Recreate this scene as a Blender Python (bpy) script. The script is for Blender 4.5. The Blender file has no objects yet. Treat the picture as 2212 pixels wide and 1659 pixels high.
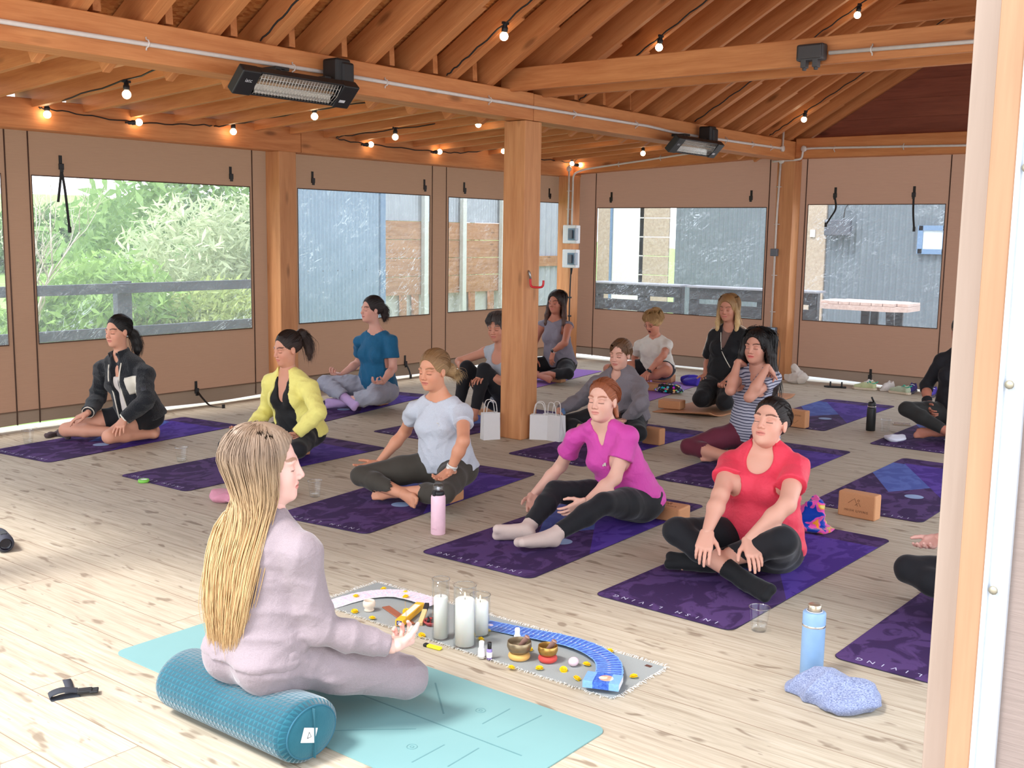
import bpy, bmesh, math, random
import numpy as np
from mathutils import Vector, Matrix, Euler
scene = bpy.context.scene
col = scene.collection
rnd = random.Random(7)
PI = math.pi

# ---------------------------------------------------------------- camera
YAW, PITCH, ROLL, FPX = math.radians(38.0), math.radians(-7.92), math.radians(0.88), 2338.0
cam = bpy.data.cameras.new('camera')
cam.sensor_fit = 'HORIZONTAL'; cam.sensor_width = 36.0
cam.lens = FPX / 2212.0 * 36.0
cam.clip_start = 0.05; cam.clip_end = 2000
cob = bpy.data.objects.new('camera', cam); col.objects.link(cob)
fw = Vector((math.cos(YAW)*math.cos(PITCH), math.sin(YAW)*math.cos(PITCH), math.sin(PITCH)))
rt = Vector((math.sin(YAW), -math.cos(YAW), 0)); up = rt.cross(fw)
c_, s_ = math.cos(ROLL), math.sin(ROLL)
rt, up = c_*rt + s_*up, -s_*rt + c_*up
m = Matrix(((rt.x, up.x, -fw.x, 0), (rt.y, up.y, -fw.y, 0), (rt.z, up.z, -fw.z, 1.63), (0, 0, 0, 1)))
cob.matrix_world = m
scene.camera = cob

# ---------------------------------------------------------------- sky, sun, exposure
w = bpy.data.worlds.new('sky'); scene.world = w; w.use_nodes = True
nt = w.node_tree; nt.nodes.clear()
wo = nt.nodes.new('ShaderNodeOutputWorld'); bg = nt.nodes.new('ShaderNodeBackground')
tc = nt.nodes.new('ShaderNodeTexCoord'); sx = nt.nodes.new('ShaderNodeSeparateXYZ'); rp = nt.nodes.new('ShaderNodeValToRGB')
nz = nt.nodes.new('ShaderNodeTexNoise'); nz.inputs['Scale'].default_value = 2.2; nz.inputs['Detail'].default_value = 5
mp = nt.nodes.new('ShaderNodeMapping'); mp.inputs['Scale'].default_value = (1, 1, 3.5)
mx = nt.nodes.new('ShaderNodeMixRGB'); cr = nt.nodes.new('ShaderNodeValToRGB')
rp.color_ramp.elements[0].position = 0.0; rp.color_ramp.elements[0].color = (.80, .88, .95, 1)
rp.color_ramp.elements[1].position = 0.6; rp.color_ramp.elements[1].color = (.52, .70, .93, 1)
cr.color_ramp.elements[0].position = .38; cr.color_ramp.elements[1].position = .62
mx.inputs[2].default_value = (.95, .96, .97, 1)
L = nt.links.new
L(tc.outputs['Generated'], sx.inputs[0]); L(sx.outputs['Z'], rp.inputs[0]); L(tc.outputs['Generated'], mp.inputs[0])
L(mp.outputs[0], nz.inputs['Vector']); L(nz.outputs['Fac'], cr.inputs[0]); L(cr.outputs[0], mx.inputs[0])
L(rp.outputs[0], mx.inputs[1]); L(mx.outputs[0], bg.inputs[0]); L(bg.outputs[0], wo.inputs[0])
bg.inputs[1].default_value = 1.3
sun = bpy.data.lights.new('sun', 'SUN'); sun.energy = 1.7; sun.angle = math.radians(13); sun.color = (1, .97, .93)
so = bpy.data.objects.new('sun', sun); col.objects.link(so)
so.rotation_euler = Vector((-.62, .22, 1.0)).to_track_quat('Z', 'Y').to_euler()
scene.view_settings.view_transform = 'Standard'; scene.view_settings.look = 'None'
scene.view_settings.gamma = 1.0; scene.view_settings.use_curve_mapping = False
scene.view_settings.exposure = 1.55
scene.cycles.max_bounces = 8; scene.cycles.diffuse_bounces = 5; scene.cycles.glossy_bounces = 3
scene.cycles.transparent_max_bounces = 12; scene.cycles.transmission_bounces = 6
scene.cycles.caustics_reflective = False; scene.cycles.caustics_refractive = False
scene.cycles.sample_clamp_indirect = 6.0

# ---------------------------------------------------------------- helpers
def tag(o, label=None, cat=None, group=None, kind=None):
    if label: o['label'] = label
    if cat: o['category'] = cat
    if group: o['group'] = group
    if kind: o['kind'] = kind
    return o
def empty(name, loc=(0, 0, 0), rz=0.0, label=None, cat=None, group=None):
    o = bpy.data.objects.new(name, None); o.empty_display_size = .1
    o.location = loc; o.rotation_euler = (0, 0, rz); col.objects.link(o)
    return tag(o, label, cat, group)
def copy_tree(o, parent=None):
    c = o.copy(); col.objects.link(c)
    if parent: c.parent = parent
    for ch in list(o.children): copy_tree(ch, c)
    return c
def srgb(h):
    if isinstance(h, str):
        h = h.lstrip('#'); v = [int(h[i:i+2], 16)/255 for i in (0, 2, 4)]
    else: v = [x/255 for x in h]
    return tuple(x/12.92 if x <= .04045 else ((x+.055)/1.055)**2.4 for x in v) + (1,)

class MB:
    """collects shapes and links them as ONE mesh object"""
    def __init__(s): s.v = []; s.f = []; s.m = []; s.sm = []; s.mi = 0; s.smooth = False
    def add(s, vs, fs, smooth=None):
        b = len(s.v); s.v += [tuple(p) for p in vs]; s.f += [tuple(i+b for i in f) for f in fs]
        s.m += [s.mi]*len(fs); s.sm += [s.smooth if smooth is None else smooth]*len(fs); return s
    def box(s, c, d, M=None, top=1.0):
        x, y, z = d[0]/2, d[1]/2, d[2]/2
        P = [Vector((a*x*(top if k > 0 else 1), b*y*(top if k > 0 else 1), k*z)) for k in (-1, 1) for b in (-1, 1) for a in (-1, 1)]
        P = [(M @ p if M else p) + Vector(c) for p in P]
        return s.add(P, [(0, 2, 3, 1), (4, 5, 7, 6), (0, 1, 5, 4), (2, 6, 7, 3), (0, 4, 6, 2), (1, 3, 7, 5)], False)
    def bar(s, a, b, w, h, upv=(0, 0, 1)):
        a, b = Vector(a), Vector(b); d = b-a; L = d.length; d.normalize()
        n = Vector(upv); y = n.cross(d).normalized(); z = d.cross(y)
        return s.box((a+b)/2, (L, w, h), Matrix((d, y, z)).transposed())
    def quad(s, *p): return s.add(p, [tuple(range(len(p)))], False)
    def tube(s, pts, r, n=8, caps=True, closed=False):
        pts = [Vector(p) for p in pts]; N = len(pts)
        rr = [r]*N if not hasattr(r, '__len__') else list(r)
        vs = []; prev = None
        for i, p in enumerate(pts):
            if closed: t = pts[(i+1) % N]-pts[i-1]
            else: t = pts[min(i+1, N-1)]-pts[max(i-1, 0)]
            if t.length < 1e-9: t = Vector((0, 0, 1))
            t.normalize()
            if prev is None: u = t.cross(Vector((0, 0, 1)) if abs(t.z) < .9 else Vector((1, 0, 0))).normalized()
            else:
                u = prev - t*prev.dot(t)
                u = u.normalized() if u.length > 1e-6 else t.orthogonal().normalized()
            prev = u; v = t.cross(u)
            for k in range(n):
                a = 2*PI*k/n; vs.append(p + (u*math.cos(a)+v*math.sin(a))*rr[i])
        fs = []
        for i in range(N if closed else N-1):
            j = (i+1) % N
            for k in range(n): fs.append((i*n+k, i*n+(k+1) % n, j*n+(k+1) % n, j*n+k))
        if caps and not closed: fs.append(tuple(range(n-1, -1, -1))); fs.append(tuple((N-1)*n+k for k in range(n)))
        return s.add(vs, fs, True)
    def lathe(s, prof, c=(0, 0, 0), n=24, M=None, sxy=(1, 1)):
        vs = []; fs = []; c = Vector(c)
        for r, z in prof:
            for k in range(n):
                a = 2*PI*k/n; p = Vector((r*math.cos(a)*sxy[0], r*math.sin(a)*sxy[1], z)); vs.append((M @ p if M else p)+c)
        for i in range(len(prof)-1):
            for k in range(n): fs.append((i*n+k, i*n+(k+1) % n, (i+1)*n+(k+1) % n, (i+1)*n+k))
        return s.add(vs, fs, True)
    def ball(s, c, r, n=12, M=None):
        r = (r, r, r) if not hasattr(r, '__len__') else r
        vs = []; fs = []; c = Vector(c); h = max(4, n//2)
        for i in range(h+1):
            t = PI*i/h
            for k in range(n):
                a = 2*PI*k/n; p = Vector((r[0]*math.sin(t)*math.cos(a), r[1]*math.sin(t)*math.sin(a), r[2]*math.cos(t))); vs.append((M @ p if M else p)+c)
        for i in range(h):
            for k in range(n): fs.append((i*n+k, (i+1)*n+k, (i+1)*n+(k+1) % n, i*n+(k+1) % n))
        return s.add(vs, fs, True)
    def grid(s, fn, nu, nv, smooth=True):
        vs = [fn(i/nu, j/nv) for i in range(nu+1) for j in range(nv+1)]
        fs = [(i*(nv+1)+j, (i+1)*(nv+1)+j, (i+1)*(nv+1)+j+1, i*(nv+1)+j+1) for i in range(nu) for j in range(nv)]
        return s.add(vs, fs, smooth)
    def prism(s, poly, z0, z1, M=None):
        n = len(poly); vs = [Vector((x, y, z0)) for x, y in poly]+[Vector((x, y, z1)) for x, y in poly]
        if M: vs = [M @ v for v in vs]
        fs = [tuple(range(n-1, -1, -1)), tuple(range(n, 2*n))]+[(i, (i+1) % n, n+(i+1) % n, n+i) for i in range(n)]
        return s.add(vs, fs, False)
    def build(s, name, mats, parent=None, bevel=0, loc=None, rot=None, solid=0, sub=0, label=None, seg=2):
        me = bpy.data.meshes.new(name); me.from_pydata(s.v, [], s.f)
        mats = mats if isinstance(mats, (list, tuple)) else [mats]
        for q in mats: me.materials.append(q)
        if len(mats) > 1: me.polygons.foreach_set('material_index', s.m)
        me.polygons.foreach_set('use_smooth', s.sm); me.update()
        bm = bmesh.new(); bm.from_mesh(me); bmesh.ops.remove_doubles(bm, verts=bm.verts, dist=1e-6)
        bmesh.ops.recalc_face_normals(bm, faces=bm.faces)
        bm.to_mesh(me); bm.free()
        o = bpy.data.objects.new(name, me); col.objects.link(o)
        if parent: o.parent = parent
        if loc: o.location = loc
        if rot: o.rotation_euler = rot
        if solid: md = o.modifiers.new('s', 'SOLIDIFY'); md.thickness = solid; md.offset = 0
        if bevel: md = o.modifiers.new('b', 'BEVEL'); md.width = bevel; md.segments = seg; md.limit_method = 'ANGLE'
        if sub: md = o.modifiers.new('u', 'SUBSURF'); md.levels = sub; md.render_levels = sub
        if label: o['label'] = label
        return o
def text_mesh(body, size, M, extrude=0.0, align='CENTER', spacing=1.0):
    cu = bpy.data.curves.new('t', 'FONT'); cu.body = body; cu.size = size; cu.extrude = extrude
    cu.align_x = align; cu.align_y = 'CENTER'; cu.space_character = spacing; cu.resolution_u = 2
    o = bpy.data.objects.new('t', cu); col.objects.link(o); bpy.context.view_layer.update()
    me = bpy.data.meshes.new_from_object(o.evaluated_get(bpy.context.evaluated_depsgraph_get()))
    bpy.data.objects.remove(o); bpy.data.curves.remove(cu); me.transform(M)
    return me
def text_obj(name, body, size, M, mat, parent, extrude=0.0, spacing=1.0, label=None):
    me = text_mesh(body, size, M, extrude, 'CENTER', spacing); me.name = name; me.materials.clear(); me.materials.append(mat)
    o = bpy.data.objects.new(name, me); col.objects.link(o); o.parent = parent
    if label: o['label'] = label
    return o
def catmull(P, n=8, closed=False):
    P = [Vector(p) for p in P]; out = []; N = len(P)
    for i in range(N if closed else N-1):
        p0 = P[i-1] if (closed or i > 0) else P[0]; p1 = P[i]; p2 = P[(i+1) % N]; p3 = P[(i+2) % N] if (closed or i+2 < N) else P[-1]
        for k in range(n):
            t = k/n; out.append(.5*((2*p1)+(p2-p0)*t+(2*p0-5*p1+4*p2-p3)*t*t+(3*p1-p0-3*p2+p3)*t**3))
    if not closed: out.append(P[-1])
    return out

# ---------------------------------------------------------------- materials
class NT:
    def __init__(s, name):
        s.m = bpy.data.materials.new(name); s.m.use_nodes = True; s.t = s.m.node_tree; s.t.nodes.clear()
        s.out = s.n('OutputMaterial')
    def n(s, k, **kw):
        nd = s.t.nodes.new('ShaderNode'+k)
        for a, b in kw.items(): setattr(nd, a, b)
        return nd
    def l(s, a, b): s.t.links.new(a, b)
    def val(s, sock, v):
        if isinstance(v, bpy.types.NodeSocket): s.l(v, sock)
        else: sock.default_value = v
    def math(s, op, a, b=None, c=None):
        nd = s.n('Math', operation=op); s.val(nd.inputs[0], a)
        if b is not None: s.val(nd.inputs[1], b)
        if c is not None: s.val(nd.inputs[2], c)
        return nd.outputs[0]
    def coord(s, kind='Object', scale=(1, 1, 1), rand=0):
        t = s.n('TexCoord').outputs[kind]
        if rand:
            oi = s.n('ObjectInfo'); vm = s.n('VectorMath', operation='SCALE'); cx = s.n('CombineXYZ')
            s.l(oi.outputs['Random'], cx.inputs[0]); s.l(oi.outputs['Random'], cx.inputs[1]); s.l(oi.outputs['Random'], cx.inputs[2])
            s.l(cx.outputs[0], vm.inputs[0]); vm.inputs['Scale'].default_value = rand
            ad = s.n('VectorMath', operation='ADD'); s.l(t, ad.inputs[0]); s.l(vm.outputs[0], ad.inputs[1]); t = ad.outputs[0]
        mp = s.n('Mapping'); mp.inputs['Scale'].default_value = scale; s.l(t, mp.inputs[0]); return mp.outputs[0]
    def noise(s, vec, scale, detail=3, rough=.5, dist=0):
        nd = s.n('TexNoise'); s.l(vec, nd.inputs['Vector']); nd.inputs['Scale'].default_value = scale
        nd.inputs['Detail'].default_value = detail; nd.inputs['Roughness'].default_value = rough; nd.inputs['Distortion'].default_value = dist
        return nd.outputs['Fac']
    def ramp(s, fac, stops):
        nd = s.n('ValToRGB'); e = nd.color_ramp.elements
        while len(e) < len(stops): e.new(.5)
        for i, (p, c) in enumerate(stops): e[i].position = p; e[i].color = c if len(c) == 4 else tuple(c)+(1,)
        s.l(fac, nd.inputs[0]); return nd.outputs[0]
    def mix(s, f, a, b, mode='MIX'):
        nd = s.n('MixRGB', blend_type=mode); s.val(nd.inputs[0], f); s.val(nd.inputs[1], a); s.val(nd.inputs[2], b); return nd.outputs[0]
    def bsdf(s, c, rough=.6, metal=0, bump=None, bstr=.3, bdist=.01, sheen=0, spec=.5, sss=0, trans=0, emis=None, estr=0, coat=0):
        b = s.n('BsdfPrincipled'); s.val(b.inputs['Base Color'], c); s.val(b.inputs['Roughness'], rough); b.inputs['Metallic'].default_value = metal
        b.inputs['Specular IOR Level'].default_value = spec
        if sheen: b.inputs['Sheen Weight'].default_value = sheen; b.inputs['Sheen Roughness'].default_value = .4
        if sss: b.inputs['Subsurface Weight'].default_value = sss; b.inputs['Subsurface Radius'].default_value = (.012, .005, .003); b.inputs['Subsurface Scale'].default_value = 1.0
        if trans: b.inputs['Transmission Weight'].default_value = trans
        if coat: b.inputs['Coat Weight'].default_value = coat
        if emis: s.val(b.inputs['Emission Color'], emis); b.inputs['Emission Strength'].default_value = estr
        if bump is not None:
            bn = s.n('Bump'); bn.inputs['Strength'].default_value = bstr; bn.inputs['Distance'].default_value = bdist
            s.l(bump, bn.inputs['Height']); s.l(bn.outputs[0], b.inputs['Normal'])
        s.l(b.outputs[0], s.out.inputs[0]); return s.m
def plain(name, c, rough=.6, metal=0, var=.06, scale=30, bump=0, spec=.5, **kw):
    t = NT(name); c = srgb(c); v = t.coord(); n = t.noise(v, scale, 3)
    cc = t.mix(t.math('MULTIPLY', n, 1.0), tuple(x*(1-var*1.6) for x in c[:3])+(1,), tuple(min(1, x*(1+var*1.6)) for x in c[:3])+(1,))
    return t.bsdf(cc, rough, metal, n if bump else None, bump, .004, spec=spec, **kw)
def cloth(name, c, rough=.85, weave=500, var=.08, bump=.25, sheen=.15, c2=None, folds=0):
    t = NT(name); c = srgb(c); v = t.coord()
    n1 = t.noise(v, 9, 4); n2 = t.noise(v, weave, 2)
    d = tuple(x*(1-var*2) for x in c[:3])+(1,); e = tuple(min(1, x*(1+var)) for x in c[:3])+(1,)
    cc = t.mix(n1, d, e)
    if c2:
        n3 = t.noise(t.coord(scale=(1, 1, 4)), 260, 3, .7); cc = t.mix(t.ramp(n3, [(.42, (0, 0, 0)), (.6, (1, 1, 1))]), cc, srgb(c2))
    h = t.math('ADD', t.math('MULTIPLY', n2, .25), t.math('MULTIPLY', t.noise(v, 26, 3, .5, .6), 1.0+folds))
    return t.bsdf(cc, rough, 0, h, bump, .006, sheen=sheen, spec=.25)
def wood(name, light, dark, rough=.55, knots=True, sx=1.0, ring=22):
    t = NT(name); v = t.coord(scale=(.9*sx, 9, 9), rand=37); v2 = t.coord(scale=(1.2*sx, 6, 6), rand=37)
    g = t.noise(v, 2.2, 4, .55, .5); g2 = t.noise(t.coord(scale=(3*sx, 70, 70), rand=11), 2.0, 3)
    oi = t.n('ObjectInfo').outputs['Random']
    l, d = srgb(light), srgb(dark)
    c = t.mix(t.ramp(t.math('ADD', t.math('MULTIPLY', g, .75), t.math('MULTIPLY', g2, .25)), [(.3, (0, 0, 0)), (.7, (1, 1, 1))]), d, l)
    c = t.mix(t.math('MULTIPLY', oi, .30), c, tuple(x*.72 for x in l[:3])+(1,))
    if knots:
        vo = t.n('TexVoronoi'); t.l(t.coord(scale=(1.7*sx, 5.5, 5.5), rand=23), vo.inputs['Vector']); vo.inputs['Scale'].default_value = 1.0; vo.inputs['Randomness'].default_value = 1
        k = t.ramp(vo.outputs['Distance'], [(.06, (1, 1, 1)), (.16, (0, 0, 0))])
        c = t.mix(t.math('MULTIPLY', k, .62), c, tuple(x*.28 for x in d[:3])+(1,))
    return t.bsdf(c, rough, 0, g2, .12, .003, spec=.3)
# ================================================================ materials of the building
M_timber = wood('fir_timber', (214, 146, 92), (176, 104, 58))
M_post = wood('post_timber', (212, 152, 104), (178, 116, 72))
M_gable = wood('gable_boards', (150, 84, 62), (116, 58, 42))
M_palepost = wood('bleached_timber', (158, 138, 124), (142, 122, 108), .6)
M_doorpost = wood('door_timber', (168, 128, 98), (148, 108, 80), .6)
M_conduit = plain('white_conduit', (208, 200, 194), .45)
M_black = plain('black_plastic', (24, 24, 26), .5)
M_cable = plain('black_cable', (20, 19, 19), .6)
def osb():
    t = NT('osb_board'); v = t.n('TexVoronoi'); t.l(t.coord(scale=(1, 2.4, 1)), v.inputs['Vector']); v.inputs['Scale'].default_value = 26
    n = t.noise(t.coord(), 60, 3)
    cc = t.mix(t.math('MULTIPLY', n, .5), t.ramp(t.n('SeparateXYZ').outputs[0], [(0, srgb((168, 98, 50))), (1, srgb((214, 150, 88)))]), srgb((150, 86, 44)))
    sp = [x for x in t.t.nodes if x.type == 'SEPXYZ'][0]; t.l(v.outputs['Color'], sp.inputs[0])
    return t.bsdf(cc, .7, 0, v.outputs['Distance'], .3, .01, spec=.2)
M_osb = osb()
def canvas(name, c):
    t = NT(name); v = t.coord(scale=(1, 1, 26)); n = t.noise(v, 7, 4, .6); n2 = t.noise(t.coord(), 1.4, 3)
    cl = srgb(c); cc = t.mix(n, tuple(x*.82 for x in cl[:3])+(1,), tuple(x*1.12 for x in cl[:3])+(1,))
    h = t.math('ADD', t.math('MULTIPLY', n, .2), n2)
    b = t.n('BsdfPrincipled'); t.l(cc, b.inputs['Base Color']); b.inputs['Roughness'].default_value = .85; b.inputs['Specular IOR Level'].default_value = .15
    bn = t.n('Bump'); bn.inputs['Strength'].default_value = .35; bn.inputs['Distance'].default_value = .03; t.l(h, bn.inputs['Height']); t.l(bn.outputs[0], b.inputs['Normal'])
    tr = t.n('BsdfTranslucent'); tr.inputs[0].default_value = cl; mx = t.n('MixShader'); mx.inputs[0].default_value = .36
    t.l(b.outputs[0], mx.inputs[1]); t.l(tr.outputs[0], mx.inputs[2]); t.l(mx.outputs[0], t.out.inputs[0]); return t.m
M_canvas = canvas('brown_canvas', (150, 114, 94)); M_strip = canvas('brown_canvas_strip', (172, 126, 98))
M_skirt = canvas('canvas_skirt', (122, 102, 88)); M_seam = plain('canvas_piping', (74, 52, 42), .8)
M_canvas_out = canvas('outer_canvas', (150, 134, 126))
def vinyl(haze, nm):
    t = NT(nm); w = t.noise(t.coord(), 5.5, 4, .55, 1.4)
    oi = t.n('ObjectInfo').outputs['Random']; tc = t.n('TexCoord').outputs['Object']; rt_ = t.n('VectorRotate'); rt_.rotation_type = 'AXIS_ANGLE'; rt_.inputs['Axis'].default_value = (.5, .7, .2); t.l(tc, rt_.inputs['Vector']); rt_.inputs['Angle'].default_value = .75
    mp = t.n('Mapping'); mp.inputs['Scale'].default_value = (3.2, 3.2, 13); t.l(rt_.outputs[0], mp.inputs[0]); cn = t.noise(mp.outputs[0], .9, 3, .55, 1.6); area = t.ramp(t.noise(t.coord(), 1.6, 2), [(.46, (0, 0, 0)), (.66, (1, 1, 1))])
    rid = t.math('ABSOLUTE', t.math('SUBTRACT', cn, .5)); cre = t.math('MULTIPLY', t.ramp(rid, [(.003, (1, 1, 1)), (.012, (0, 0, 0))]), area)  # wrinkle highlights painted into the vinyl as pale streaks along the creases
    bn = t.n('Bump'); bn.inputs['Strength'].default_value = .9; bn.inputs['Distance'].default_value = .05; t.l(t.math('ADD', w, t.math('MULTIPLY', cn, .6)), bn.inputs['Height'])
    tp = t.n('BsdfTransparent'); tp.inputs[0].default_value = (.93, .95, .97, 1)
    gl = t.n('BsdfGlossy'); gl.inputs['Roughness'].default_value = .12; t.l(bn.outputs[0], gl.inputs['Normal'])
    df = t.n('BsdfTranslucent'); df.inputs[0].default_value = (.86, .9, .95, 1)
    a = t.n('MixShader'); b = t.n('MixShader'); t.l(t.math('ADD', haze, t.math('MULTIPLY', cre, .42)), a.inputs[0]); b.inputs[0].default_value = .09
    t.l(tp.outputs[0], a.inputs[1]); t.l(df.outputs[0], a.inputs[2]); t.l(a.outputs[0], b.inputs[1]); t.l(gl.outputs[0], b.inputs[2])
    t.l(b.outputs[0], t.out.inputs[0]); return t.m
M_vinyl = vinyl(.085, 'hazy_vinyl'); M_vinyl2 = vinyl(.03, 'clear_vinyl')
def deck():
    t = NT('deck_boards'); P = .2325; X0 = 1.605
    sp = t.n('SeparateXYZ'); t.l(t.n('TexCoord').outputs['Object'], sp.inputs[0]); X, Y = sp.outputs[0], sp.outputs[1]
    u = t.math('DIVIDE', t.math('SUBTRACT', X, X0), P); pid = t.math('FLOOR', u); fu = t.math('SUBTRACT', u, pid)
    wn = t.n('TexWhiteNoise', noise_dimensions='1D'); t.l(pid, wn.inputs['W']); r = wn.outputs['Value']
    vv = t.math('ADD', t.math('DIVIDE', Y, 3.9), t.math('MULTIPLY', r, 7.3)); bid = t.math('FLOOR', vv); fv = t.math('SUBTRACT', vv, bid)
    wn2 = t.n('TexWhiteNoise', noise_dimensions='2D'); cx = t.n('CombineXYZ'); t.l(pid, cx.inputs[0]); t.l(bid, cx.inputs[1]); t.l(cx.outputs[0], wn2.inputs['Vector']); br = wn2.outputs['Value']
    eu = t.math('MULTIPLY', t.math('MINIMUM', fu, t.math('SUBTRACT', 1.0, fu)), P); ev = t.math('MULTIPLY', t.math('MINIMUM', fv, t.math('SUBTRACT', 1.0, fv)), 3.9)
    gap = t.math('MINIMUM', eu, ev); gm = t.math('MULTIPLY', t.math('LESS_THAN', gap, .0018), .75)
    q = t.n('CombineXYZ'); t.l(t.math('ADD', X, t.math('MULTIPLY', br, 31)), q.inputs[0]); t.l(t.math('ADD', Y, t.math('MULTIPLY', br, 17)), q.inputs[1])
    def mapn(sc, scale, det, ro=.5, di=0):
        mp = t.n('Mapping'); mp.inputs['Scale'].default_value = sc; t.l(q.outputs[0], mp.inputs[0]); return t.noise(mp.outputs[0], scale, det, ro, di)
    g = mapn((16, .9, 1), 3, 5, .6, .4); g2 = mapn((90, 2.2, 1), 2, 3); st = mapn((9, 3.0, 1), 1.7, 2, .5, .3); st2 = mapn((26, 6, 1), 1.6, 2)
    c = t.ramp(t.math('ADD', t.math('MULTIPLY', g, .7), t.math('MULTIPLY', g2, .3)), [(.28, srgb((150, 136, 116))), (.52, srgb((186, 174, 154))), (.76, srgb((206, 197, 180)))])
    c = t.mix(t.math('MULTIPLY', br, .30), c, srgb((166, 148, 130)))
    c = t.mix(t.math('MULTIPLY', t.ramp(st, [(.63, (0, 0, 0)), (.69, (1, 1, 1))]), .6), c, srgb((108, 88, 70)))
    c = t.mix(t.math('MULTIPLY', t.ramp(st2, [(.70, (0, 0, 0)), (.73, (1, 1, 1))]), .45), c, srgb((98, 80, 68)))
    c = t.mix(gm, c, srgb((118, 92, 70)))
    h = t.math('SUBTRACT', t.math('MULTIPLY', g2, .3), t.math('MULTIPLY', gm, 1.0))
    return t.bsdf(c, .7, 0, h, .25, .006, spec=.22)
M_deck = deck()

# ================================================================ shell
def struct(o): o['kind'] = 'structure'; return o
mb = MB(); mb.box((6.75, 4.12, -.06), (10.5, 8.74, .12)); struct(mb.build('floor', M_deck))
def timber(name, a, b, wd, ht, mat=None, upv=(0, 0, 1), bevel=.006):
    a, b = Vector(a), Vector(b); d = b-a; L = d.length; d.normalize(); n = Vector(upv)
    y = n.cross(d).normalized(); z = d.cross(y); m_ = MB(); m_.box((0, 0, 0), (L, wd, ht)); o = m_.build(name, mat or M_timber, bevel=bevel)
    o.matrix_world = Matrix((d, y, z)).transposed().to_4x4(); o.location = (a+b)/2
    return struct(o)
BY = 5.262
timber('main_beam', (1.5, BY, 2.597), (6.82, BY, 2.597), .21, .207); timber('main_beam', (6.826, BY, 2.595), (11.9, BY, 2.595), .21, .203)
timber('gable_beam', (11.8, 5.156, 2.623), (11.8, .2, 2.623), .2, .215); timber('gable_beam', (11.8, 5.37, 2.623), (11.8, 8.3, 2.48), .16, .16)
timber('wall_plate', (1.5, 8.3, 2.487), (7.13, 8.3, 2.487), .2, .23); timber('wall_plate', (7.136, 8.3, 2.487), (11.9, 8.3, 2.487), .2, .23)
def post(x, y, sx=.21, sy=.21, zt=2.49, mat=None): return timber('timber_post', (x, y, 0), (x, y, zt), sx, sy, mat or M_post, (0, 1, 0) if True else None)
post(6.825, 5.262); post(6.96, 8.30, .21, .20, 2.372); post(11.64, 8.2, .2, .2, 2.372); post(11.8, 5.26, .2, .21); post(11.8, .3)
post(1.6, 5.262); post(1.6, 8.28, zt=2.372)
# front beam over the opening, and the roof
timber('front_beam', (1.55, 8.3, 2.6), (1.55, .2, 2.6), .15, .22)
RY, RS = 2.8, .58                                                     # ridge line, roof slope
def zr(y): return 2.715 + RS*(5.157-y) if y > RY else 2.715 + RS*(5.157-RY) - RS*(RY-y)
k = 0; x = 1.83
while x < 11.7:
    th = .047
    timber('rafter', (x, 5.62, zr(5.62)+.11), (x, RY, zr(RY)+.11), th, .19, bevel=.003)
    timber('rafter', (x, RY, zr(RY)+.11), (x, .0, zr(0)+.11), th, .19, bevel=.003)
    timber('rafter', (x+.047, 5.33, zr(5.33)+.085), (x+.047, 4.62, zr(4.62)+.085), th, .14, bevel=.003)
    x += .405
timber('ridge_board', (1.4, RY, zr(RY)+.05), (12, RY, zr(RY)+.05), .05, .24)
nl = math.sqrt(1+RS*RS)
mb = MB(); t_ = .215*nl
for s, e in ((5.75, RY), (RY, -.1)):
    mb.quad((1.35, s, zr(s)+t_), (12.1, s, zr(s)+t_), (12.1, e, zr(e)+t_), (1.35, e, zr(e)+t_))
struct(mb.build('ceiling', M_osb, solid=.018))
x = 1.9; jn = 0
while x < 11.75:
    timber('joist', (x, 5.2, 2.80), (x, 8.45, 2.605), .047, .165, bevel=.003); x += .4265
mb = MB(); mb.quad((1.35, 5.3, 2.885), (12.1, 5.3, 2.885), (12.1, 8.6, 2.69), (1.35, 8.6, 2.69)); struct(mb.build('ceiling_lean_to', M_osb, solid=.018))
timber('collar_tie', (6.55, 5.25, 2.765), (6.55, .2, 2.765), .047, .165); timber('collar_tie', (6.95, 5.25, 2.765), (6.95, .2, 2.765), .047, .165)
timber('collar_tie', (9.95, 3.95, 3.61), (9.95, 1.65, 3.61), .047, .16); timber('collar_tie', (4.3, 3.95, 3.75), (4.3, 1.65, 3.75), .047, .16)
# gable boarding
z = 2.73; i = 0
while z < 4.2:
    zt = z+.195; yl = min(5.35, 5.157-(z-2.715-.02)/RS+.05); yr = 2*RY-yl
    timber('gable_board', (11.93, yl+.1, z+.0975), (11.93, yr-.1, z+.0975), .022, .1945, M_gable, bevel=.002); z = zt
timber('gable_rafter', (11.88, 5.5, zr(5.5)+.07), (11.88, RY, zr(RY)+.07), .06, .18, M_timber)

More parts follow.
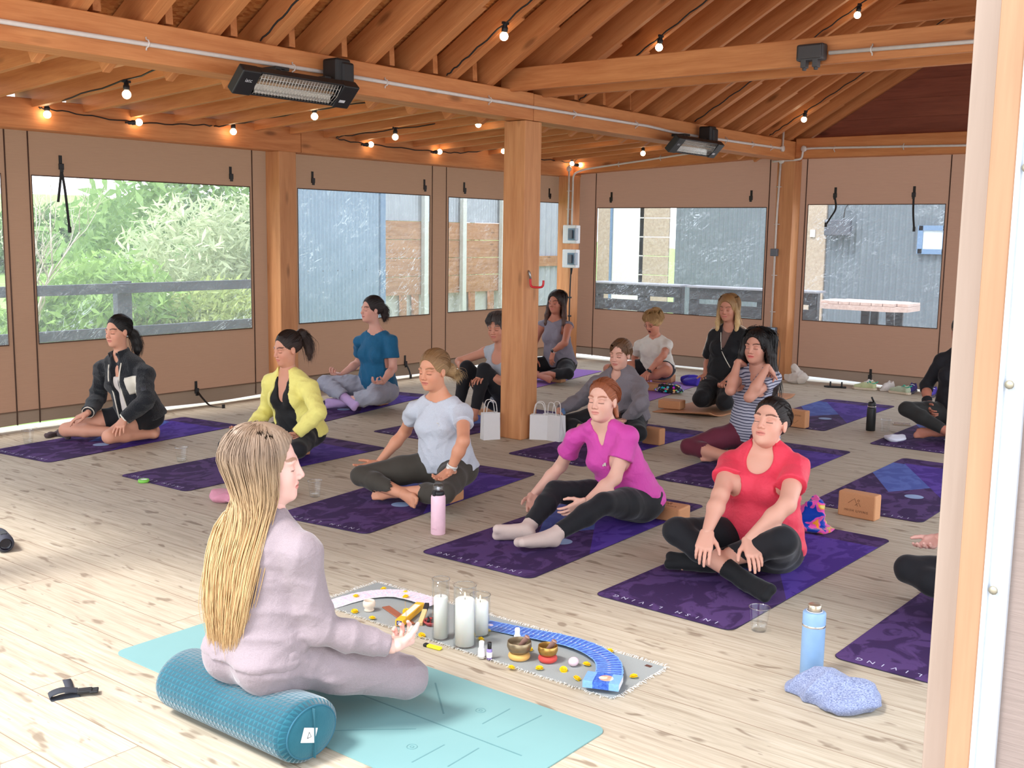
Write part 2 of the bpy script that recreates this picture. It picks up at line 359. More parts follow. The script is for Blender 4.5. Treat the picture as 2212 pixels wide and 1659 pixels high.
# canvas walls with clear windows -------------------------------------------------
def canvas_wall(name, org, ax, L, ztop, wins, seams, skirt=.145, gap=.035):
    """wall through org along unit axis ax; wins = (s0, s1, z0, z1)"""
    org = Vector(org); ax = Vector(ax); P = lambda s, z: org+ax*s+Vector((0, 0, z)); mb = MB()
    wins = sorted(wins); s = 0
    for a, b, z0, z1 in wins:
        mb.quad(P(s, skirt), P(a, skirt), P(a, ztop), P(s, ztop)); mb.quad(P(a, skirt), P(b, skirt), P(b, z0), P(a, z0)); mb.quad(P(a, z1), P(b, z1), P(b, ztop), P(a, ztop)); s = b
    mb.quad(P(s, skirt), P(L, skirt), P(L, ztop), P(s, ztop))
    o = struct(mb.build(name, M_canvas)); mb = MB()
    mb.grid(lambda u, v: P(u*L, gap+v*(skirt+.01-gap)) + Vector((-ax.y, ax.x, 0))*(.012*math.sin(u*L*5)*(1-v)-.004) + Vector((0, 0, (1-v)*.014*math.sin(u*L*2.1+1))), 90, 3); mb.build('skirt', M_skirt, o)
    mb = MB()
    for a, b, z0, z1 in wins:
        mb.tube([P(a, z0), P(b, z0), P(b, z1), P(a, z1)], .006, 6, closed=True)
    for q in seams: mb.tube([P(q, .04), P(q, ztop)], .006, 6)
    mb.build('piping', M_seam, o); return o, P
wl, PL = canvas_wall('wall_left', (1.5, 8.41, 0), (1, 0, 0), 10.4, 2.40, [(.6, 2.77, .69, 2.03), (3.02, 5.17, .685, 2.03), (5.76, 7.70, .695, 2.04), (8.02, 10.2, .70, 2.035)], [2.81, 3.0, 5.2, 5.73, 7.74, 7.98])
wb, PB = canvas_wall('wall_back', (11.9, 8.41, 0), (0, -1, 0), 8.2, 2.60, [(.48, 2.845, .665, 1.975), (3.352, 4.87, .69, 2.005), (5.3, 7.3, .69, 2.0)], [.45, 2.87, 3.32, 4.90])
n_ = 0
for P, ws in ((PL, [(.6, 2.77, .69, 2.03), (3.02, 5.17, .685, 2.03), (5.76, 7.70, .695, 2.04), (8.02, 10.2, .70, 2.035)]), (PB, [(.48, 2.845, .665, 1.975), (3.352, 4.87, .69, 2.005), (5.3, 7.3, .69, 2.0)])):
    for a, b, z0, z1 in ws:
        n_ += 1; mb = MB()
        ax = (P(1, 0)-P(0, 0)); nr = Vector((-ax.y, ax.x, 0))
        mb.grid(lambda u, v: P(a+(b-a)*u, z0+(z1-z0)*v) + nr*(.012*math.sin(7*u+5*v+n_)*math.sin(PI*u)*math.sin(PI*v) + .006*math.sin(23*u-17*v)*math.sin(PI*u)*math.sin(PI*v)), 40, 26)
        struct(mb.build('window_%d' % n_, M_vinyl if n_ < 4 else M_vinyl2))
# front wall right of the doorway: two battens, screwed track, canvas
timber('trim_1', (1.53, .402, 0), (1.53, .402, 2.5), .05, .052, M_palepost, (0, 1, 0), .004)
timber('trim_2', (1.485, .3684, 0), (1.485, .3684, 2.5), .05, .034, M_doorpost, (0, 1, 0), .004)
M_track = plain('white_track', (190, 194, 200), .35)
mb = MB(); mb.box((1.47, .337, 1.25), (.012, .028, 2.5)); mb.box((1.462, .350, 1.25), (.012, .006, 2.5)); mb.box((1.462, .325, 1.25), (.012, .006, 2.5))
tr = struct(mb.build('trim_3', M_track, bevel=.002))
mb = MB()
for z in (.35, .62, .9, 1.18, 1.45, 1.72, 2.0): mb.lathe([(0, 0), (.005, 0), (.006, -.003), (0, -.004)], (1.46, .340, z), 10, Matrix.Rotation(PI/2, 3, 'Y'))
mb.build('screw', plain('zinc_screw', (170, 160, 140), .35, .7), tr)
mb = MB(); mb.grid(lambda u, v: Vector((1.468+.01*math.sin(v*9)*u, .323-u*1.6, v*2.5)), 20, 20); struct(mb.build('wall_front', M_canvas_out))
# ================================================================ outside
def grassm():
    t = NT('grass'); n = t.noise(t.coord(), 3, 5); n2 = t.noise(t.coord(), 60, 2)
    return t.bsdf(t.mix(n2, t.mix(n, srgb((96, 128, 62)), srgb((150, 172, 92))), srgb((120, 146, 72))), .9, 0, n2, .4, .03)
M_grass = grassm()
M_yard = plain('yard_concrete', (180, 176, 170), .9, var=.05, scale=3)
M_field = plain('far_field', (150, 178, 112), .95, var=.12, scale=.05)
mb = MB(); mb.quad((-6, -14, -.13), (40, -14, -.13), (40, 9.3, -.13), (-6, 9.3, -.13)); struct(mb.build('ground', M_yard))
mb = MB()
def hill(u, v):
    x = -60+u*260; y = 9.3+(v**2)*330
    z = -.13 - 3.2*min(1, max(0, (y-11)/25)) + 15*max(0, (y-70)/270)**1.1 + .4*math.sin(x*.05+y*.03)*min(1, max(0, (y-20)/20))
    return Vector((x, y, z))
mb.grid(hill, 60, 60); struct(mb.build('ground_lawn', M_grass))
# fence
M_fence = plain('dark_fence_paint', (70, 72, 80), .7, var=.1, scale=12)
fe = empty('rail_fence', (6.5, 10.2, -.1), 0, 'dark grey two-rail timber fence standing in front of the shrubs', 'fence')
for z in (1.0, .545):
    mb = MB(); mb.box((-1.35, 0, z+.1), (6.7, .04, .105)); mb.build('rail', M_fence, fe, bevel=.006)
for x in (-2.6, -.05, 1.93):
    mb = MB(); mb.box((x, .06, .57), (.17, .09, 1.2)); mb.build('post', M_fence, fe, bevel=.006)
# shrubs and trees
def leafm(name, a, b):
    t = NT(name); oi = t.noise(t.coord(), 4.5, 3); g = t.n('NewGeometry').outputs['Random Per Island']
    c = t.mix(t.math('MULTIPLY', g, 1.0), t.mix(oi, srgb(a), srgb(b)), srgb(b))
    d = t.n('BsdfDiffuse'); t.l(c, d.inputs[0]); tr = t.n('BsdfTranslucent'); t.l(c, tr.inputs[0]); mx = t.n('MixShader'); mx.inputs[0].default_value = .4
    t.l(d.outputs[0], mx.inputs[1]); t.l(tr.outputs[0], mx.inputs[2]); t.l(mx.outputs[0], t.out.inputs[0]); return t.m
M_bark = plain('pale_bark', (196, 184, 166), .9, var=.12, scale=14); M_bark2 = plain('grey_bark', (120, 108, 94), .9)
def leaves_mesh(blobs, n, size, seed, asp=2.2, shell=.55):
    r = np.random.default_rng(seed); V = []; F = []
    w_ = np.array([b[3]*b[4]*b[5] for b in blobs]); idx = r.choice(len(blobs), n, p=w_/w_.sum())
    d = r.normal(size=(n, 3)); d /= np.linalg.norm(d, axis=1)[:, None]; rad = shell+(1-shell)*r.random(n)**.6
    B = np.array(blobs)[idx]; P = B[:, :3]+d*rad[:, None]*B[:, 3:6]*(1+.18*np.sin(9*d[:, :1]+5*d[:, 1:2]*3))
    a = r.normal(size=(n, 3)); a /= np.linalg.norm(a, axis=1)[:, None]; b = np.cross(a, r.normal(size=(n, 3))); b /= np.linalg.norm(b, axis=1)[:, None]
    s = size*(.6+.8*r.random(n))[:, None]
    Q = np.stack([P-a*s*.5*asp, P+b*s*.3, P+a*s*.5*asp, P-b*s*.3], 1).reshape(-1, 3)
    me = bpy.data.meshes.new('foliage'); me.vertices.add(4*n); me.vertices.foreach_set('co', Q.ravel()); me.loops.add(4*n); me.loops.foreach_set('vertex_index', np.arange(4*n, dtype=np.int32))
    me.polygons.add(n); me.polygons.foreach_set('loop_start', np.arange(0, 4*n, 4, dtype=np.int32)); me.update(); me.validate(); return me
def branches(mb, p, d, L, r, depth, rr):
    q = p+d*L; mid = (p+q)/2+Vector((rr.uniform(-.08, .08), rr.uniform(-.08, .08), 0))*L
    mb.tube([p, mid, q], [r, r*.8, r*.6], 5)
    if depth:
        for _ in range(3 if depth > 1 else 2):
            e = (d+Vector((rr.uniform(-.8, .8), rr.uniform(-.8, .8), rr.uniform(-.1, .7)))).normalized(); branches(mb, p+(q-p)*rr.uniform(.45, 1), e, L*rr.uniform(.55, .8), r*.55, depth-1, rr)
def shrub(name, loc, blobs, n, size, seed, lm, label, cat, bark=None, depth=3, h=1.2, r=.05, asp=2.2):
    o = empty(name, loc, 0, label, cat, 'plants beyond the fence'); rr = random.Random(seed)
    if n:
        me = leaves_mesh(blobs, n, size, seed, asp); me.materials.append(lm); f = bpy.data.objects.new('foliage', me); col.objects.link(f); f.parent = o
    mb = MB(); branches(mb, Vector((0, 0, 0)), Vector((.06, 0, 1)).normalized(), h, r, depth, rr); mb.build('trunk', bark or M_bark2, o); return o
Lg = leafm('leaf_bright', (104, 136, 66), (156, 184, 108)); Ls = leafm('leaf_silver', (150, 164, 122), (204, 210, 172)); Ld = leafm('leaf_dark', (72, 104, 60), (126, 152, 96)); Lm = leafm('leaf_mid', (96, 132, 74), (150, 176, 112))
shrub('willow_tree', (19.5, 24, -2.6), [(0, 0, 5.0, 3.4, 3, 2.2), (-2.6, 1, 3.6, 2.6, 2.4, 2.0), (2.6, 0, 4.6, 2.6, 2.4, 2.0), (0, -1, 2.8, 3.4, 2.4, 1.8)], 11000, .22, 3, Lm, 'tall grey-green tree filling the top of the wide left window', 'tree', h=2.4, r=.16)
shrub('broadleaf_tree', (24.5, 25, -2.6), [(0, 0, 5.4, 2.8, 3, 2.3), (1, 0, 3.3, 3.2, 2.4, 2.2), (-2, -.5, 2.6, 2, 2, 2)], 8000, .22, 5, Ld, 'dark green tree behind the silvery shrub in the left window', 'tree', h=2.4, r=.16)
shrub('silver_shrub', (9.9, 13.7, -.7), [(0, 0, 1.9, 1.05, .9, .85), (.55, .3, 1.2, 1.1, .9, .8), (-.6, 0, 1.1, .8, .7, .75), (.8, 0, 2.2, .7, .6, .7)], 7500, .065, 9, Ls, 'pale silvery willow shrub with white stems by the fence', 'shrub', M_bark, 4, 1.0, .035, 3)
shrub('bramble_bush', (9.0, 12.1, -.6), [(0, 0, .85, .9, .7, .62), (.3, .2, .95, .6, .6, .6), (-.8, .1, .7, .7, .6, .55)], 7000, .06, 11, leafm('leaf_yellowgreen', (126, 146, 80), (178, 188, 118)), 'low yellow-green bramble under the silvery shrub', 'shrub', M_bark2, 3, .6, .02)
shrub('leafy_bush', (7.6, 12.6, -.8), [(0, 0, 1.25, 1.1, .9, .8), (-.5, 0, .7, .9, .8, .6), (.6, .2, .8, .8, .8, .7)], 7500, .085, 13, Lg, 'bright green leafy bush behind the fence post', 'shrub', M_bark2, 3, .8, .03)
shrub('hazel_bush', (5.7, 12.4, -.8), [(0, 0, .95, .9, .8, .6), (.3, 0, .4, 1.1, .8, .6)], 5000, .08, 15, Lg, 'low green bush around the pale bare sapling', 'shrub', M_bark2, 3, .7, .02)
shrub('bare_sapling', (6.05, 11.5, -.5), [(0, 0, 2.2, .4, .3, .5)], 60, .03, 18, Ls, 'pale bare sapling with thin upright branches at the window edge', 'shrub', M_bark, 5, 1.05, .035)
shrub('edge_bush', (3.4, 12.2, -.8), [(0, 0, 1.2, 1.3, .8, .8), (0, 0, 2.0, .9, .7, .7)], 5500, .085, 21, Lg, 'green bush seen through the window at the far left edge', 'shrub', M_bark2, 3, .8, .03)
shrub('hedge_bush', (12.6, 17.5, -1.6), [(0, 0, 1.5, 2.0, 1, 1.3), (-2, 0, 1.2, 1.6, 1, 1.0), (2, 0, 1.7, 1.4, 1, 1.2)], 6500, .12, 23, Ld, 'darker mid-distance bush behind the bright green leafy bush', 'shrub', M_bark2, 3, .9, .05)
for i, (x, y, s) in enumerate([(46, 96, 5), (60, 110, 6), (76, 118, 6), (95, 120, 7), (30, 100, 5), (68, 74, 3.4), (54, 70, 3.2)]):
    shrub('hedgerow_tree', (x, y, hill((x+60)/260, math.sqrt((y-9.3)/330)).z), [(0, 0, s*.42, s*1.1, 2, s*.42), (s, 0, s*.36, s*.8, 2, s*.34)], 1500, .55, 40+i, Ld, 'distant hedgerow tree on the hillside', 'tree', h=1, r=.1, depth=1)
for i, (x, y) in enumerate([(55.5, 93), (61, 94), (64.2, 94.5), (67.6, 95.5)]):
    z = hill((x+60)/260, math.sqrt((y-9.3)/330)).z; c = empty('parked_caravan', (x, y, z), .3, 'tiny white caravan parked in a row on the far hillside', 'caravan', 'caravans on the far hillside')
    mb = MB(); mb.box((0, 0, 1.2), (2.2, 1.6, 1.3)); mb.build('body', plain('caravan_white', (238, 238, 238), .4), c, bevel=.25)
    mb = MB(); mb.box((0, -.81, 1.4), (1.3, .02, .4)); mb.build('window', M_black, c)
    for a in (-.5, .5): mb = MB(); mb.lathe([(0, -.1), (.3, -.1), (.3, .1), (0, .1)], (a, 0, .3), 12, Matrix.Rotation(PI/2, 3, 'X')); mb.build('wheel', M_black, c)
# corrugated sheds and timber buildings
def sheet(mb, a, b, z0, z1, amp=.012, wl_=.076, sharp=False):
    a, b = Vector(a), Vector(b); d = b-a; L = d.length; d.normalize(); nr = Vector((d.y, -d.x, 0)); N = int(L/wl_*6)
    def fn(u, v):
        s = math.sin(u*L/wl_*2*PI); s = max(-.6, min(.6, s*1.6)) if sharp else s
        return a+d*L*u+nr*amp*s+Vector((0, 0, z0+(z1-z0)*v))
    mb.grid(fn, N, 1)
M_blue = plain('blue_sheeting', (120, 138, 158), .5, var=.03, scale=2); M_blue2 = plain('blue_trim', (92, 116, 144), .5)
M_grey = plain('grey_sheeting', (92, 100, 106), .5, var=.05, scale=3); M_zinc = plain('zinc_sheeting', (158, 160, 168), .45, .1, var=.1, scale=4)
M_plank = wood('shed_planks', (182, 132, 96), (140, 92, 62), .8, True, 1); M_pale = wood('weathered_planks', (172, 156, 138), (140, 122, 104), .8, False, 1)
M_white = plain('white_paint', (196, 192, 186), .5)
b = empty('blue_shed', (11.6, 12.5, 0), 0, 'blue corrugated metal shed close outside the second left window', 'shed')
mb = MB(); sheet(mb, (-1.15, 0, 0), (.9, 0, 0), -.1, 3.2); mb.build('wall_sheet', M_blue, b)
mb = MB(); mb.box((.945, .01, 1.55), (.11, .07, 3.3)); mb.build('corner_trim', M_blue2, b)
mb = MB(); sheet(mb, (.99, 0, 0), (.99, 1.4, 0), -.1, 3.2); mb.build('side_sheet', M_blue, b)
mb = MB(); [mb.ball((-.95+i*.152*2, -.02, 1.02), .008, 6) for i in range(6)]; mb.build('screw', M_black, b)
b = empty('timber_building', (14, 14, 0), 0, 'plank-clad building with white posts behind the blue shed', 'building')
mb = MB(); sheet(mb, (0, .02, 0), (4.7, .02, 0), 1.83, 3.4, .01, .076); mb.build('top_sheet', M_zinc, b)
for i in range(4):
    mb = MB(); mb.box((1.9, 0, .46+.17+i*.342), (3.8, .04, .335)); mb.build('board', M_plank, b, bevel=.006)
for x in (1.1, 2.2, 3.42):
    mb = MB(); mb.box((x, -.08, 1.4), (.11, .09, 3.4)); mb.build('post', M_white, b, bevel=.006)
mb = MB(); mb.box((1.9, .12, .15), (3.9, .04, .7)); mb.build('base_panel', M_yard, b)
for x in (.62, .95, 1.6, 2.6, 3.2):
    mb = MB(); mb.box((x, .03, .15), (.13, .07, .7)); mb.build('stud', M_plank, b)
mb = MB(); sheet(mb, (4.75, .03, 0), (6.6, .03, 0), -.1, 3.2, .03, .19); mb.build('side_sheet', M_zinc, b)
mb = MB(); mb.box((5.6, -.03, 1.05), (1.9, .05, .22)); mb.build('rail', M_plank, b)
b = empty('plank_outbuilding', (20, 12, 0), 0, 'pale weathered plank wall outside the yawning woman\'s window', 'building')
mb = MB(); mb.box((-.02, 1.1, 1.5), (.05, .35, 3.2)); mb.build('door_post', M_pale, b)
mb = MB(); mb.box((0, .55, 1.5), (.04, .85, 3.2)); mb.build('door_panel', M_white, b, bevel=.004)
mb = MB(); mb.box((-.03, .93, 1.5), (.05, .05, 3.2)); mb.build('downpipe', M_blue2, b)
for i in range(7):
    mb = MB(); mb.box((0, -.13, .2+i*.4), (.04, .72, .39)); q = mb.build('board', M_pale, b, bevel=.006)
b = empty('grey_shed', (20.1, 9, 0), 0, 'grey-blue corrugated shed seen through both back windows', 'shed')
mb = MB(); sheet(mb, (0, 2.42, 0), (0, .25, 0), -.1, 2.7, .012, .1); mb.build('wall_sheet', M_grey, b)
mb = MB(); mb.box((-.03, 1.33, 2.8), (.1, 2.3, .22)); mb.build('fascia', M_blue2, b)
mb = MB(); sheet(mb, (-.02, -.85, 0), (-.02, -3.9, 0), -.1, 3.2, .016, .115); mb.build('wall_sheet', M_grey, b)
mb = MB(); mb.box((.06, -.3, 1.5), (.06, 1.2, 3.2)); mb.build('recess', M_blue2, b)
mb = MB(); mb.box((-.05, -.66, 1.3), (.08, .42, 2.9)); mb.build('plank_jamb', M_pale, b)
mb = MB(); mb.box((-.1, -.62, 1.72), (.03, .1, .14)); mb.build('wall_switch', M_white, b)
w_ = MB(); 
for d, s in (((0, -2.86, 1.84), (.06, .5, .09)), ((0, -2.86, 1.42), (.06, .5, .09)), ((0, -2.64, 1.63), (.06, .09, .5)), ((0, -3.08, 1.63), (.06, .09, .5))): w_.box((-.07, d[1], d[2]), s)
w_ = w_.build('window_frame', M_blue2, b); mb = MB(); mb.box((-.06, -2.86, 1.63), (.03, .38, .36)); mb.build('pane', plain('shed_pane', (190, 200, 206), .15), w_)
mb = MB(); mb.box((-.2, -1.15, 1.83), (.12, .5, .3)); fl_ = mb.build('flood_light', M_fence, b, bevel=.02, label='dark floodlight housing')
mb = MB(); mb.tube(catmull([(-.2, -1.25, 1.98), (-.2, -1.27, 2.18), (-.2, -1.35, 2.33), (-.2, -1.17, 2.45), (-.1, -1.15, 2.73)]), .012, 6); mb.build('cord', M_black, fl_)
M_blkw = plain('black_stain', (30, 29, 31), .6, var=.15, scale=20); M_greyw = plain('grey_stained_top', (120, 118, 122), .6)
def bench(y0, y1, label):
    o = empty('pallet_bench', (15, (y0+y1)/2, -.12), 0, label, 'bench', 'black benches in the yard'); L = y0-y1
    mb = MB(); mb.box((.02, 0, .98), (.36, L, .03)); mb.build('capping', M_greyw, o, bevel=.005)
    for z in (.88, .64, .40, .16): mb = MB(); mb.box((-.1, 0, z), (.04, L-.04, .17)); mb.build('slat', M_blkw, o, bevel=.004)
    for y in (-L/2+.07, -L*.08, L/2-.07): mb = MB(); mb.box((-.04, y, .48), (.1, .13, .97)); mb.build('upright', M_blkw, o, bevel=.004)
    mb = MB(); mb.box((-.4, 0, .42), (.6, L, .05)); mb.build('seat', M_blkw, o, bevel=.005); return o
bench(9.97, 8.32, 'black slatted bench outside, left of the two in the yawning woman\'s window'); bench(8.2, 6.12, 'black slatted bench outside, running behind the right post to the last window')
t_ = empty('picnic_table', (16.3, 5.9, -.12), 0, 'light brown plank picnic table outside the right back window', 'table'); M_pic = wood('picnic_planks', (196, 172, 160), (160, 136, 126), .8, False)
for i in range(8): mb = MB(); mb.box((0, -.62+.168*i, .79), (.8 if 0 < i < 7 else .55, .16, .045)); mb.build('board', M_pic, t_, bevel=.004)
mb = MB()
oc = [(-.42, -.5), (-.28, -.7), (.28, -.7), (.42, -.5), (.42, .5), (.28, .66), (-.28, .66), (-.42, .5)]
mb.prism(oc, .69, .765); mb.build('apron', M_pic, t_)
for x, y, dx in ((-.2, -.05, 0), (-.2, -.42, -.06), (.2, -.05, 0), (.2, -.42, 0)): mb = MB(); mb.bar((x, y, .69), (x+dx, y+dx, 0), .05, .12, (0, 1, 0)); mb.build('leg', M_blkw, t_, bevel=.004)
mb = MB(); mb.box((-.55, -.05, .42), (.25, 1.2, .04)); mb.build('bench_seat', M_pic, t_, bevel=.004)
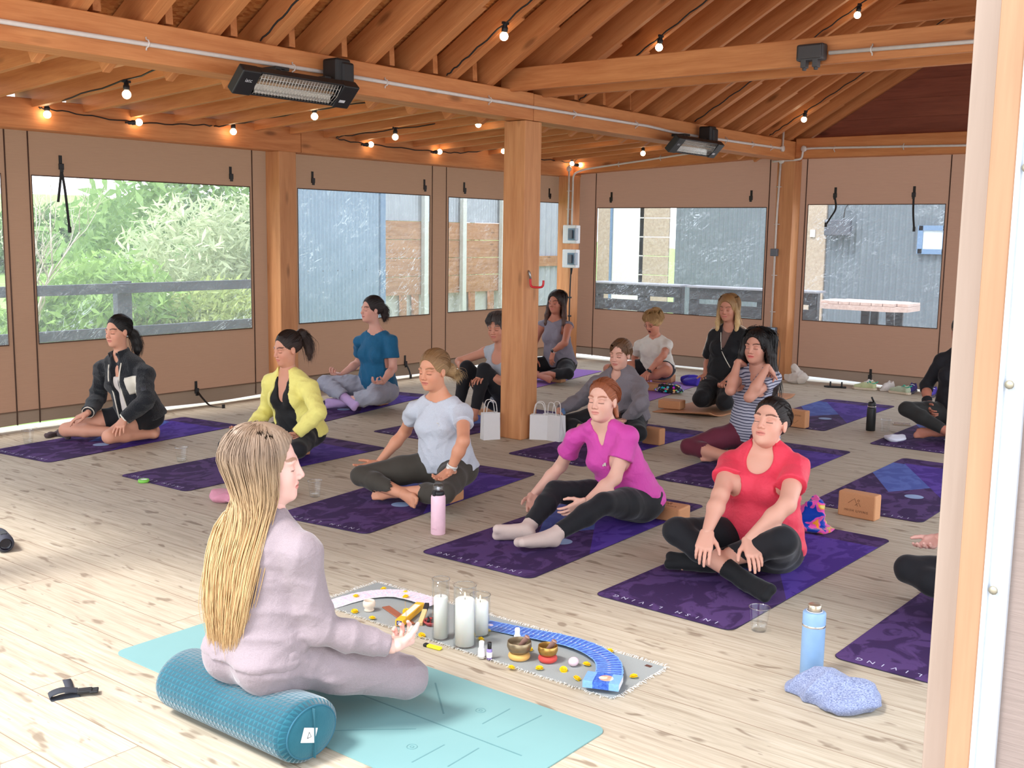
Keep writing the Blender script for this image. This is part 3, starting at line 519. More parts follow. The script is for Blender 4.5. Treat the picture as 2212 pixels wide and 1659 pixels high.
# joints of every person, in metres from the spot she sits on (x ahead of her, y to her left)
POSE = {
'black': ((4.775, 7.415), 178, 1.0, {'pel': (0, 0, 0.18), 'hipL': (0.02, 0.085, 0.175), 'hipR': (0.02, -0.085, 0.175), 'neck': (0.109, -0.049, 0.639), 'head': (0.131, -0.046, 0.833), 'shL': (0.042, 0.162, 0.513), 'shR': (0.153, -0.235, 0.526), 'knL': (0.389, 0.228, 0.087), 'anL': (0.007, 0.191, 0.051), 'toL': (-0.113, 0.041, 0.041), 'knR': (0.451, -0.289, 0.08), 'anR': (0.18, 0.05, 0.07), 'toR': (0.12, 0.2, 0.05), 'elL': (0.126, 0.311, 0.335), 'wrL': (0.265, 0.23, 0.204), 'tiL': (0.378, 0.315, 0.121), 'elR': (0.171, -0.305, 0.3), 'wrR': (0.356, -0.127, 0.221), 'tiR': (0.5, -0.19, 0.157), 'nose': (0.236, -0.024, 0.803)}),
'yellow': ((5.151, 5.975), 180, 1.0, {'pel': (0, 0, 0.18), 'hipL': (0.02, 0.085, 0.175), 'hipR': (0.02, -0.085, 0.175), 'neck': (0.071, -0.036, 0.612), 'head': (0.087, -0.024, 0.781), 'shL': (0.042, 0.157, 0.511), 'shR': (0.082, -0.208, 0.517), 'knL': (0.3, 0.33, 0.13), 'anL': (0.327, -0.05, 0.077), 'toL': (0.397, -0.21, 0.057), 'knR': (0.388, -0.339, 0.077), 'anR': (0.381, 0.046, 0.071), 'toR': (0.461, 0.206, 0.051), 'elL': (0.131, 0.35, 0.371), 'wrL': (0.266, 0.258, 0.217), 'tiL': (0.429, 0.248, 0.236), 'elR': (0.045, -0.307, 0.302), 'wrR': (0.272, -0.248, 0.184), 'tiR': (0.433, -0.219, 0.203), 'nose': (0.19, -0.038, 0.739)}),
'blue': ((7.099, 7.14), 180, 1.0, {'pel': (0, 0, 0.17), 'hipL': (0.02, 0.085, 0.165), 'hipR': (0.02, -0.085, 0.165), 'neck': (0.014, -0.002, 0.713), 'head': (0.057, -0.015, 0.907), 'shL': (-0.005, 0.182, 0.627), 'shR': (0.04, -0.189, 0.595), 'knL': (0.358, 0.308, 0.168), 'anL': (0.33, -0.1, 0.07), 'toL': (0.4, -0.26, 0.05), 'knR': (0.315, -0.362, 0.219), 'anR': (0.366, 0.001, 0.102), 'toR': (0.446, 0.161, 0.082), 'elL': (0.013, 0.217, 0.382), 'wrL': (0.212, 0.279, 0.276), 'tiL': (0.377, 0.287, 0.289), 'elR': (-0.057, -0.291, 0.398), 'wrR': (0.139, -0.344, 0.278), 'tiR': (0.299, -0.352, 0.314), 'nose': (0.164, -0.042, 0.885)}),
'grey': ((4.922, 4.346), 180, 1.0, {'pel': (0, 0, 0.19), 'hipL': (0.02, 0.085, 0.185), 'hipR': (0.02, -0.085, 0.185), 'neck': (0.046, -0.022, 0.633), 'head': (0.091, -0.035, 0.793), 'shL': (0.034, 0.158, 0.547), 'shR': (0.07, -0.207, 0.526), 'knL': (0.36, 0.3, 0.135), 'anL': (0.33, -0.1, 0.07), 'toL': (0.4, -0.26, 0.05), 'knR': (0.356, -0.392, 0.133), 'anR': (0.375, -0.011, 0.084), 'toR': (0.455, 0.149, 0.064), 'elL': (0.202, 0.304, 0.42), 'wrL': (0.227, 0.228, 0.239), 'tiL': (0.382, 0.234, 0.186), 'elR': (-0.023, -0.374, 0.364), 'wrR': (0.131, -0.466, 0.164), 'tiR': (0.291, -0.505, 0.155), 'nose': (0.197, -0.028, 0.758)}),
'tank': ((7.404, 5.888), 180, 1.0, {'pel': (0, 0, 0.18), 'hipL': (0.02, 0.085, 0.175), 'hipR': (0.02, -0.085, 0.175), 'neck': (0.047, 0.026, 0.636), 'head': (0.107, 0.014, 0.814), 'shL': (0.047, 0.191, 0.581), 'shR': (0.056, -0.15, 0.583), 'knL': (0.299, 0.032, 0.464), 'anL': (0.42, 0.02, 0.07), 'toL': (0.6, 0.03, 0.03), 'knR': (0.288, -0.175, 0.465), 'anR': (0.4, -0.18, 0.07), 'toR': (0.58, -0.2, 0.03), 'elL': (0.097, 0.261, 0.341), 'wrL': (0.279, 0.027, 0.406), 'tiL': (0.442, 0.045, 0.387), 'elR': (0.128, -0.399, 0.485), 'wrR': (0.242, -0.213, 0.396), 'tiR': (0.323, -0.081, 0.339), 'nose': (0.207, 0.039, 0.769)}),
'brown': ((9.829, 7.007), 180, 1.0, {'pel': (0, 0, 0.19), 'hipL': (0.02, 0.085, 0.185), 'hipR': (0.02, -0.085, 0.185), 'neck': (0.044, -0.037, 0.688), 'head': (0.06, -0.017, 0.87), 'shL': (0.038, 0.136, 0.612), 'shR': (0.054, -0.215, 0.602), 'knL': (0.3, 0.33, 0.13), 'anL': (0.327, -0.05, 0.077), 'toL': (0.397, -0.21, 0.057), 'knR': (0.3, -0.33, 0.13), 'anR': (0.37, 0.045, 0.078), 'toR': (0.45, 0.205, 0.058), 'elL': (0.21, 0.214, 0.449), 'wrL': (0.197, 0.051, 0.343), 'tiL': (0.232, 0.036, 0.181), 'elR': (0.104, -0.285, 0.392), 'wrR': (0.25, -0.163, 0.253), 'tiR': (0.356, -0.113, 0.137), 'nose': (0.168, -0.014, 0.839)}),
'hood': ((7.298, 4.564), 180, 1.0, {'pel': (0, 0, 0.18), 'hipL': (0.02, 0.085, 0.175), 'hipR': (0.02, -0.085, 0.175), 'neck': (0.048, -0.018, 0.543), 'head': (0.07, -0.001, 0.687), 'shL': (0.043, 0.16, 0.443), 'shR': (0.075, -0.215, 0.425), 'knL': (0.3, 0.33, 0.13), 'anL': (0.327, -0.05, 0.077), 'toL': (0.397, -0.21, 0.057), 'knR': (0.26, -0.407, 0.117), 'anR': (0.348, -0.034, 0.082), 'toR': (0.428, 0.126, 0.062), 'elL': (0.241, 0.307, 0.352), 'wrL': (0.175, 0.142, 0.198), 'tiL': (0.315, 0.142, 0.198), 'elR': (0, -0.409, 0.28), 'wrR': (0.211, -0.481, 0.205), 'tiR': (0.31, -0.421, 0.088), 'nose': (0.176, 0.004, 0.652)}),
'pink': ((5.212, 3.19), 176, 1.0, {'pel': (0, 0, 0.12), 'hipL': (0.02, 0.085, 0.115), 'hipR': (0.02, -0.085, 0.115), 'neck': (0.165, -0.084, 0.572), 'head': (0.203, -0.07, 0.707), 'shL': (0.158, 0.081, 0.52), 'shR': (0.189, -0.273, 0.466), 'knL': (0.416, 0.12, 0.192), 'anL': (0.759, 0.038, 0.06), 'toL': (0.937, -0.027, 0.07), 'knR': (0.383, -0.248, 0.189), 'anR': (0.734, -0.161, 0.05), 'toR': (0.856, -0.268, 0.053), 'elL': (0.249, 0.063, 0.296), 'wrL': (0.454, 0.026, 0.187), 'tiL': (0.566, -0.074, 0.101), 'elR': (0.136, -0.414, 0.274), 'wrR': (0.274, -0.51, 0.102), 'tiR': (0.372, -0.426, -0), 'nose': (0.311, -0.05, 0.688)}),
'yawn': ((10.182, 5.956), 180, 1.0, {'pel': (0, 0, 0.2), 'hipL': (0.02, 0.085, 0.195), 'hipR': (0.02, -0.085, 0.195), 'neck': (0.095, 0.024, 0.535), 'head': (0.168, 0.032, 0.704), 'shL': (0.1, 0.176, 0.472), 'shR': (0.112, -0.167, 0.437), 'knL': (0.346, 0.324, 0.229), 'anL': (0.332, -0.036, 0.094), 'toL': (0.402, -0.196, 0.074), 'knR': (0.265, -0.458, 0.171), 'anR': (0.342, -0.087, 0.104), 'toR': (0.422, 0.073, 0.084), 'elL': (0.333, 0.266, 0.383), 'wrL': (0.43, 0.146, 0.205), 'tiL': (0.586, 0.174, 0.159), 'elR': (-0.029, -0.305, 0.282), 'wrR': (0.054, -0.148, 0.129), 'tiR': (0.157, -0.026, 0.089), 'nose': (0.257, 0.014, 0.639)}),
'kneel': ((9.378, 4.74), 183, 1.0, {'pel': (0, 0, 0.25), 'hipL': (0.02, 0.085, 0.245), 'hipR': (0.02, -0.085, 0.245), 'neck': (-0, 0.036, 0.772), 'head': (0.036, 0.025, 0.949), 'shL': (0.007, 0.181, 0.696), 'shR': (-0.003, -0.12, 0.676), 'knL': (0.388, 0.188, 0.111), 'anL': (-0.02, 0.1, 0.07), 'toL': (-0.2, 0.09, 0.04), 'knR': (0.404, -0.043, 0.124), 'anR': (-0.02, -0.1, 0.07), 'toR': (-0.2, -0.09, 0.04), 'elL': (0.057, 0.251, 0.486), 'wrL': (0.215, 0.094, 0.261), 'tiL': (0.369, 0.124, 0.211), 'elR': (-0.064, -0.2, 0.459), 'wrR': (0.105, -0.153, 0.303), 'tiR': (0.241, -0.096, 0.228), 'nose': (0.141, 0.027, 0.911)}),
'strip': ((7.25, 3.421), 180, 1.0, {'pel': (0, 0, 0.19), 'hipL': (0.02, 0.085, 0.185), 'hipR': (0.02, -0.085, 0.185), 'neck': (0.005, 0.027, 0.683), 'head': (0.041, 0.022, 0.837), 'shL': (0.023, 0.156, 0.624), 'shR': (-0.007, -0.113, 0.637), 'knL': (0.3, 0.33, 0.13), 'anL': (0.327, -0.05, 0.077), 'toL': (0.397, -0.21, 0.057), 'knR': (0.322, -0.342, 0.102), 'anR': (0.372, 0.039, 0.074), 'toR': (0.452, 0.199, 0.054), 'elL': (0.267, 0.09, 0.505), 'wrL': (0.195, 0.185, 0.724), 'tiL': (0.054, 0.167, 0.64), 'elR': (0.25, -0.064, 0.537), 'wrR': (0.119, -0.081, 0.731), 'tiR': (-0.029, -0.091, 0.659), 'nose': (0.15, 0.021, 0.812)}),
'red': ((4.907, 2.244), 180, 1.04, {'pel': (0, 0, 0.104), 'hipL': (0.02, 0.088, 0.099), 'hipR': (0.02, -0.088, 0.099), 'neck': (0.01, 0.01, 0.621), 'head': (0.043, 0.04, 0.726), 'shL': (0.015, 0.176, 0.526), 'shR': (0.022, -0.168, 0.497), 'knL': (0.365, 0.274, 0.253), 'anL': (0.343, -0.104, 0.07), 'toL': (0.404, -0.292, 0.068), 'knR': (0.391, -0.257, 0.207), 'anR': (0.417, 0.111, 0.052), 'toR': (0.52, 0.279, 0.056), 'elL': (0.241, 0.234, 0.393), 'wrL': (0.392, 0.12, 0.238), 'tiL': (0.488, 0.224, 0.141), 'elR': (0.263, -0.098, 0.389), 'wrR': (0.463, -0.058, 0.255), 'tiR': (0.589, -0.019, 0.145), 'nose': (0.159, 0.041, 0.735)}),
'blacktop': ((9.286, 2.556), 180, 1.02, {'pel': (0, 0, 0.182), 'hipL': (0.02, 0.087, 0.177), 'hipR': (0.02, -0.087, 0.177), 'neck': (0.011, 0.008, 0.735), 'head': (0.045, 0.007, 0.883), 'shL': (0.011, 0.176, 0.65), 'shR': (0.009, -0.145, 0.627), 'knL': (0.306, 0.337, 0.133), 'anL': (0.333, -0.051, 0.077), 'toL': (0.404, -0.214, 0.057), 'knR': (0.369, -0.296, 0.245), 'anR': (0.414, 0.066, 0.1), 'toR': (0.458, 0.247, 0.048), 'elL': (0.061, 0.246, 0.435), 'wrL': (0.192, 0.237, 0.27), 'tiL': (0.332, 0.237, 0.27), 'elR': (0.014, -0.258, 0.409), 'wrR': (0.184, -0.187, 0.255), 'tiR': (0.314, -0.101, 0.192), 'nose': (0.145, 0.007, 0.863)}),
'corner': ((4.95, 1.0), 180, 1.0, {'pel': (0, 0, 0.16), 'hipL': (0.02, 0.085, 0.155), 'hipR': (0.02, -0.085, 0.155), 'neck': (0.02, 0, 0.635), 'head': (0.05, 0, 0.815), 'shL': (0.02, 0.165, 0.55), 'shR': (0.02, -0.165, 0.55), 'knL': (0.3, 0.33, 0.13), 'anL': (0.327, -0.05, 0.077), 'toL': (0.38, -0.228, 0.116), 'knR': (0.141, -0.483, 0.159), 'anR': (0.298, -0.137, 0.095), 'toR': (0.376, -0.305, 0.138), 'elL': (0.07, 0.235, 0.34), 'wrL': (0.188, 0.232, 0.26), 'tiL': (0.328, 0.232, 0.26), 'elR': (0.07, -0.235, 0.34), 'wrR': (-0.047, -0.426, 0.27), 'tiR': (0.112, -0.45, 0.236), 'nose': (0.15, 0, 0.795)}),
'instr': ((2.178, 2.713), 0, 1.03, {'pel': (0, 0, 0.273), 'hipL': (0.02, 0.088, 0.268), 'hipR': (0.02, -0.088, 0.268), 'neck': (0.012, -0.011, 0.709), 'head': (0.025, -0.001, 0.87), 'shL': (-0.009, 0.153, 0.569), 'shR': (0.008, -0.182, 0.618), 'knL': (0.3, 0.34, 0.17), 'anL': (0.335, -0.045, 0.083), 'toL': (0.407, -0.21, 0.063), 'knR': (0.351, -0.305, 0.138), 'anR': (0.391, 0.103, 0.07), 'toR': (0.474, 0.268, 0.05), 'elL': (0.041, 0.223, 0.346), 'wrL': (0.188, 0.239, 0.329), 'tiL': (0.328, 0.239, 0.329), 'elR': (0.046, -0.217, 0.374), 'wrR': (0.227, -0.358, 0.297), 'tiR': (0.383, -0.296, 0.275), 'nose': (0.115, -0.089, 0.841)}),
}
# ================================================================ bodies: smooth-blended volumes turned into one continuous skin
def V3(*a): return np.array(a[0] if len(a) == 1 else a, float)
def nrm(v): return v/(np.linalg.norm(v)+1e-12)
class Field:
    """distance field on a regular grid; shapes are blended into it"""
    def __init__(s, lo, hi, h):
        s.lo = V3(lo); s.h = h; s.n = np.maximum(2, np.ceil((V3(hi)-s.lo)/h).astype(int)+1)
        s.d = np.full(s.n, .25, np.float32)
    def sub(s, lo, hi):
        a = np.clip(np.floor((lo-s.lo)/s.h).astype(int), 0, s.n); b = np.clip(np.ceil((hi-s.lo)/s.h).astype(int)+1, 0, s.n)
        if (b <= a).any(): return None, None
        ax = [(s.lo[i]+s.h*np.arange(a[i], b[i])).astype(np.float32) for i in range(3)]
        return tuple(slice(a[i], b[i]) for i in range(3)), (ax[0][:, None, None], ax[1][None, :, None], ax[2][None, None, :])
    def all(s): return s.sub(s.lo-1, s.lo+s.n*s.h+1)
    def put(s, pr, grow=0.0, mode='u', k=None):
        kk = pr[2] if k is None else k; mg = grow+kk+3*s.h
        lo, hi = bounds(pr); sl, P = s.sub(lo-mg, hi+mg)
        if sl is None: return
        d = dist(pr, P)-grow; o = s.d[sl]
        if mode == 'u':
            h = np.maximum(kk-np.abs(o-d), 0)/max(kk, 1e-6); s.d[sl] = np.minimum(o, d)-h*h*kk*.25
        else:
            d = -d; h = np.maximum(kk-np.abs(o-d), 0)/max(kk, 1e-6); s.d[sl] = np.maximum(o, d)+h*h*kk*.25
    def plane(s, p, n, k=0.0):
        """keeps the side the normal points away from"""
        p, n = V3(p), nrm(V3(n)); sl, P = s.all(); d = (P[0]-p[0])*n[0]+(P[1]-p[1])*n[1]+(P[2]-p[2])*n[2]
        s.d = np.maximum(s.d, d.astype(np.float32))
    def wrinkle(s, amp, freq, seed, n=6, stretch=(1, 1, 1)):
        """sparse creases: sharp ridges that fade in and out over the cloth"""
        r = np.random.default_rng(seed); sl, P = s.all(); w = 0
        for i in range(n):
            a = nrm(r.normal(size=3)*V3(.8, .8, 1.3))*freq*(.55+.7*r.random()); m = nrm(r.normal(size=3))*freq*.16; c = nrm(r.normal(size=3))*freq*.3
            ph = P[0]*a[0]+P[1]*a[1]+P[2]*a[2]+r.random()*6.28+1.1*np.sin(P[0]*c[0]+P[1]*c[1]+P[2]*c[2]+i)
            w = w+((1-np.abs(np.sin(ph*.5)))**1.6*1.7-.65)*np.clip(.15+1.1*np.sin(P[0]*m[0]+P[1]*m[1]+P[2]*m[2]+r.random()*6.28), 0, 1)
        s.d = s.d-(amp*.75*w).astype(np.float32)
    def mesh(s):
        d = s.d; ins = d < 0; n = s.n; base = None
        c = np.zeros(n-1, np.uint8)
        for i in (0, 1):
            for j in (0, 1):
                for k in (0, 1): c += ins[i:n[0]-1+i, j:n[1]-1+j, k:n[2]-1+k]
        act = (c > 0) & (c < 8); idx = np.argwhere(act); N = len(idx)
        if N == 0: return np.zeros((0, 3)), np.zeros((0, 4), int)
        vid = np.full(act.shape, -1, np.int64); vid[act] = np.arange(N)
        cs = [(i, j, k) for i in (0, 1) for j in (0, 1) for k in (0, 1)]
        val = np.stack([d[idx[:, 0]+a, idx[:, 1]+b, idx[:, 2]+e] for a, b, e in cs], 1); S = np.zeros((N, 3)); W = np.zeros(N)
        for p in range(8):
            for q in range(p+1, 8):
                df = [cs[q][t]-cs[p][t] for t in range(3)]
                if sum(abs(x) for x in df) != 1: continue
                a, b = val[:, p], val[:, q]; m_ = (a < 0) != (b < 0); t = np.where(m_, a/np.where(m_, a-b, 1), 0)
                S += np.where(m_[:, None], np.array(cs[p])+t[:, None]*np.array(df), 0); W += m_
        v = s.lo+s.h*(idx+S/W[:, None]); Q = []
        for ax in range(3):
            u, w_ = (ax+1) % 3, (ax+2) % 3; A = np.take(ins, range(n[ax]-1), ax); B = np.take(ins, range(1, n[ax]), ax); e = np.argwhere(A != B)
            e = e[(e[:, u] > 0) & (e[:, w_] > 0) & (e[:, u] < n[u]-1) & (e[:, w_] < n[w_]-1)]
            if not len(e): continue
            fl_ = A[e[:, 0], e[:, 1], e[:, 2]]; q = []
            for du, dw in ((1, 1), (0, 1), (0, 0), (1, 0)):
                t = e.copy(); t[:, u] -= du; t[:, w_] -= dw; q.append(vid[t[:, 0], t[:, 1], t[:, 2]])
            q = np.stack(q, 1); q = np.where(fl_[:, None], q, q[:, ::-1]); Q.append(q)
        Q = np.concatenate(Q); return v, Q[(Q >= 0).all(1)]
# shapes: ('c', (a, b, ra, rb), k) tapered limb; ('e', (centre, axes 3x3 rows, radii), k) ellipsoid
def cap(a, b, ra, rb=None, k=.02): return ('c', (V3(a), V3(b), ra, ra if rb is None else rb), k)
def ell(c, R, r, k=.02): return ('e', (V3(c), np.eye(3) if R is None else np.array(R), V3(r) if hasattr(r, '__len__') else V3(r, r, r)), k)
def bounds(p):
    if p[0] == 'c': a, b, ra, rb = p[1]; r = max(ra, rb); return np.minimum(a, b)-r, np.maximum(a, b)+r
    c, R, r = p[1]; e = np.sqrt(((R*r[:, None])**2).sum(0)); return c-e, c+e
def dist(p, P):
    f = np.float32
    if p[0] == 'c':
        a, b, ra, rb = p[1]; ab = b-a; L2 = max(ab@ab, 1e-9); x, y, z = P[0]-f(a[0]), P[1]-f(a[1]), P[2]-f(a[2])
        t = np.clip((x*f(ab[0])+y*f(ab[1])+z*f(ab[2]))*f(1/L2), 0, 1)
        return np.sqrt((x-t*f(ab[0]))**2+(y-t*f(ab[1]))**2+(z-t*f(ab[2]))**2)-(f(ra)+t*f(rb-ra))
    c, R, r = p[1]; x, y, z = P[0]-f(c[0]), P[1]-f(c[1]), P[2]-f(c[2]); k0 = 0; k1 = 0
    for i in range(3):
        q = x*f(R[i, 0])+y*f(R[i, 1])+z*f(R[i, 2]); k0 = k0+(q*f(1/r[i]))**2; k1 = k1+(q*f(1/r[i]**2))**2
    k0 = np.sqrt(k0); return k0*(k0-1)/np.maximum(np.sqrt(k1), f(1e-6))
def to_mesh(name, parts, mats, parent, cols=None, attrs=None, smooth_it=1, label=None):
    V = []; F = []; n = 0
    for v, q in parts: V.append(v); F.append(q+n); n += len(v)
    V = np.concatenate(V) if V else np.zeros((0, 3)); F = np.concatenate(F) if F else np.zeros((0, 4), int)
    for _ in range(smooth_it):
        A = np.zeros_like(V); c = np.zeros(len(V))
        for i in range(4):
            for j in (1, 3): np.add.at(A, F[:, i], V[F[:, (i+j) % 4]]); np.add.at(c, F[:, i], 1)
        m_ = c > 0; V[m_] += .5*(A[m_]/c[m_, None]-V[m_])
    me = bpy.data.meshes.new(name); me.vertices.add(len(V)); me.vertices.foreach_set('co', V.astype(np.float32).ravel())
    me.loops.add(4*len(F)); me.loops.foreach_set('vertex_index', F.astype(np.int32).ravel()); me.polygons.add(len(F)); me.polygons.foreach_set('loop_start', np.arange(0, 4*len(F), 4, dtype=np.int32))
    me.polygons.foreach_set('use_smooth', np.ones(len(F), bool))
    for q in (mats if isinstance(mats, (list, tuple)) else [mats]): me.materials.append(q)
    me.update(calc_edges=True)
    if cols is not None:
        a = me.color_attributes.new('Col', 'FLOAT_COLOR', 'POINT'); a.data.foreach_set('color', cols(V).astype(np.float32).ravel())
    for k, fn in (attrs or {}).items():
        a = me.attributes.new(k, 'FLOAT', 'POINT'); a.data.foreach_set('value', fn(V).astype(np.float32))
    o = bpy.data.objects.new(name, me); col.objects.link(o); o.parent = parent
    if label: o['label'] = label
    return o

def skin_mat(name, c):
    t = NT(name); at = t.n('VertexColor', layer_name='Col'); n = t.noise(t.coord(), 60, 3); n2 = t.noise(t.coord(), 9, 3)
    cc = t.mix(t.math('MULTIPLY', n2, .22), at.outputs['Color'], tuple(x*y for x, y in zip(srgb(c)[:3], (.92, .74, .70)))+(1,))
    return t.bsdf(cc, .52, 0, n, .06, .002, sss=.12, spec=.35)
def hair_mat(name, root, tip, z0=None, z1=None, streak=.5):
    """fine strands along the attribute 'hs'; colour runs root -> tip over attribute 'ht'"""
    t = NT(name); a = t.n('Attribute', attribute_name='hs').outputs['Fac']; h = t.n('Attribute', attribute_name='ht').outputs['Fac']
    cx = t.n('CombineXYZ'); t.l(t.math('MULTIPLY', a, 34.0), cx.inputs[0]); t.l(t.math('MULTIPLY', h, 1.6), cx.inputs[1])
    n = t.noise(cx.outputs[0], 1.0, 5, .75); r, p = srgb(root), srgb(tip)
    base = t.mix(t.ramp(h, [(.15, (0, 0, 0)), (.75, (1, 1, 1))]), r, p)
    c = t.mix(t.math('MULTIPLY', t.ramp(n, [(.35, (1, 1, 1)), (.6, (0, 0, 0))]), streak), base, tuple(x*.35 for x in r[:3])+(1,))
    c = t.mix(t.math('MULTIPLY', t.ramp(n, [(.55, (0, 0, 0)), (.75, (1, 1, 1))]), streak*.5), c, tuple(min(1, x*1.5+.01) for x in p[:3])+(1,))
    return t.bsdf(c, .42, 0, n, .55, .006, spec=.4)

class Person:
    def __init__(s, key, label, skin=(226, 176, 152), fat=1.0, group=None, voxel=.009, hv=.0026):
        (ox, oy), az, sc, J = POSE[key]; s.key = key; s.J = {k: V3(v) for k, v in J.items()}; s.sc = sc; s.fat = fat; s.vox = voxel; s.hv = hv; s.skin = skin
        s.root = empty('person', (ox, oy, .006), math.radians(az), label, 'person', group); s.pr = {}; s.build_prims()
    def build_prims(s):
        J, c, f = s.J, s.sc, s.fat; pr = s.pr; up_ = nrm(J['neck']-J['pel']); lat = nrm((J['shL']-J['shR'])*V3(1, 1, .4)); lat = nrm(lat-up_*(lat@up_)); fr = np.cross(lat, up_)
        hl = nrm(V3(0, 1, 0)*.75+lat*.25); hu = nrm(V3(0, 0, 1)*.6+up_*.4); hl = nrm(hl-hu*(hl@hu)); hf = np.cross(hl, hu)
        R = np.array([fr, lat, up_]); RH = np.array([hf, hl, hu]); s.R, s.RH = R, RH; T = np.linalg.norm(J['neck']-J['pel']); s.T = T
        sp = lambda t, a=0, b=0: J['pel']+up_*T*t+fr*a+lat*b
        s.sp = sp
        pr['pelvis'] = [ell(J['pel']+hu*.0, RH, (.105*f*c, .165*f*c, .12*c), .05)]+[ell(J['pel']+hf*-.045*c+hl*sg*.075*c-hu*.015*c, RH, (.10*f*c, .098*f*c, .095*c), .04) for sg in (1, -1)]
        pr['torso'] = [ell(sp(.28, .004), R, (.098*f*c, .138*f*c, .15*c), .06), ell(sp(.56, 0), R, (.098*f*c, .142*f*c, .17*c), .06), ell(sp(.80, -.01), R, (.078*c, .14*c, .080*c), .05)]
        pr['breast'] = [ell(sp(.60, .070*c*f, sg*.068*c), R, (.055*f*c, .062*f*c, .060*f*c), .035) for sg in (1, -1)]
        H, N = J['head'], J['neck']
        pr['trap'] = [cap(N+up_*.018*c, J['sh'+x]+up_*.004, .040*c, .034*c, .03) for x in 'LR']
        pr['neck'] = [cap(N-up_*.03*c, H-nrm(H-N)*.04*c, .050*c, .047*c, .03)]
        for x in 'LR':
            sh, el, wr = J['sh'+x], J['el'+x], J['wr'+x]; g = .5+.5*f
            pr['ua'+x] = [ell(sh, R, (.041*c*g, .041*c*g, .041*c), .035), cap(sh, el, .043*c*f, .036*c*g, .03)]
            m_ = sh+(el-sh)*.0; pr['fa'+x] = [cap(el, el+(wr-el)*.35, .035*c*g, .036*c*g, .02), cap(el+(wr-el)*.35, wr, .036*c*g, .0235*c, .02)]
            hp, kn, an, to = J['hip'+x], J['kn'+x], J['an'+x], J['to'+x]
            pr['th'+x] = [cap(hp, hp+(kn-hp)*.45, .086*c*f, .076*c*f, .05), cap(hp+(kn-hp)*.45, kn, .076*c*f, .052*c*g, .03)]
            pr['sn'+x] = [cap(kn, kn+(an-kn)*.35, .050*c*g, .050*c*g, .02), cap(kn+(an-kn)*.35, an, .050*c*g, .032*c, .02)]
            d = nrm(to-an); L = np.linalg.norm(to-an); sd = nrm(np.cross(d, nrm(kn-an))+1e-6); dn = np.cross(sd, d); dn = dn if dn @ (kn-an) < 0 else -dn
            ball = an+d*L*.62+dn*.018
            ft = [cap(an-d*.02+dn*.022, an+d*.02+dn*.012, .027*c, .030*c, .02), cap(an, ball, .029*c, .021*c, .025)]
            for i in range(5):
                b0 = ball+sd*(i-2)*.0145*c; b1 = b0+d*(.062-.006*abs(i-1))*c*(1.0 if i < 3 else .8)
                ft.append(cap(an+(ball-an)*.45+sd*(i-2)*.006, b0, .018*c, .0155*c, .015)); ft.append(cap(b0, b1, .0125*c, (.0125 if i == 0 else .0095)*c, .007))
            pr['ft'+x] = ft; s.__dict__['foot'+x] = (an, d, sd, dn)
        s.head_frame()
    def head_frame(s):
        J = s.J; n = nrm(J['nose']-J['head']); z = V3(0, 0, 1); l = nrm(np.cross(z, n)); f = nrm(np.cross(l, nrm(np.cross(n, l)))); u = np.cross(n, l)
        a = math.radians(13); f = n*math.cos(a)+u*math.sin(a); u = np.cross(f, l); s.HR = np.array([f, l, u]); s.H = J['head']
    def hw(s, p): return s.H+s.HR.T@(V3(p)*s.sc)
    def hl(s, V): return ((V-s.H)@s.HR.T)/s.sc
    def head_prims(s, mouth=0.0):
        c = s.sc; R = s.HR; E = lambda p, r, k=.02: ell(s.hw(p), R, V3(r)*c, k*c); C = lambda a, b, ra, rb, k=.01: cap(s.hw(a), s.hw(b), ra*c, rb*c, k*c)
        add = [E((-.012, 0, .035), (.093, .074, .082), .03), E((.025, 0, -.03), (.066, .057, .083), .03), E((.03, 0, -.072-mouth*.5), (.050, .047, .036), .03), E((.068, 0, -.093-mouth), (.018, .02, .016), .02)]
        add += [E((.050, sg*.034, -.033), (.030, .026, .030), .02) for sg in (1, -1)]+[E((.070, sg*.024, .021), (.018, .030, .011), .018) for sg in (1, -1)]
        sub_ = [E((.098, sg*.033, .002), (.020, .020, .014), .014) for sg in (1, -1)]
        add2 = [E((.0715, sg*.032, -.001), (.0135, .0155, .0125), .006) for sg in (1, -1)]
        add2 += [C((.084, 0, .014), (.1025, 0, -.027), .0085, .0108, .012)]+[E((.096, sg*.0125, -.032), (.010, .0075, .008), .006) for sg in (1, -1)]
        add2 += [E((.0855, 0, -.0535), (.010, .022, .0058), .007), E((.083, 0, -.0645-mouth), (.010, .019, .0066), .007)]
        add2 += [E((-.004, sg*.074, -.004), (.017, .008, .030), .008) for sg in (1, -1)]
        sub2 = [E((.106, sg*.0085, -.0385), (.006, .0035, .004), .003) for sg in (1, -1)]+[E((.004, sg*.083, .0), (.009, .006, .016), .006) for sg in (1, -1)]+[E((.098, 0, -.059), (.012, .024, .0012), .004)]
        if mouth: sub2.append(E((.088, 0, -.059-mouth*.5), (.02, .016, .006+mouth*.55), .006))
        return add, sub_, add2, sub2
    def hand_prims(s, x, palm='up', curl=.35, spread=.25, pinch=False, n=None):
        J, c = s.J, s.sc; wr, ti = J['wr'+x], J['ti'+x]; hx = nrm(ti-wr)
        nb = {'up': V3(0, 0, -1), 'down': V3(0, 0, 1), 'in': V3(0, 1 if x == 'L' else -1, 0), 'fwd': V3(-1, 0, 0)}[palm] if n is None else V3(n)
        nb = nrm(nb-hx*(nb@hx)); hy = np.cross(nb, hx); ts = -1 if x == 'L' else 1; out = []; L = lambda a, b, h=0: wr+hx*a*c+hy*b*ts*c+nb*h*c
        fl_ = [.070, .078, .072, .056]
        kn = [(.088, .030), (.092, .010), (.088, -.010), (.080, -.028)]
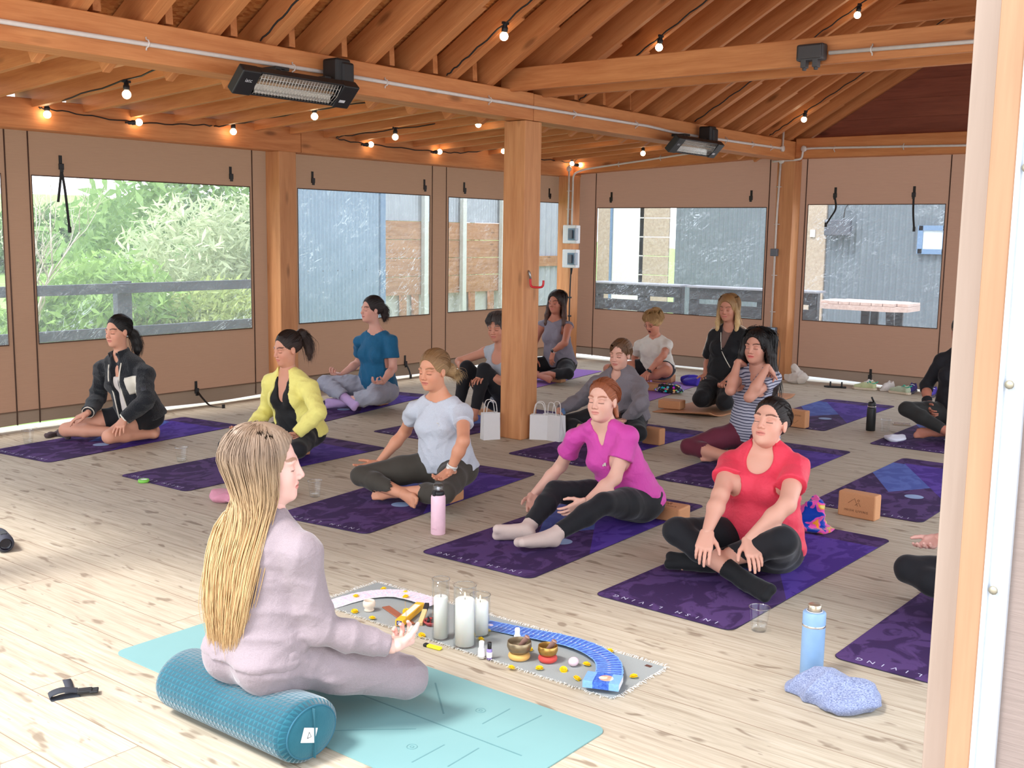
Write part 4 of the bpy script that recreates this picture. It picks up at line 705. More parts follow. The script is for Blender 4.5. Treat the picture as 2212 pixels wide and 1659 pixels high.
        for i in range(4):
            out.append(cap(L(.004, kn[i][1]*.55, -.002), L(*kn[i]), .0165*c, .0118*c, .014))
        out.append(cap(L(.02, .016, -.010), L(.045, .026, -.012), .013*c, .012*c, .012))
        for i in range(4):
            p = L(*kn[i]); dr = nrm(hx+hy*ts*spread*(kn[i][1]/.03)*.35); a = 0
            cu = curl*(1+.18*i)+(.55 if pinch and i == 0 else 0)
            for sg_, fr in enumerate((.45, .30, .25)):
                a += cu*(.75 if sg_ == 0 else .95); d = nrm(dr*math.cos(a)-nb*math.sin(a)); q = p+d*fl_[i]*fr*c
                r0, r1 = (.0088, .0082, .0074)[sg_], (.0082, .0074, .0062)[sg_]
                out.append(cap(p, q, r0*c, r1*c, .003)); p = q
        p = L(.022, .024, -.008); dr = nrm(hx*.72+hy*ts*(.72 if not pinch else .45)-nb*(.25 if not pinch else .5))
        for ln, r0, r1 in ((.036, .0125, .0098), (.030, .0095, .0088), (.024, .0088, .0068)):
            q = p+dr*ln*c; out.append(cap(p, q, r0*c, r1*c, .005)); p = q; dr = nrm(dr+hx*.35-(nb*.3 if pinch else 0)-hy*ts*.12)
        s.pr['ha'+x] = out; return out
    def field(s, keys, grow=0.0, h=None, pad=.03, grows=None):
        P = [(p, (grows or {}).get(k, grow)) for k in keys for p in s.pr.get(k, [])]
        lo = np.min([bounds(p)[0]-g for p, g in P], 0)-pad; hi = np.max([bounds(p)[1]+g for p, g in P], 0)+pad
        F = Field(lo, hi, h or s.vox)
        for p, g in P: F.put(p, g)
        return F
    def body(s, brow=(92, 60, 44), lips=(196, 108, 102), mouth=0.0, bare_feet='', lash=(60, 40, 36), blush=.35, head=True, hands='LR'):
        parts = []
        keys = ['pelvis', 'torso', 'breast', 'trap', 'neck', 'uaL', 'uaR', 'faL', 'faR', 'thL', 'thR', 'snL', 'snR']+['ft'+x for x in 'LR' if x not in bare_feet]
        parts.append(s.field(keys).mesh())
        for x in bare_feet: parts.append(s.field(['ft'+x], h=.0038, pad=.015).mesh())
        for x in hands: parts.append(s.field(['ha'+x], h=.0030, pad=.012).mesh())
        if head:
            a, b, c, d = s.head_prims(mouth); R_ = .17*s.sc; F = Field(s.H-R_, s.H+R_, s.hv)
            for p in a: F.put(p)
            for p in b: F.put(p, mode='s')
            for p in c: F.put(p)
            for p in d: F.put(p, mode='s')
            for p in s.pr['neck']: F.put(p)
            F.plane(s.H-nrm(s.H-s.J['neck'])*.165*s.sc, -(s.H-s.J['neck'])); parts.append(F.mesh())
        base = np.array(srgb(s.skin)[:3])*V3(.84, .81, .80); cb, cl, ca = [np.array(srgb(x)[:3]) for x in (brow, lips, lash)]
        def cols(V):
            C = np.tile(np.append(base, 1), (len(V), 1)); q = s.hl(V); x, y, z = q.T; ay = np.abs(y); fm = x > .04
            def bl(m_, c, a): C[m_, :3] += (c-C[m_, :3])*(a if np.isscalar(a) else a[m_, None])
            g = np.exp(-((ay-.042)/.018)**2-((z+.035)/.02)**2)*blush+np.exp(-(y/.014)**2-((z+.028)/.012)**2)*blush*.8
            bl(fm, base*V3(1.0, .66, .64), np.clip(g, 0, 1))
            if not head: return C
            zb = .0255+.006*np.sin(np.clip((ay-.014)/.036, 0, 1)*2.4)-.10*np.clip(ay-.042, 0, 1)
            bl(fm & (ay > .012) & (ay < .055) & (np.abs(z-zb) < .0048-.05*np.clip(ay-.03, 0, .05)), cb, .85)
            ze = -.0065+.12*np.clip(np.abs(ay-.031)-.004, 0, 1)*.5
            bl(fm & (ay > .0165) & (ay < .0465) & (np.abs(z-ze) < .0021), ca, .9)
            bl(fm & (ay > .016) & (ay < .048) & (z > ze+.002) & (z < .012), base*V3(.86, .68, .66), .45)
            w_ = np.sqrt(np.clip(1-(y/.0245)**2, 0, 1)); bl((x > .07) & (ay < .024) & (z < -.0585+.0085*w_) & (z > -.0605-mouth-.0105*w_), cl, .75)
            if mouth: bl((x > .05) & (ay < .017) & (z < -.055) & (z > -.064-mouth*1.0) & (x < .088), np.array(srgb((70, 22, 24))[:3]), .9)
            bl((x > .07) & (ay < .022) & (np.abs(z+.0588) < .0013) & (mouth == 0), cl*.35, .8)
            return C
        return to_mesh('body', parts, skin_mat('skin_'+s.key, s.skin), s.root, cols, smooth_it=1)
    # ---------------------------------------------------------------- clothing
    def garment(s, name, keys, mat, grow=.012, grows=None, cuts=(), subs=(), extra=(), wr=(.003, 90), seed=1, h=None, parent=None, label=None, stretch=(1, 1, 1), it=1):
        F = s.field(keys, grow, h or s.vox*.85, .05, grows)
        for p in extra: F.put(p)
        if wr[0]: F.wrinkle(wr[0], wr[1], seed, stretch=stretch)
        for p, n in cuts: F.plane(p, n)
        for p in subs: F.put(p, mode='s', k=.004)
        return to_mesh(name, [F.mesh()], mat, parent or s.root, smooth_it=it, label=label)
    def limb_cut(s, a, b, t): a, b = s.J[a], s.J[b]; return (a+(b-a)*t, b-a)
    def tops(s, name, mat, sleeve=.55, neck=('crew', .068), hem=-.02, ease=.012, loose=0.0, seed=1, wr=(.003, 85), label=None, long=None, extra=(), strap=False, keep_breast=True, subs=(), h=None):
        """sleeve: share of the upper arm covered, or long = share of the forearm"""
        J, c = s.J, s.sc; sp = s.sp; keys = ['pelvis', 'torso', 'breast', 'trap']; arms = not strap
        P = [(p, ease+ (0 if k != 'trap' else -.006)) for k in keys for p in s.pr[k]]
        P += [(ell(sp(.16), s.R, ((.102+loose)*s.fat*c, (.145+loose)*s.fat*c, .17*c), .05), ease)]+[(p, 0) for p in extra]
        A = []
        if strap: A += [(p, ease*.5) for x in 'LR' for p in s.pr['ua'+x][:1]]
        else:
            for x in 'LR':
                sh, el, wr_ = J['sh'+x], J['el'+x], J['wr'+x]; g = .5+.5*s.fat
                if long is None:
                    e = sh+(el-sh)*sleeve; A += [(ell(sh, s.R, (.040*c*g, .040*c*g, .038*c), .03), ease*.7), (cap(sh, e+(el-sh)*.05, .040*c*s.fat, (.043+loose*.5)*c*s.fat, .03), ease*.9)]
                else:
                    A += [(p, ease) for p in s.pr['ua'+x]]+[(p, ease*.9) for p in s.pr['fa'+x]]
        lo = np.min([bounds(p)[0]-g for p, g in P+A], 0)-.04; hi = np.max([bounds(p)[1]+g for p, g in P+A], 0)+.04
        F = Field(lo, hi, h or s.vox*.85)
        for p, g in P: F.put(p, g)
        F.plane(sp(hem), -(J['neck']-J['pel']))
        for p, g in A: F.put(p, g)
        F.wrinkle(wr[0], wr[1], seed)
        if not strap:
            for x in 'LR':
                a, b, t = ('sh', 'el', sleeve) if long is None else ('el', 'wr', long); p = J[a+x]+(J[b+x]-J[a+x])*t; n = nrm(J[b+x]-J[a+x])
                sl, Q = F.sub(p-.13, p+.13)
                if sl is not None:
                    d = (Q[0]-p[0])*n[0]+(Q[1]-p[1])*n[1]+(Q[2]-p[2])*n[2]; ax = (Q[0]-p[0]-d*n[0])**2+(Q[1]-p[1]-d*n[1])**2+(Q[2]-p[2]-d*n[2])**2
                    m_ = (ax < ((.046*s.fat+loose*.5)*c+ease+.006)**2) & (d > -.012) & (d < .09); F.d[sl] = np.where(m_, np.maximum(F.d[sl], d), F.d[sl])
        N = J['neck']; fr, lat, up_ = s.R
        kind, r = neck
        S = [cap(N-up_*.0+fr*.0, N+up_*.3, r, r, .01)]
        if kind == 'v': S += [cap(N+fr*.07, N+fr*.10-up_*.10*c, .05, .012, .01)]
        if kind == 'scoop': S += [ell(N+fr*.10-up_*.05, s.R, (.09, .075, .085), .01)]
        if kind == 'deepv': S += [cap(N+fr*.06, N+fr*.13-up_*.20*c, .062, .012, .01)]
        if kind == 'boat': S += [ell(N+up_*.02, s.R, (.09, .10, .05), .01)]
        if strap: S += [ell(J['sh'+x]+lat*(.04 if x == 'L' else -.04)+up_*0, s.R, (.075, .052, .085), .01) for x in 'LR']
        for p in list(S)+list(subs): F.put(p, mode='s', k=.004)
        s.F = F; return to_mesh(name, [F.mesh()], mat, s.root, smooth_it=1, label=label)
    def trousers(s, name, mat, end=.88, ease=.008, loose=0.0, waist=.16, seed=3, wr=(.0014, 90), label=None, thigh=None, h=None, over_foot=False):
        J = s.J; P = [(p, ease+loose*.5) for p in s.pr['pelvis']+s.pr['torso'][:1]]; A = [(p, ease+loose) for k in ['thL', 'thR']+([] if thigh else ['snL', 'snR']) for p in s.pr[k]]
        lo = np.min([bounds(p)[0]-g for p, g in P+A], 0)-.04; hi = np.max([bounds(p)[1]+g for p, g in P+A], 0)+.04; F = Field(lo, hi, h or s.vox*.85)
        for p, g in P: F.put(p, g)
        F.plane(s.sp(waist), J['neck']-J['pel'])
        for p, g in A: F.put(p, g)
        F.wrinkle(wr[0], wr[1], seed); s.F = F
        for x in 'LR':
            a, b, t = ('hip', 'kn', thigh) if thigh else ('kn', 'an', end if not isinstance(end, dict) else end[x]); p = J[a+x]+(J[b+x]-J[a+x])*t; n = nrm(J[b+x]-J[a+x]); sl, Q = F.sub(p-.45, p+.45)
            if sl is None: continue
            d = (Q[0]-p[0])*n[0]+(Q[1]-p[1])*n[1]+(Q[2]-p[2])*n[2]; ax = (Q[0]-p[0]-d*n[0])**2+(Q[1]-p[1]-d*n[1])**2+(Q[2]-p[2]-d*n[2])**2
            m_ = (ax < (.085 if not thigh else .15)**2) & (d < (.2 if not thigh else .42)) & (d > -.02); F.d[sl] = np.where(m_, np.maximum(F.d[sl], d), F.d[sl])
        return to_mesh(name, [F.mesh()], mat, s.root, smooth_it=1, label=label)
    def sock(s, x, mat, up=.12, name='sock', grow=.0065, blunt=True, label=None):
        an, d, sd, dn = s.__dict__['foot'+x]; J = s.J; pr = s.pr['ft'+x][:2]+[cap(an+d*.05+dn*.012+sd*.010*q, J['to'+x]-d*.008+dn*.016+sd*.023*q, .024, .019, .025) for q in (-1, 1)]
        F = Field(np.min([bounds(p)[0] for p in pr], 0)-.16, np.max([bounds(p)[1] for p in pr], 0)+.16, .005)
        for p in pr: F.put(p, grow)
        F.put(s.pr['sn'+x][1], grow); F.wrinkle(.0008, 90, 5)
        F.plane(an+nrm(J['kn'+x]-an)*up, J['kn'+x]-an); return to_mesh(name, [F.mesh()], mat, s.root, label=label)
    def hair(s, mat, style=(), cap_=True, gather=(-.10, 0, .03), h=.0042, low=-.032, slope=.30, part=None, wr=.0022, front=(.13, 0, -.03), fr_=(.095, .118, .142), vol=0.0, parent=None, name='hair', zlen=None, ears=True):
        """style: list of polylines [(point, radius), ...] in head units"""
        P = []; c = s.sc; loc = []
        if cap_: P.append(ell(s.hw((-.022, 0, .042)), s.HR, V3(.101+vol, .083+vol, .090+vol)*c, .02))
        for pl in style:
            for (a, ra), (b, rb) in zip(pl, pl[1:]): loc.append(cap(s.hw(a), s.hw(b), ra*c, rb*c, .018))
        al = P+loc; F = Field(np.min([bounds(p)[0] for p in al], 0)-.03, np.max([bounds(p)[1] for p in al], 0)+.03, h)
        for p in P: F.put(p)
        if cap_:
            F.put(ell(s.hw(front), s.HR, V3(fr_)*c, .006), mode='s'); n = s.HR.T@V3(slope, 0, -1); F.plane(s.hw((0, 0, low)), n)
            for sg in (1, -1) if ears else (): F.put(ell(s.hw((.002, sg*.085, -.012)), s.HR, V3(.020, .02, .028)*c, .004), mode='s')
        for p in loc: F.put(p)
        g = nrm(V3(gather)); a_ = nrm(np.cross(g, V3(0, 1, 0) if abs(g[1]) < .9 else V3(1, 0, 0))); b_ = np.cross(g, a_)
        def hs(V): q = s.hl(V); return np.arctan2(q@a_, q@b_)
        zl = zlen or .3; s.zl = zl
        def ht(V): q = s.hl(V); return np.clip((.12-q[:, 2])/zl, 0, 1)
        v, f = F.mesh(); hsv = hs(v)
        # fine ridges along the strands
        q = s.hl(v); r_ = np.random.default_rng(3); ph = sum(np.sin(hsv*k_+r_.random()*6) for k_ in (37, 61, 83))
        ctr = s.hw((-.02, 0, .02)); rad = np.hypot(q@a_, q@b_); v = v+nrm_rows(v-ctr)*(wr*.5*ph*np.clip((rad-.03)/.04, 0, 1))[:, None]
        return to_mesh(name, [(v, f)], mat, parent or s.root, attrs={'hs': hs, 'ht': ht}, smooth_it=1)
    def ep(s, el_, az_, off=.0):
        """point on the scalp: elevation, angle from the back of the head"""
        e, a = math.radians(el_), math.radians(az_); d = V3(-math.cos(e)*math.cos(a), math.cos(e)*math.sin(a), math.sin(e))
        return s.hw(V3(-.022, 0, .042)+d*(V3(.101, .083, .090)+off))
    def strands(s, mat, guides, n, r=.0014, seed=1, parent=None, name='hair_strands', jit=.2):
        """thin tapered locks along guides = lists of (point, spread)"""
        rg = random.Random(seed); V = []; F = []; HS = []; HT = []; c = s.sc
        for i in range(n):
            g = rg.uniform(0, len(guides)-1.0001); k = int(g); f = g-k; A, B = guides[k], guides[k+1]; m_ = min(len(A), len(B))
            o = V3(rg.gauss(0, 1), rg.gauss(0, 1), rg.gauss(0, 1))*.6; cut = rg.uniform(.86, 1)
            P = [Vector((V3(A[j][0])*(1-f)+V3(B[j][0])*f)+o*(A[j][1]*(1-f)+B[j][1]*f)*(1+jit*math.sin(j*1.9+i))) for j in range(m_)]
            P = catmull(P, 3); P = P[:max(4, int(len(P)*cut))]; N = len(P); b = len(V); h_ = rg.random()*6.28
            for j, q in enumerate(P):
                t = (P[min(j+1, N-1)]-P[max(j-1, 0)]); t.normalize(); u = t.orthogonal().normalized(); w_ = t.cross(u); u_ = j/(N-1); rr = r*c*min(1, .35+u_*5)*min(1, (1-u_)*4+.15)
                for q3 in range(3): a = 2.094*q3; V.append(q+(u*math.cos(a)+w_*math.sin(a))*rr); HS.append(h_); HT.append(min(1, u_))
            for j in range(N-1):
                for q3 in range(3): F.append((b+j*3+q3, b+j*3+(q3+1) % 3, b+(j+1)*3+(q3+1) % 3, b+(j+1)*3+q3))
        hs, ht = np.array(HS), np.array(HT); V = np.array([tuple(v) for v in V])
        zt = np.clip((.12-s.hl(V)[:, 2])/s.zl, 0, 1)
        o = to_mesh(name, [(V, np.array(F))], mat, parent or s.root, attrs={'hs': lambda v: hs, 'ht': lambda v: zt}, smooth_it=0); o['kind'] = 'stuff'; return o
    def swept(s, mat, gather, tail=(), n=420, r=.0013, seed=1, hl=(18, -8), parent=None, off=.004, wild=.004):
        """hair combed from the hairline back to the gather point, then down the tail"""
        G = []; c0 = V3(-.022, 0, .042); R_ = V3(.101, .083, .090); gd = nrm((V3(gather)-c0)/R_)
        for a in list(range(-180, 181, 15)):
            fr_ = abs(a) > 95; e = 47 if abs(a) > 140 else (32 if abs(a) > 110 else (6 if abs(a) > 70 else -42)); ee, aa = math.radians(e), math.radians(a); d0 = V3(-math.cos(ee)*math.cos(aa), math.cos(ee)*math.sin(aa), math.sin(ee)); L = []
            om = math.acos(max(-1, min(1, d0 @ gd)))
            for t in (0, .2, .4, .6, .8, 1.0):
                d = d0 if om < .05 else (math.sin((1-t)*om)*d0+math.sin(t*om)*gd)/math.sin(om); L.append((s.hw(c0+nrm(d)*(R_+off*(.4+.6*math.sin(3.14*min(1, t+.15))))), wild*(.25+.5*t)))
            for p_, r_ in tail: L.append((s.hw(p_), r_))
            G.append(L)
        return s.strands(mat, G, n, r, seed, parent)
    def surf(s, o, d, F=None):
        F = F or s.F; o, d = V3(o), nrm(V3(d)); best = o
        for i in range(120):
            q = o+d*(.3-i*.0025); k = np.round((q-F.lo)/F.h).astype(int)
            if (k < 0).any() or (k >= F.n).any(): continue
            if F.d[tuple(k)] < 0: return q+d*min(.004, max(0, -float(F.d[tuple(k)])))
        return best
    def patch(s, name, mat, c, d, w, h, off=.002, upv=None, parent=None, n=8, label=None):
        d = nrm(V3(d)); u = nrm(np.cross(V3(0, 0, 1) if upv is None else V3(upv), d)); v = np.cross(d, u); mb = MB()
        mb.grid(lambda a, b: Vector(s.surf(V3(c)+u*w*(a-.5)+v*h*(b-.5), d)+d*off), n, n); return mb.build(name, mat, parent or s.root, solid=.0025, label=label)
    def print_text(s, name, body, size, mat, c, d, off=.004, parent=None, upv=None):
        d = nrm(V3(d)); u = nrm(np.cross(V3(0, 0, 1) if upv is None else V3(upv), d)); v = np.cross(d, u); me = text_mesh(body, size, Matrix.Identity(4))
        for q in me.vertices: q.co = Vector(s.surf(V3(c)+u*q.co.x+v*q.co.y, d)+d*off)
        me.materials.clear(); me.materials.append(mat); o = bpy.data.objects.new(name, me); col.objects.link(o); o.parent = parent or s.root; return o
    def line(s, name, mat, pts, d, r=.004, off=.002, parent=None):
        mb = MB(); mb.tube(catmull([Vector(s.surf(p, d if not isinstance(d, list) else d[i])+nrm(V3(d if not isinstance(d, list) else d[i]))*off) for i, p in enumerate(pts)], 5), r, 6); return mb.build(name, mat, parent or s.root)
    def collar(s, name, mat, r=.062, t=.016, h=.05, lean=0, gap=0, parent=None):
        N = s.J['neck']; fr, lat, up_ = s.R; a, b = N-up_*.02+fr*.0, N+up_*h+fr*lean; F = Field(N-.2, N+.2, .006)
        F.put(cap(a, b, r+t, r+t*.8, .01)); F.put(cap(a-up_*.1, b+up_*.1, r, r*.98, .01), mode='s', k=.006); F.plane(b, up_); F.plane(a-up_*.01, -up_)
        if gap: F.put(ell(N+fr*.1+up_*h, s.R, (.09, gap, .12), .01), mode='s', k=.006)
        return to_mesh(name, [F.mesh()], mat, parent or s.root)
    def band(s, name, mat, a, b, t, r, w=.02, parent=None, face=None):
        a, b = s.J[a], s.J[b]; p = a+(b-a)*t; d = Vector(nrm(b-a)); M_ = d.to_track_quat('Z', 'Y').to_matrix(); mb = MB()
        mb.lathe([(r, -w/2), (r+.004, -w/2), (r+.004, w/2), (r, w/2), (r, -w/2)], tuple(p), 20, M_); o = mb.build(name, mat, parent or s.root)
        if face:
            mb = MB(); q = Vector(p)+M_ @ Vector((r+.004, 0, 0)); mb.lathe([(0, .007), (.015, .007), (.018, .003), (.018, 0), (0, 0)], q, 16, Vector(M_ @ Vector((1, 0, 0))).to_track_quat('Z', 'Y').to_matrix()); mb.build('watch_case', face, o)
        return o
def nrm_rows(v): return v/(np.linalg.norm(v, axis=1)[:, None]+1e-9)
# ================================================================ the class
C_blk = cloth('black_leggings', (30, 30, 34), .8, bump=.15)
M_cream = cloth('cream_trim', (226, 220, 206), .7); M_watch = plain('watch_black', (20, 20, 24), .25); M_band = plain('pale_strap', (214, 212, 206), .5)
def bun(c, r): return [[(c, r), (tuple(x+.001 for x in c), r)]]
def sides(zs, xs, y0, r, both=(1, -1)):
    return [[((xs[i], sg*(y0+(.006*i)), z), r[i]) for i, z in enumerate(zs)] for sg in both]
# --- front row, nearest first
p = Person('red', 'woman in a coral red t-shirt and black leggings sitting cross-legged with eyes closed', skin=(232, 178, 156), fat=1.2, voxel=.008, hv=.0022)
p.hand_prims('L', 'down', .22, .12); p.hand_prims('R', 'down', .25, .12)
p.body(brow=(70, 44, 34), lips=(206, 116, 108))
p.tops('t_shirt', cloth('coral_tee', (226, 62, 84), .55, bump=.5, folds=1), sleeve=.5, neck=('scoop', .068), hem=-.05, ease=.013, loose=.012, seed=4, wr=(0.0032, 90))
p.trousers('leggings', C_blk, end={'L': .9, 'R': .55}, seed=6)
for x in 'LR': p.sock(x, cloth('black_sock', (26, 26, 28), .8), .10 if x == 'R' else .12)
for x in 'LR':
    an, d, sd, dn = p.__dict__['foot'+x]; F = Field(an-.22, an+.3, .006); F.put(cap(an-d*.015+dn*.045, an+d*.15+dn*.03, .020, .026, .01)); F.put(cap(an+dn*.0+d*.05, an+d*.12, .036, .032, .01), mode='s', k=.004); to_mesh('shoe_sole', [F.mesh()], plain('grey_sole', (92, 94, 100), .7), p.root)
    mb = MB(); mb.tube(catmull([Vector(an+d*.03+sd*.036+dn*.01), Vector(an+d*.02-dn*.028), Vector(an+d*.03-sd*.036+dn*.01)], 5), .004, 6); mb.build('lime_tab', plain('lime_tab', (170, 240, 60), .5), p.root)
H_ = p.hair(hair_mat('hair_red', (30, 20, 17), (46, 30, 24)), bun((-.115, 0, .0), .034))
p.swept(H_.data.materials[0], (-.115, 0, .0), [((-.14, 0, -.01), .01)], 480, .0014, 2, parent=H_, wild=.003)

p = Person('pink', 'red-haired woman in a magenta t-shirt with legs stretched out in beige socks', skin=(236, 188, 168), fat=1.03, voxel=.008, hv=.0023)
p.hand_prims('L', n=(-.2, .9, .3), curl=.3); p.hand_prims('R', n=(-.3, -.5, -.8), curl=.35)
p.body(brow=(150, 92, 66), lips=(214, 128, 120))
p.tops('t_shirt', cloth('magenta_tee', (206, 74, 164), .6, bump=.45, folds=1), sleeve=.55, neck=('v', .068), hem=-.12, ease=.014, loose=.014, seed=8, wr=(0.0036, 90))
lg = p.patch('chest_logo', M_cream, p.sp(.60, .05, -.002), p.R[0], .006, .010, off=.004)
for i, h_ in ((1, .016), (2, .022)): p.patch('logo_bar', M_cream, p.sp(.60, .05, -.002+.010*i)+p.R[2]*h_*.25, p.R[0]+p.R[1]*.0, .006, h_, off=.004, parent=lg)
p.trousers('leggings', C_blk, end=.86, seed=16)
for x in 'LR': p.sock(x, cloth('beige_sock', (204, 182, 172), .8), .07)
H_ = p.hair(hair_mat('hair_ginger', (150, 82, 50), (184, 112, 74)), bun((-.11, 0, -.03), .032)+[[((-.10, .03, -.04), .018), ((-.09, .05, -.09), .01)]])
p.swept(H_.data.materials[0], (-.11, 0, -.03), [((-.125, .02, -.07), .012), ((-.10, .05, -.11), .010)], 520, .0013, 3, parent=H_, wild=.006)

p = Person('grey', 'blonde woman in a pale grey t-shirt and dark olive leggings, bare feet crossed', skin=(222, 160, 128), fat=1.04, voxel=.008, hv=.0023)
p.hand_prims('L', 'up', .28); p.hand_prims('R', 'up', .12, .5)
p.body(brow=(132, 96, 66), bare_feet='LR')
p.tops('t_shirt', cloth('grey_marl_tee', (184, 188, 198), .8, bump=.5, c2=(196, 200, 210), folds=1), sleeve=.42, neck=('boat', .066), hem=-.03, ease=.014, loose=.012, seed=12, wr=(0.0036, 90))
p.print_text('chest_logo', '~,', .04, M_cream, p.sp(.70, .05, .07), p.R[0])
p.trousers('leggings', cloth('olive_leggings', (66, 61, 54), .8, bump=.2), end=.84, seed=18)
p.band('wrist_band', M_band, 'elL', 'wrL', .93, .027, .016); p.band('wrist_band', M_band, 'elL', 'wrL', .85, .029, .012)
H_ = p.hair(hair_mat('hair_darkblonde', (138, 102, 66), (206, 172, 122)), [[((-.10, 0, .0), .034), ((-.145, .01, -.02), .04), ((-.175, .02, -.05), .026), ((-.18, .03, -.08), .01)]], vol=.003)
p.swept(H_.data.materials[0], (-.10, 0, .0), [((-.145, .01, -.02), .024), ((-.18, .03, -.05), .03), ((-.19, .045, -.10), .03)], 620, .0013, 4, parent=H_, wild=.007)

p = Person('yellow', 'woman in a lemon yellow cardigan over a black camisole with a high dark ponytail', skin=(220, 160, 134), fat=1.02, voxel=.009, hv=.0025)
p.hand_prims('L', 'up', .3); p.hand_prims('R', 'up', .3)
p.body(brow=(48, 34, 30))
p.tops('camisole', cloth('black_camisole', (26, 26, 28), .7, bump=.4), neck=('deepv', .06), strap=True, hem=-.03, ease=.012, loose=.01, seed=22)
M_yel = cloth('lemon_knit', (236, 226, 132), .9, bump=.5, folds=1)
fr, lat, up_ = p.R
p.tops('cardigan', M_yel, long=.93, neck=('crew', .062), hem=-.10, ease=.022, loose=.008, seed=23, wr=(0.0032, 102), subs=[ell(p.sp(.25, .13), p.R, (.15, .105, .36), .01), ell(p.sp(.75, .11), p.R, (.12, .075, .24), .01)])
p.trousers('leggings', C_blk, seed=26)
H_ = p.hair(hair_mat('hair_brown', (38, 24, 20), (64, 40, 30)), [[((-.095, 0, .075), .028), ((-.135, 0, .085), .032), ((-.165, .01, .03), .034), ((-.165, .02, -.05), .026), ((-.15, .03, -.11), .008)]])
p.swept(H_.data.materials[0], (-.095, 0, .075), [((-.14, 0, .09), .016), ((-.17, .01, .03), .03), ((-.17, .02, -.06), .028), ((-.15, .03, -.14), .02)], 520, .0014, 5, parent=H_, wild=.004)

p = Person('black', 'woman in a black fleece jacket with a cream chest pocket, bare legs folded', skin=(224, 168, 142), fat=.98, voxel=.009, hv=.0025)
p.hand_prims('L', 'down', .2, .5); p.hand_prims('R', 'down', .3)
p.body(brow=(40, 30, 28), bare_feet='')
p.tops('inner_top', cloth('ribbed_white_top', (214, 206, 200), .8), neck=('scoop', .06), strap=True, hem=-.0, ease=.010, seed=31)
p.trousers('shorts', C_blk, thigh=.42, loose=.006, seed=33, waist=.28)
t = NT('sherpa_fleece'); n = t.noise(t.coord(), 150, 3, .6); M_fleece = t.bsdf(t.mix(n, (.006, .007, .009, 1), (.035, .038, .045, 1)), .95, 0, n, .9, .012, sheen=.3, spec=.1)
fr, lat, up_ = p.R
jk = p.tops('jacket', M_fleece, long=.97, neck=('crew', .062), hem=-.10, ease=.030, loose=.012, seed=34, wr=(0.0042, 72), subs=[cap(p.sp(1.0, .10), p.sp(.45, .14), .045, .030, .01), cap(p.sp(.45, .14), p.sp(-.2, .16), .030, .055, .01)])
p.collar('collar', M_fleece, .064, .020, .055, .01, .05, jk)
for sg in (1, -1): p.line('zip_trim', M_cream, [p.sp(t, 0, sg*b) for t, b in ((.93, .066), (.7, .058), (.5, .050), (.3, .048), (.1, .058), (-.02, .066))], fr, .005, .002, jk)
p.patch('chest_pocket', M_cream, p.sp(.56, 0, .112), fr*.95+lat*.3, .10, .135, .003, up_, jk)
for x in 'LR': p.band('cuff', M_cream, 'el'+x, 'wr'+x, .97, .042, .016, jk)
b_ = p.patch('sleeve_badge', plain('badge_grey', (52, 54, 60), .7), p.J['shL']+(p.J['elL']-p.J['shL'])*.42, lat*.6+fr*.8, .042, .032, .003, up_, jk)
H_ = p.hair(hair_mat('hair_black', (16, 13, 13), (28, 22, 21)), [[((-.105, 0, .0), .034), ((-.14, .01, -.035), .036), ((-.155, .02, -.10), .036), ((-.15, .03, -.16), .026), ((-.14, .03, -.2), .010)]])
p.swept(H_.data.materials[0], (-.105, 0, .0), [((-.14, .01, -.035), .022), ((-.165, .02, -.10), .03), ((-.15, .03, -.17), .028), ((-.14, .03, -.23), .02)], 480, .0014, 6, parent=H_, wild=.003)

p = Person('corner', 'person in black leggings mostly hidden behind the doorway post, palm turned up on the knee', skin=(236, 186, 172), fat=1.05, voxel=.009, hv=.003)
p.hand_prims('L', 'up', .3); p.hand_prims('R', 'up', .3)
p.body(bare_feet='R'); p.tops('t_shirt', C_blk, sleeve=.5, hem=-.05, ease=.014, seed=41); p.trousers('leggings', C_blk, seed=42, end=.85)
p.hair(hair_mat('hair_c', (40, 28, 22), (60, 42, 32)), bun((-.115, 0, 0), .034))

# --- second row
p = Person('blue', 'woman in a teal blue t-shirt, grey jogging trousers and lilac socks', skin=(230, 176, 158), fat=1.05, voxel=.009, hv=.0027)
p.hand_prims('L', 'up', .45, pinch=True); p.hand_prims('R', 'up', .55, pinch=True)
p.body(brow=(52, 38, 34))
p.tops('t_shirt', cloth('teal_tee', (30, 94, 132), .8, bump=.5, folds=1), sleeve=.62, neck=('boat', .062), hem=-.02, ease=.016, loose=.016, seed=52, wr=(0.0042, 84))
p.trousers('joggers', cloth('grey_joggers', (150, 152, 166), .85, bump=.5, c2=(164, 166, 180)), loose=.016, end=.82, seed=53, wr=(0.0042, 90), waist=.2)
for x in 'LR': p.sock(x, cloth('lilac_sock', (190, 160, 208), .85, bump=.3), .13)
H_ = p.hair(hair_mat('hair_db', (30, 22, 22), (54, 38, 34)), [[((-.09, 0, .04), .04), ((-.13, .005, .0), .04), ((-.135, .015, -.05), .032), ((-.125, .02, -.1), .012)]], vol=.004)
p.swept(H_.data.materials[0], (-.09, 0, .04), [((-.13, .005, .01), .03), ((-.145, .015, -.05), .034), ((-.13, .03, -.12), .03)], 520, .0014, 7, parent=H_, wild=.006)

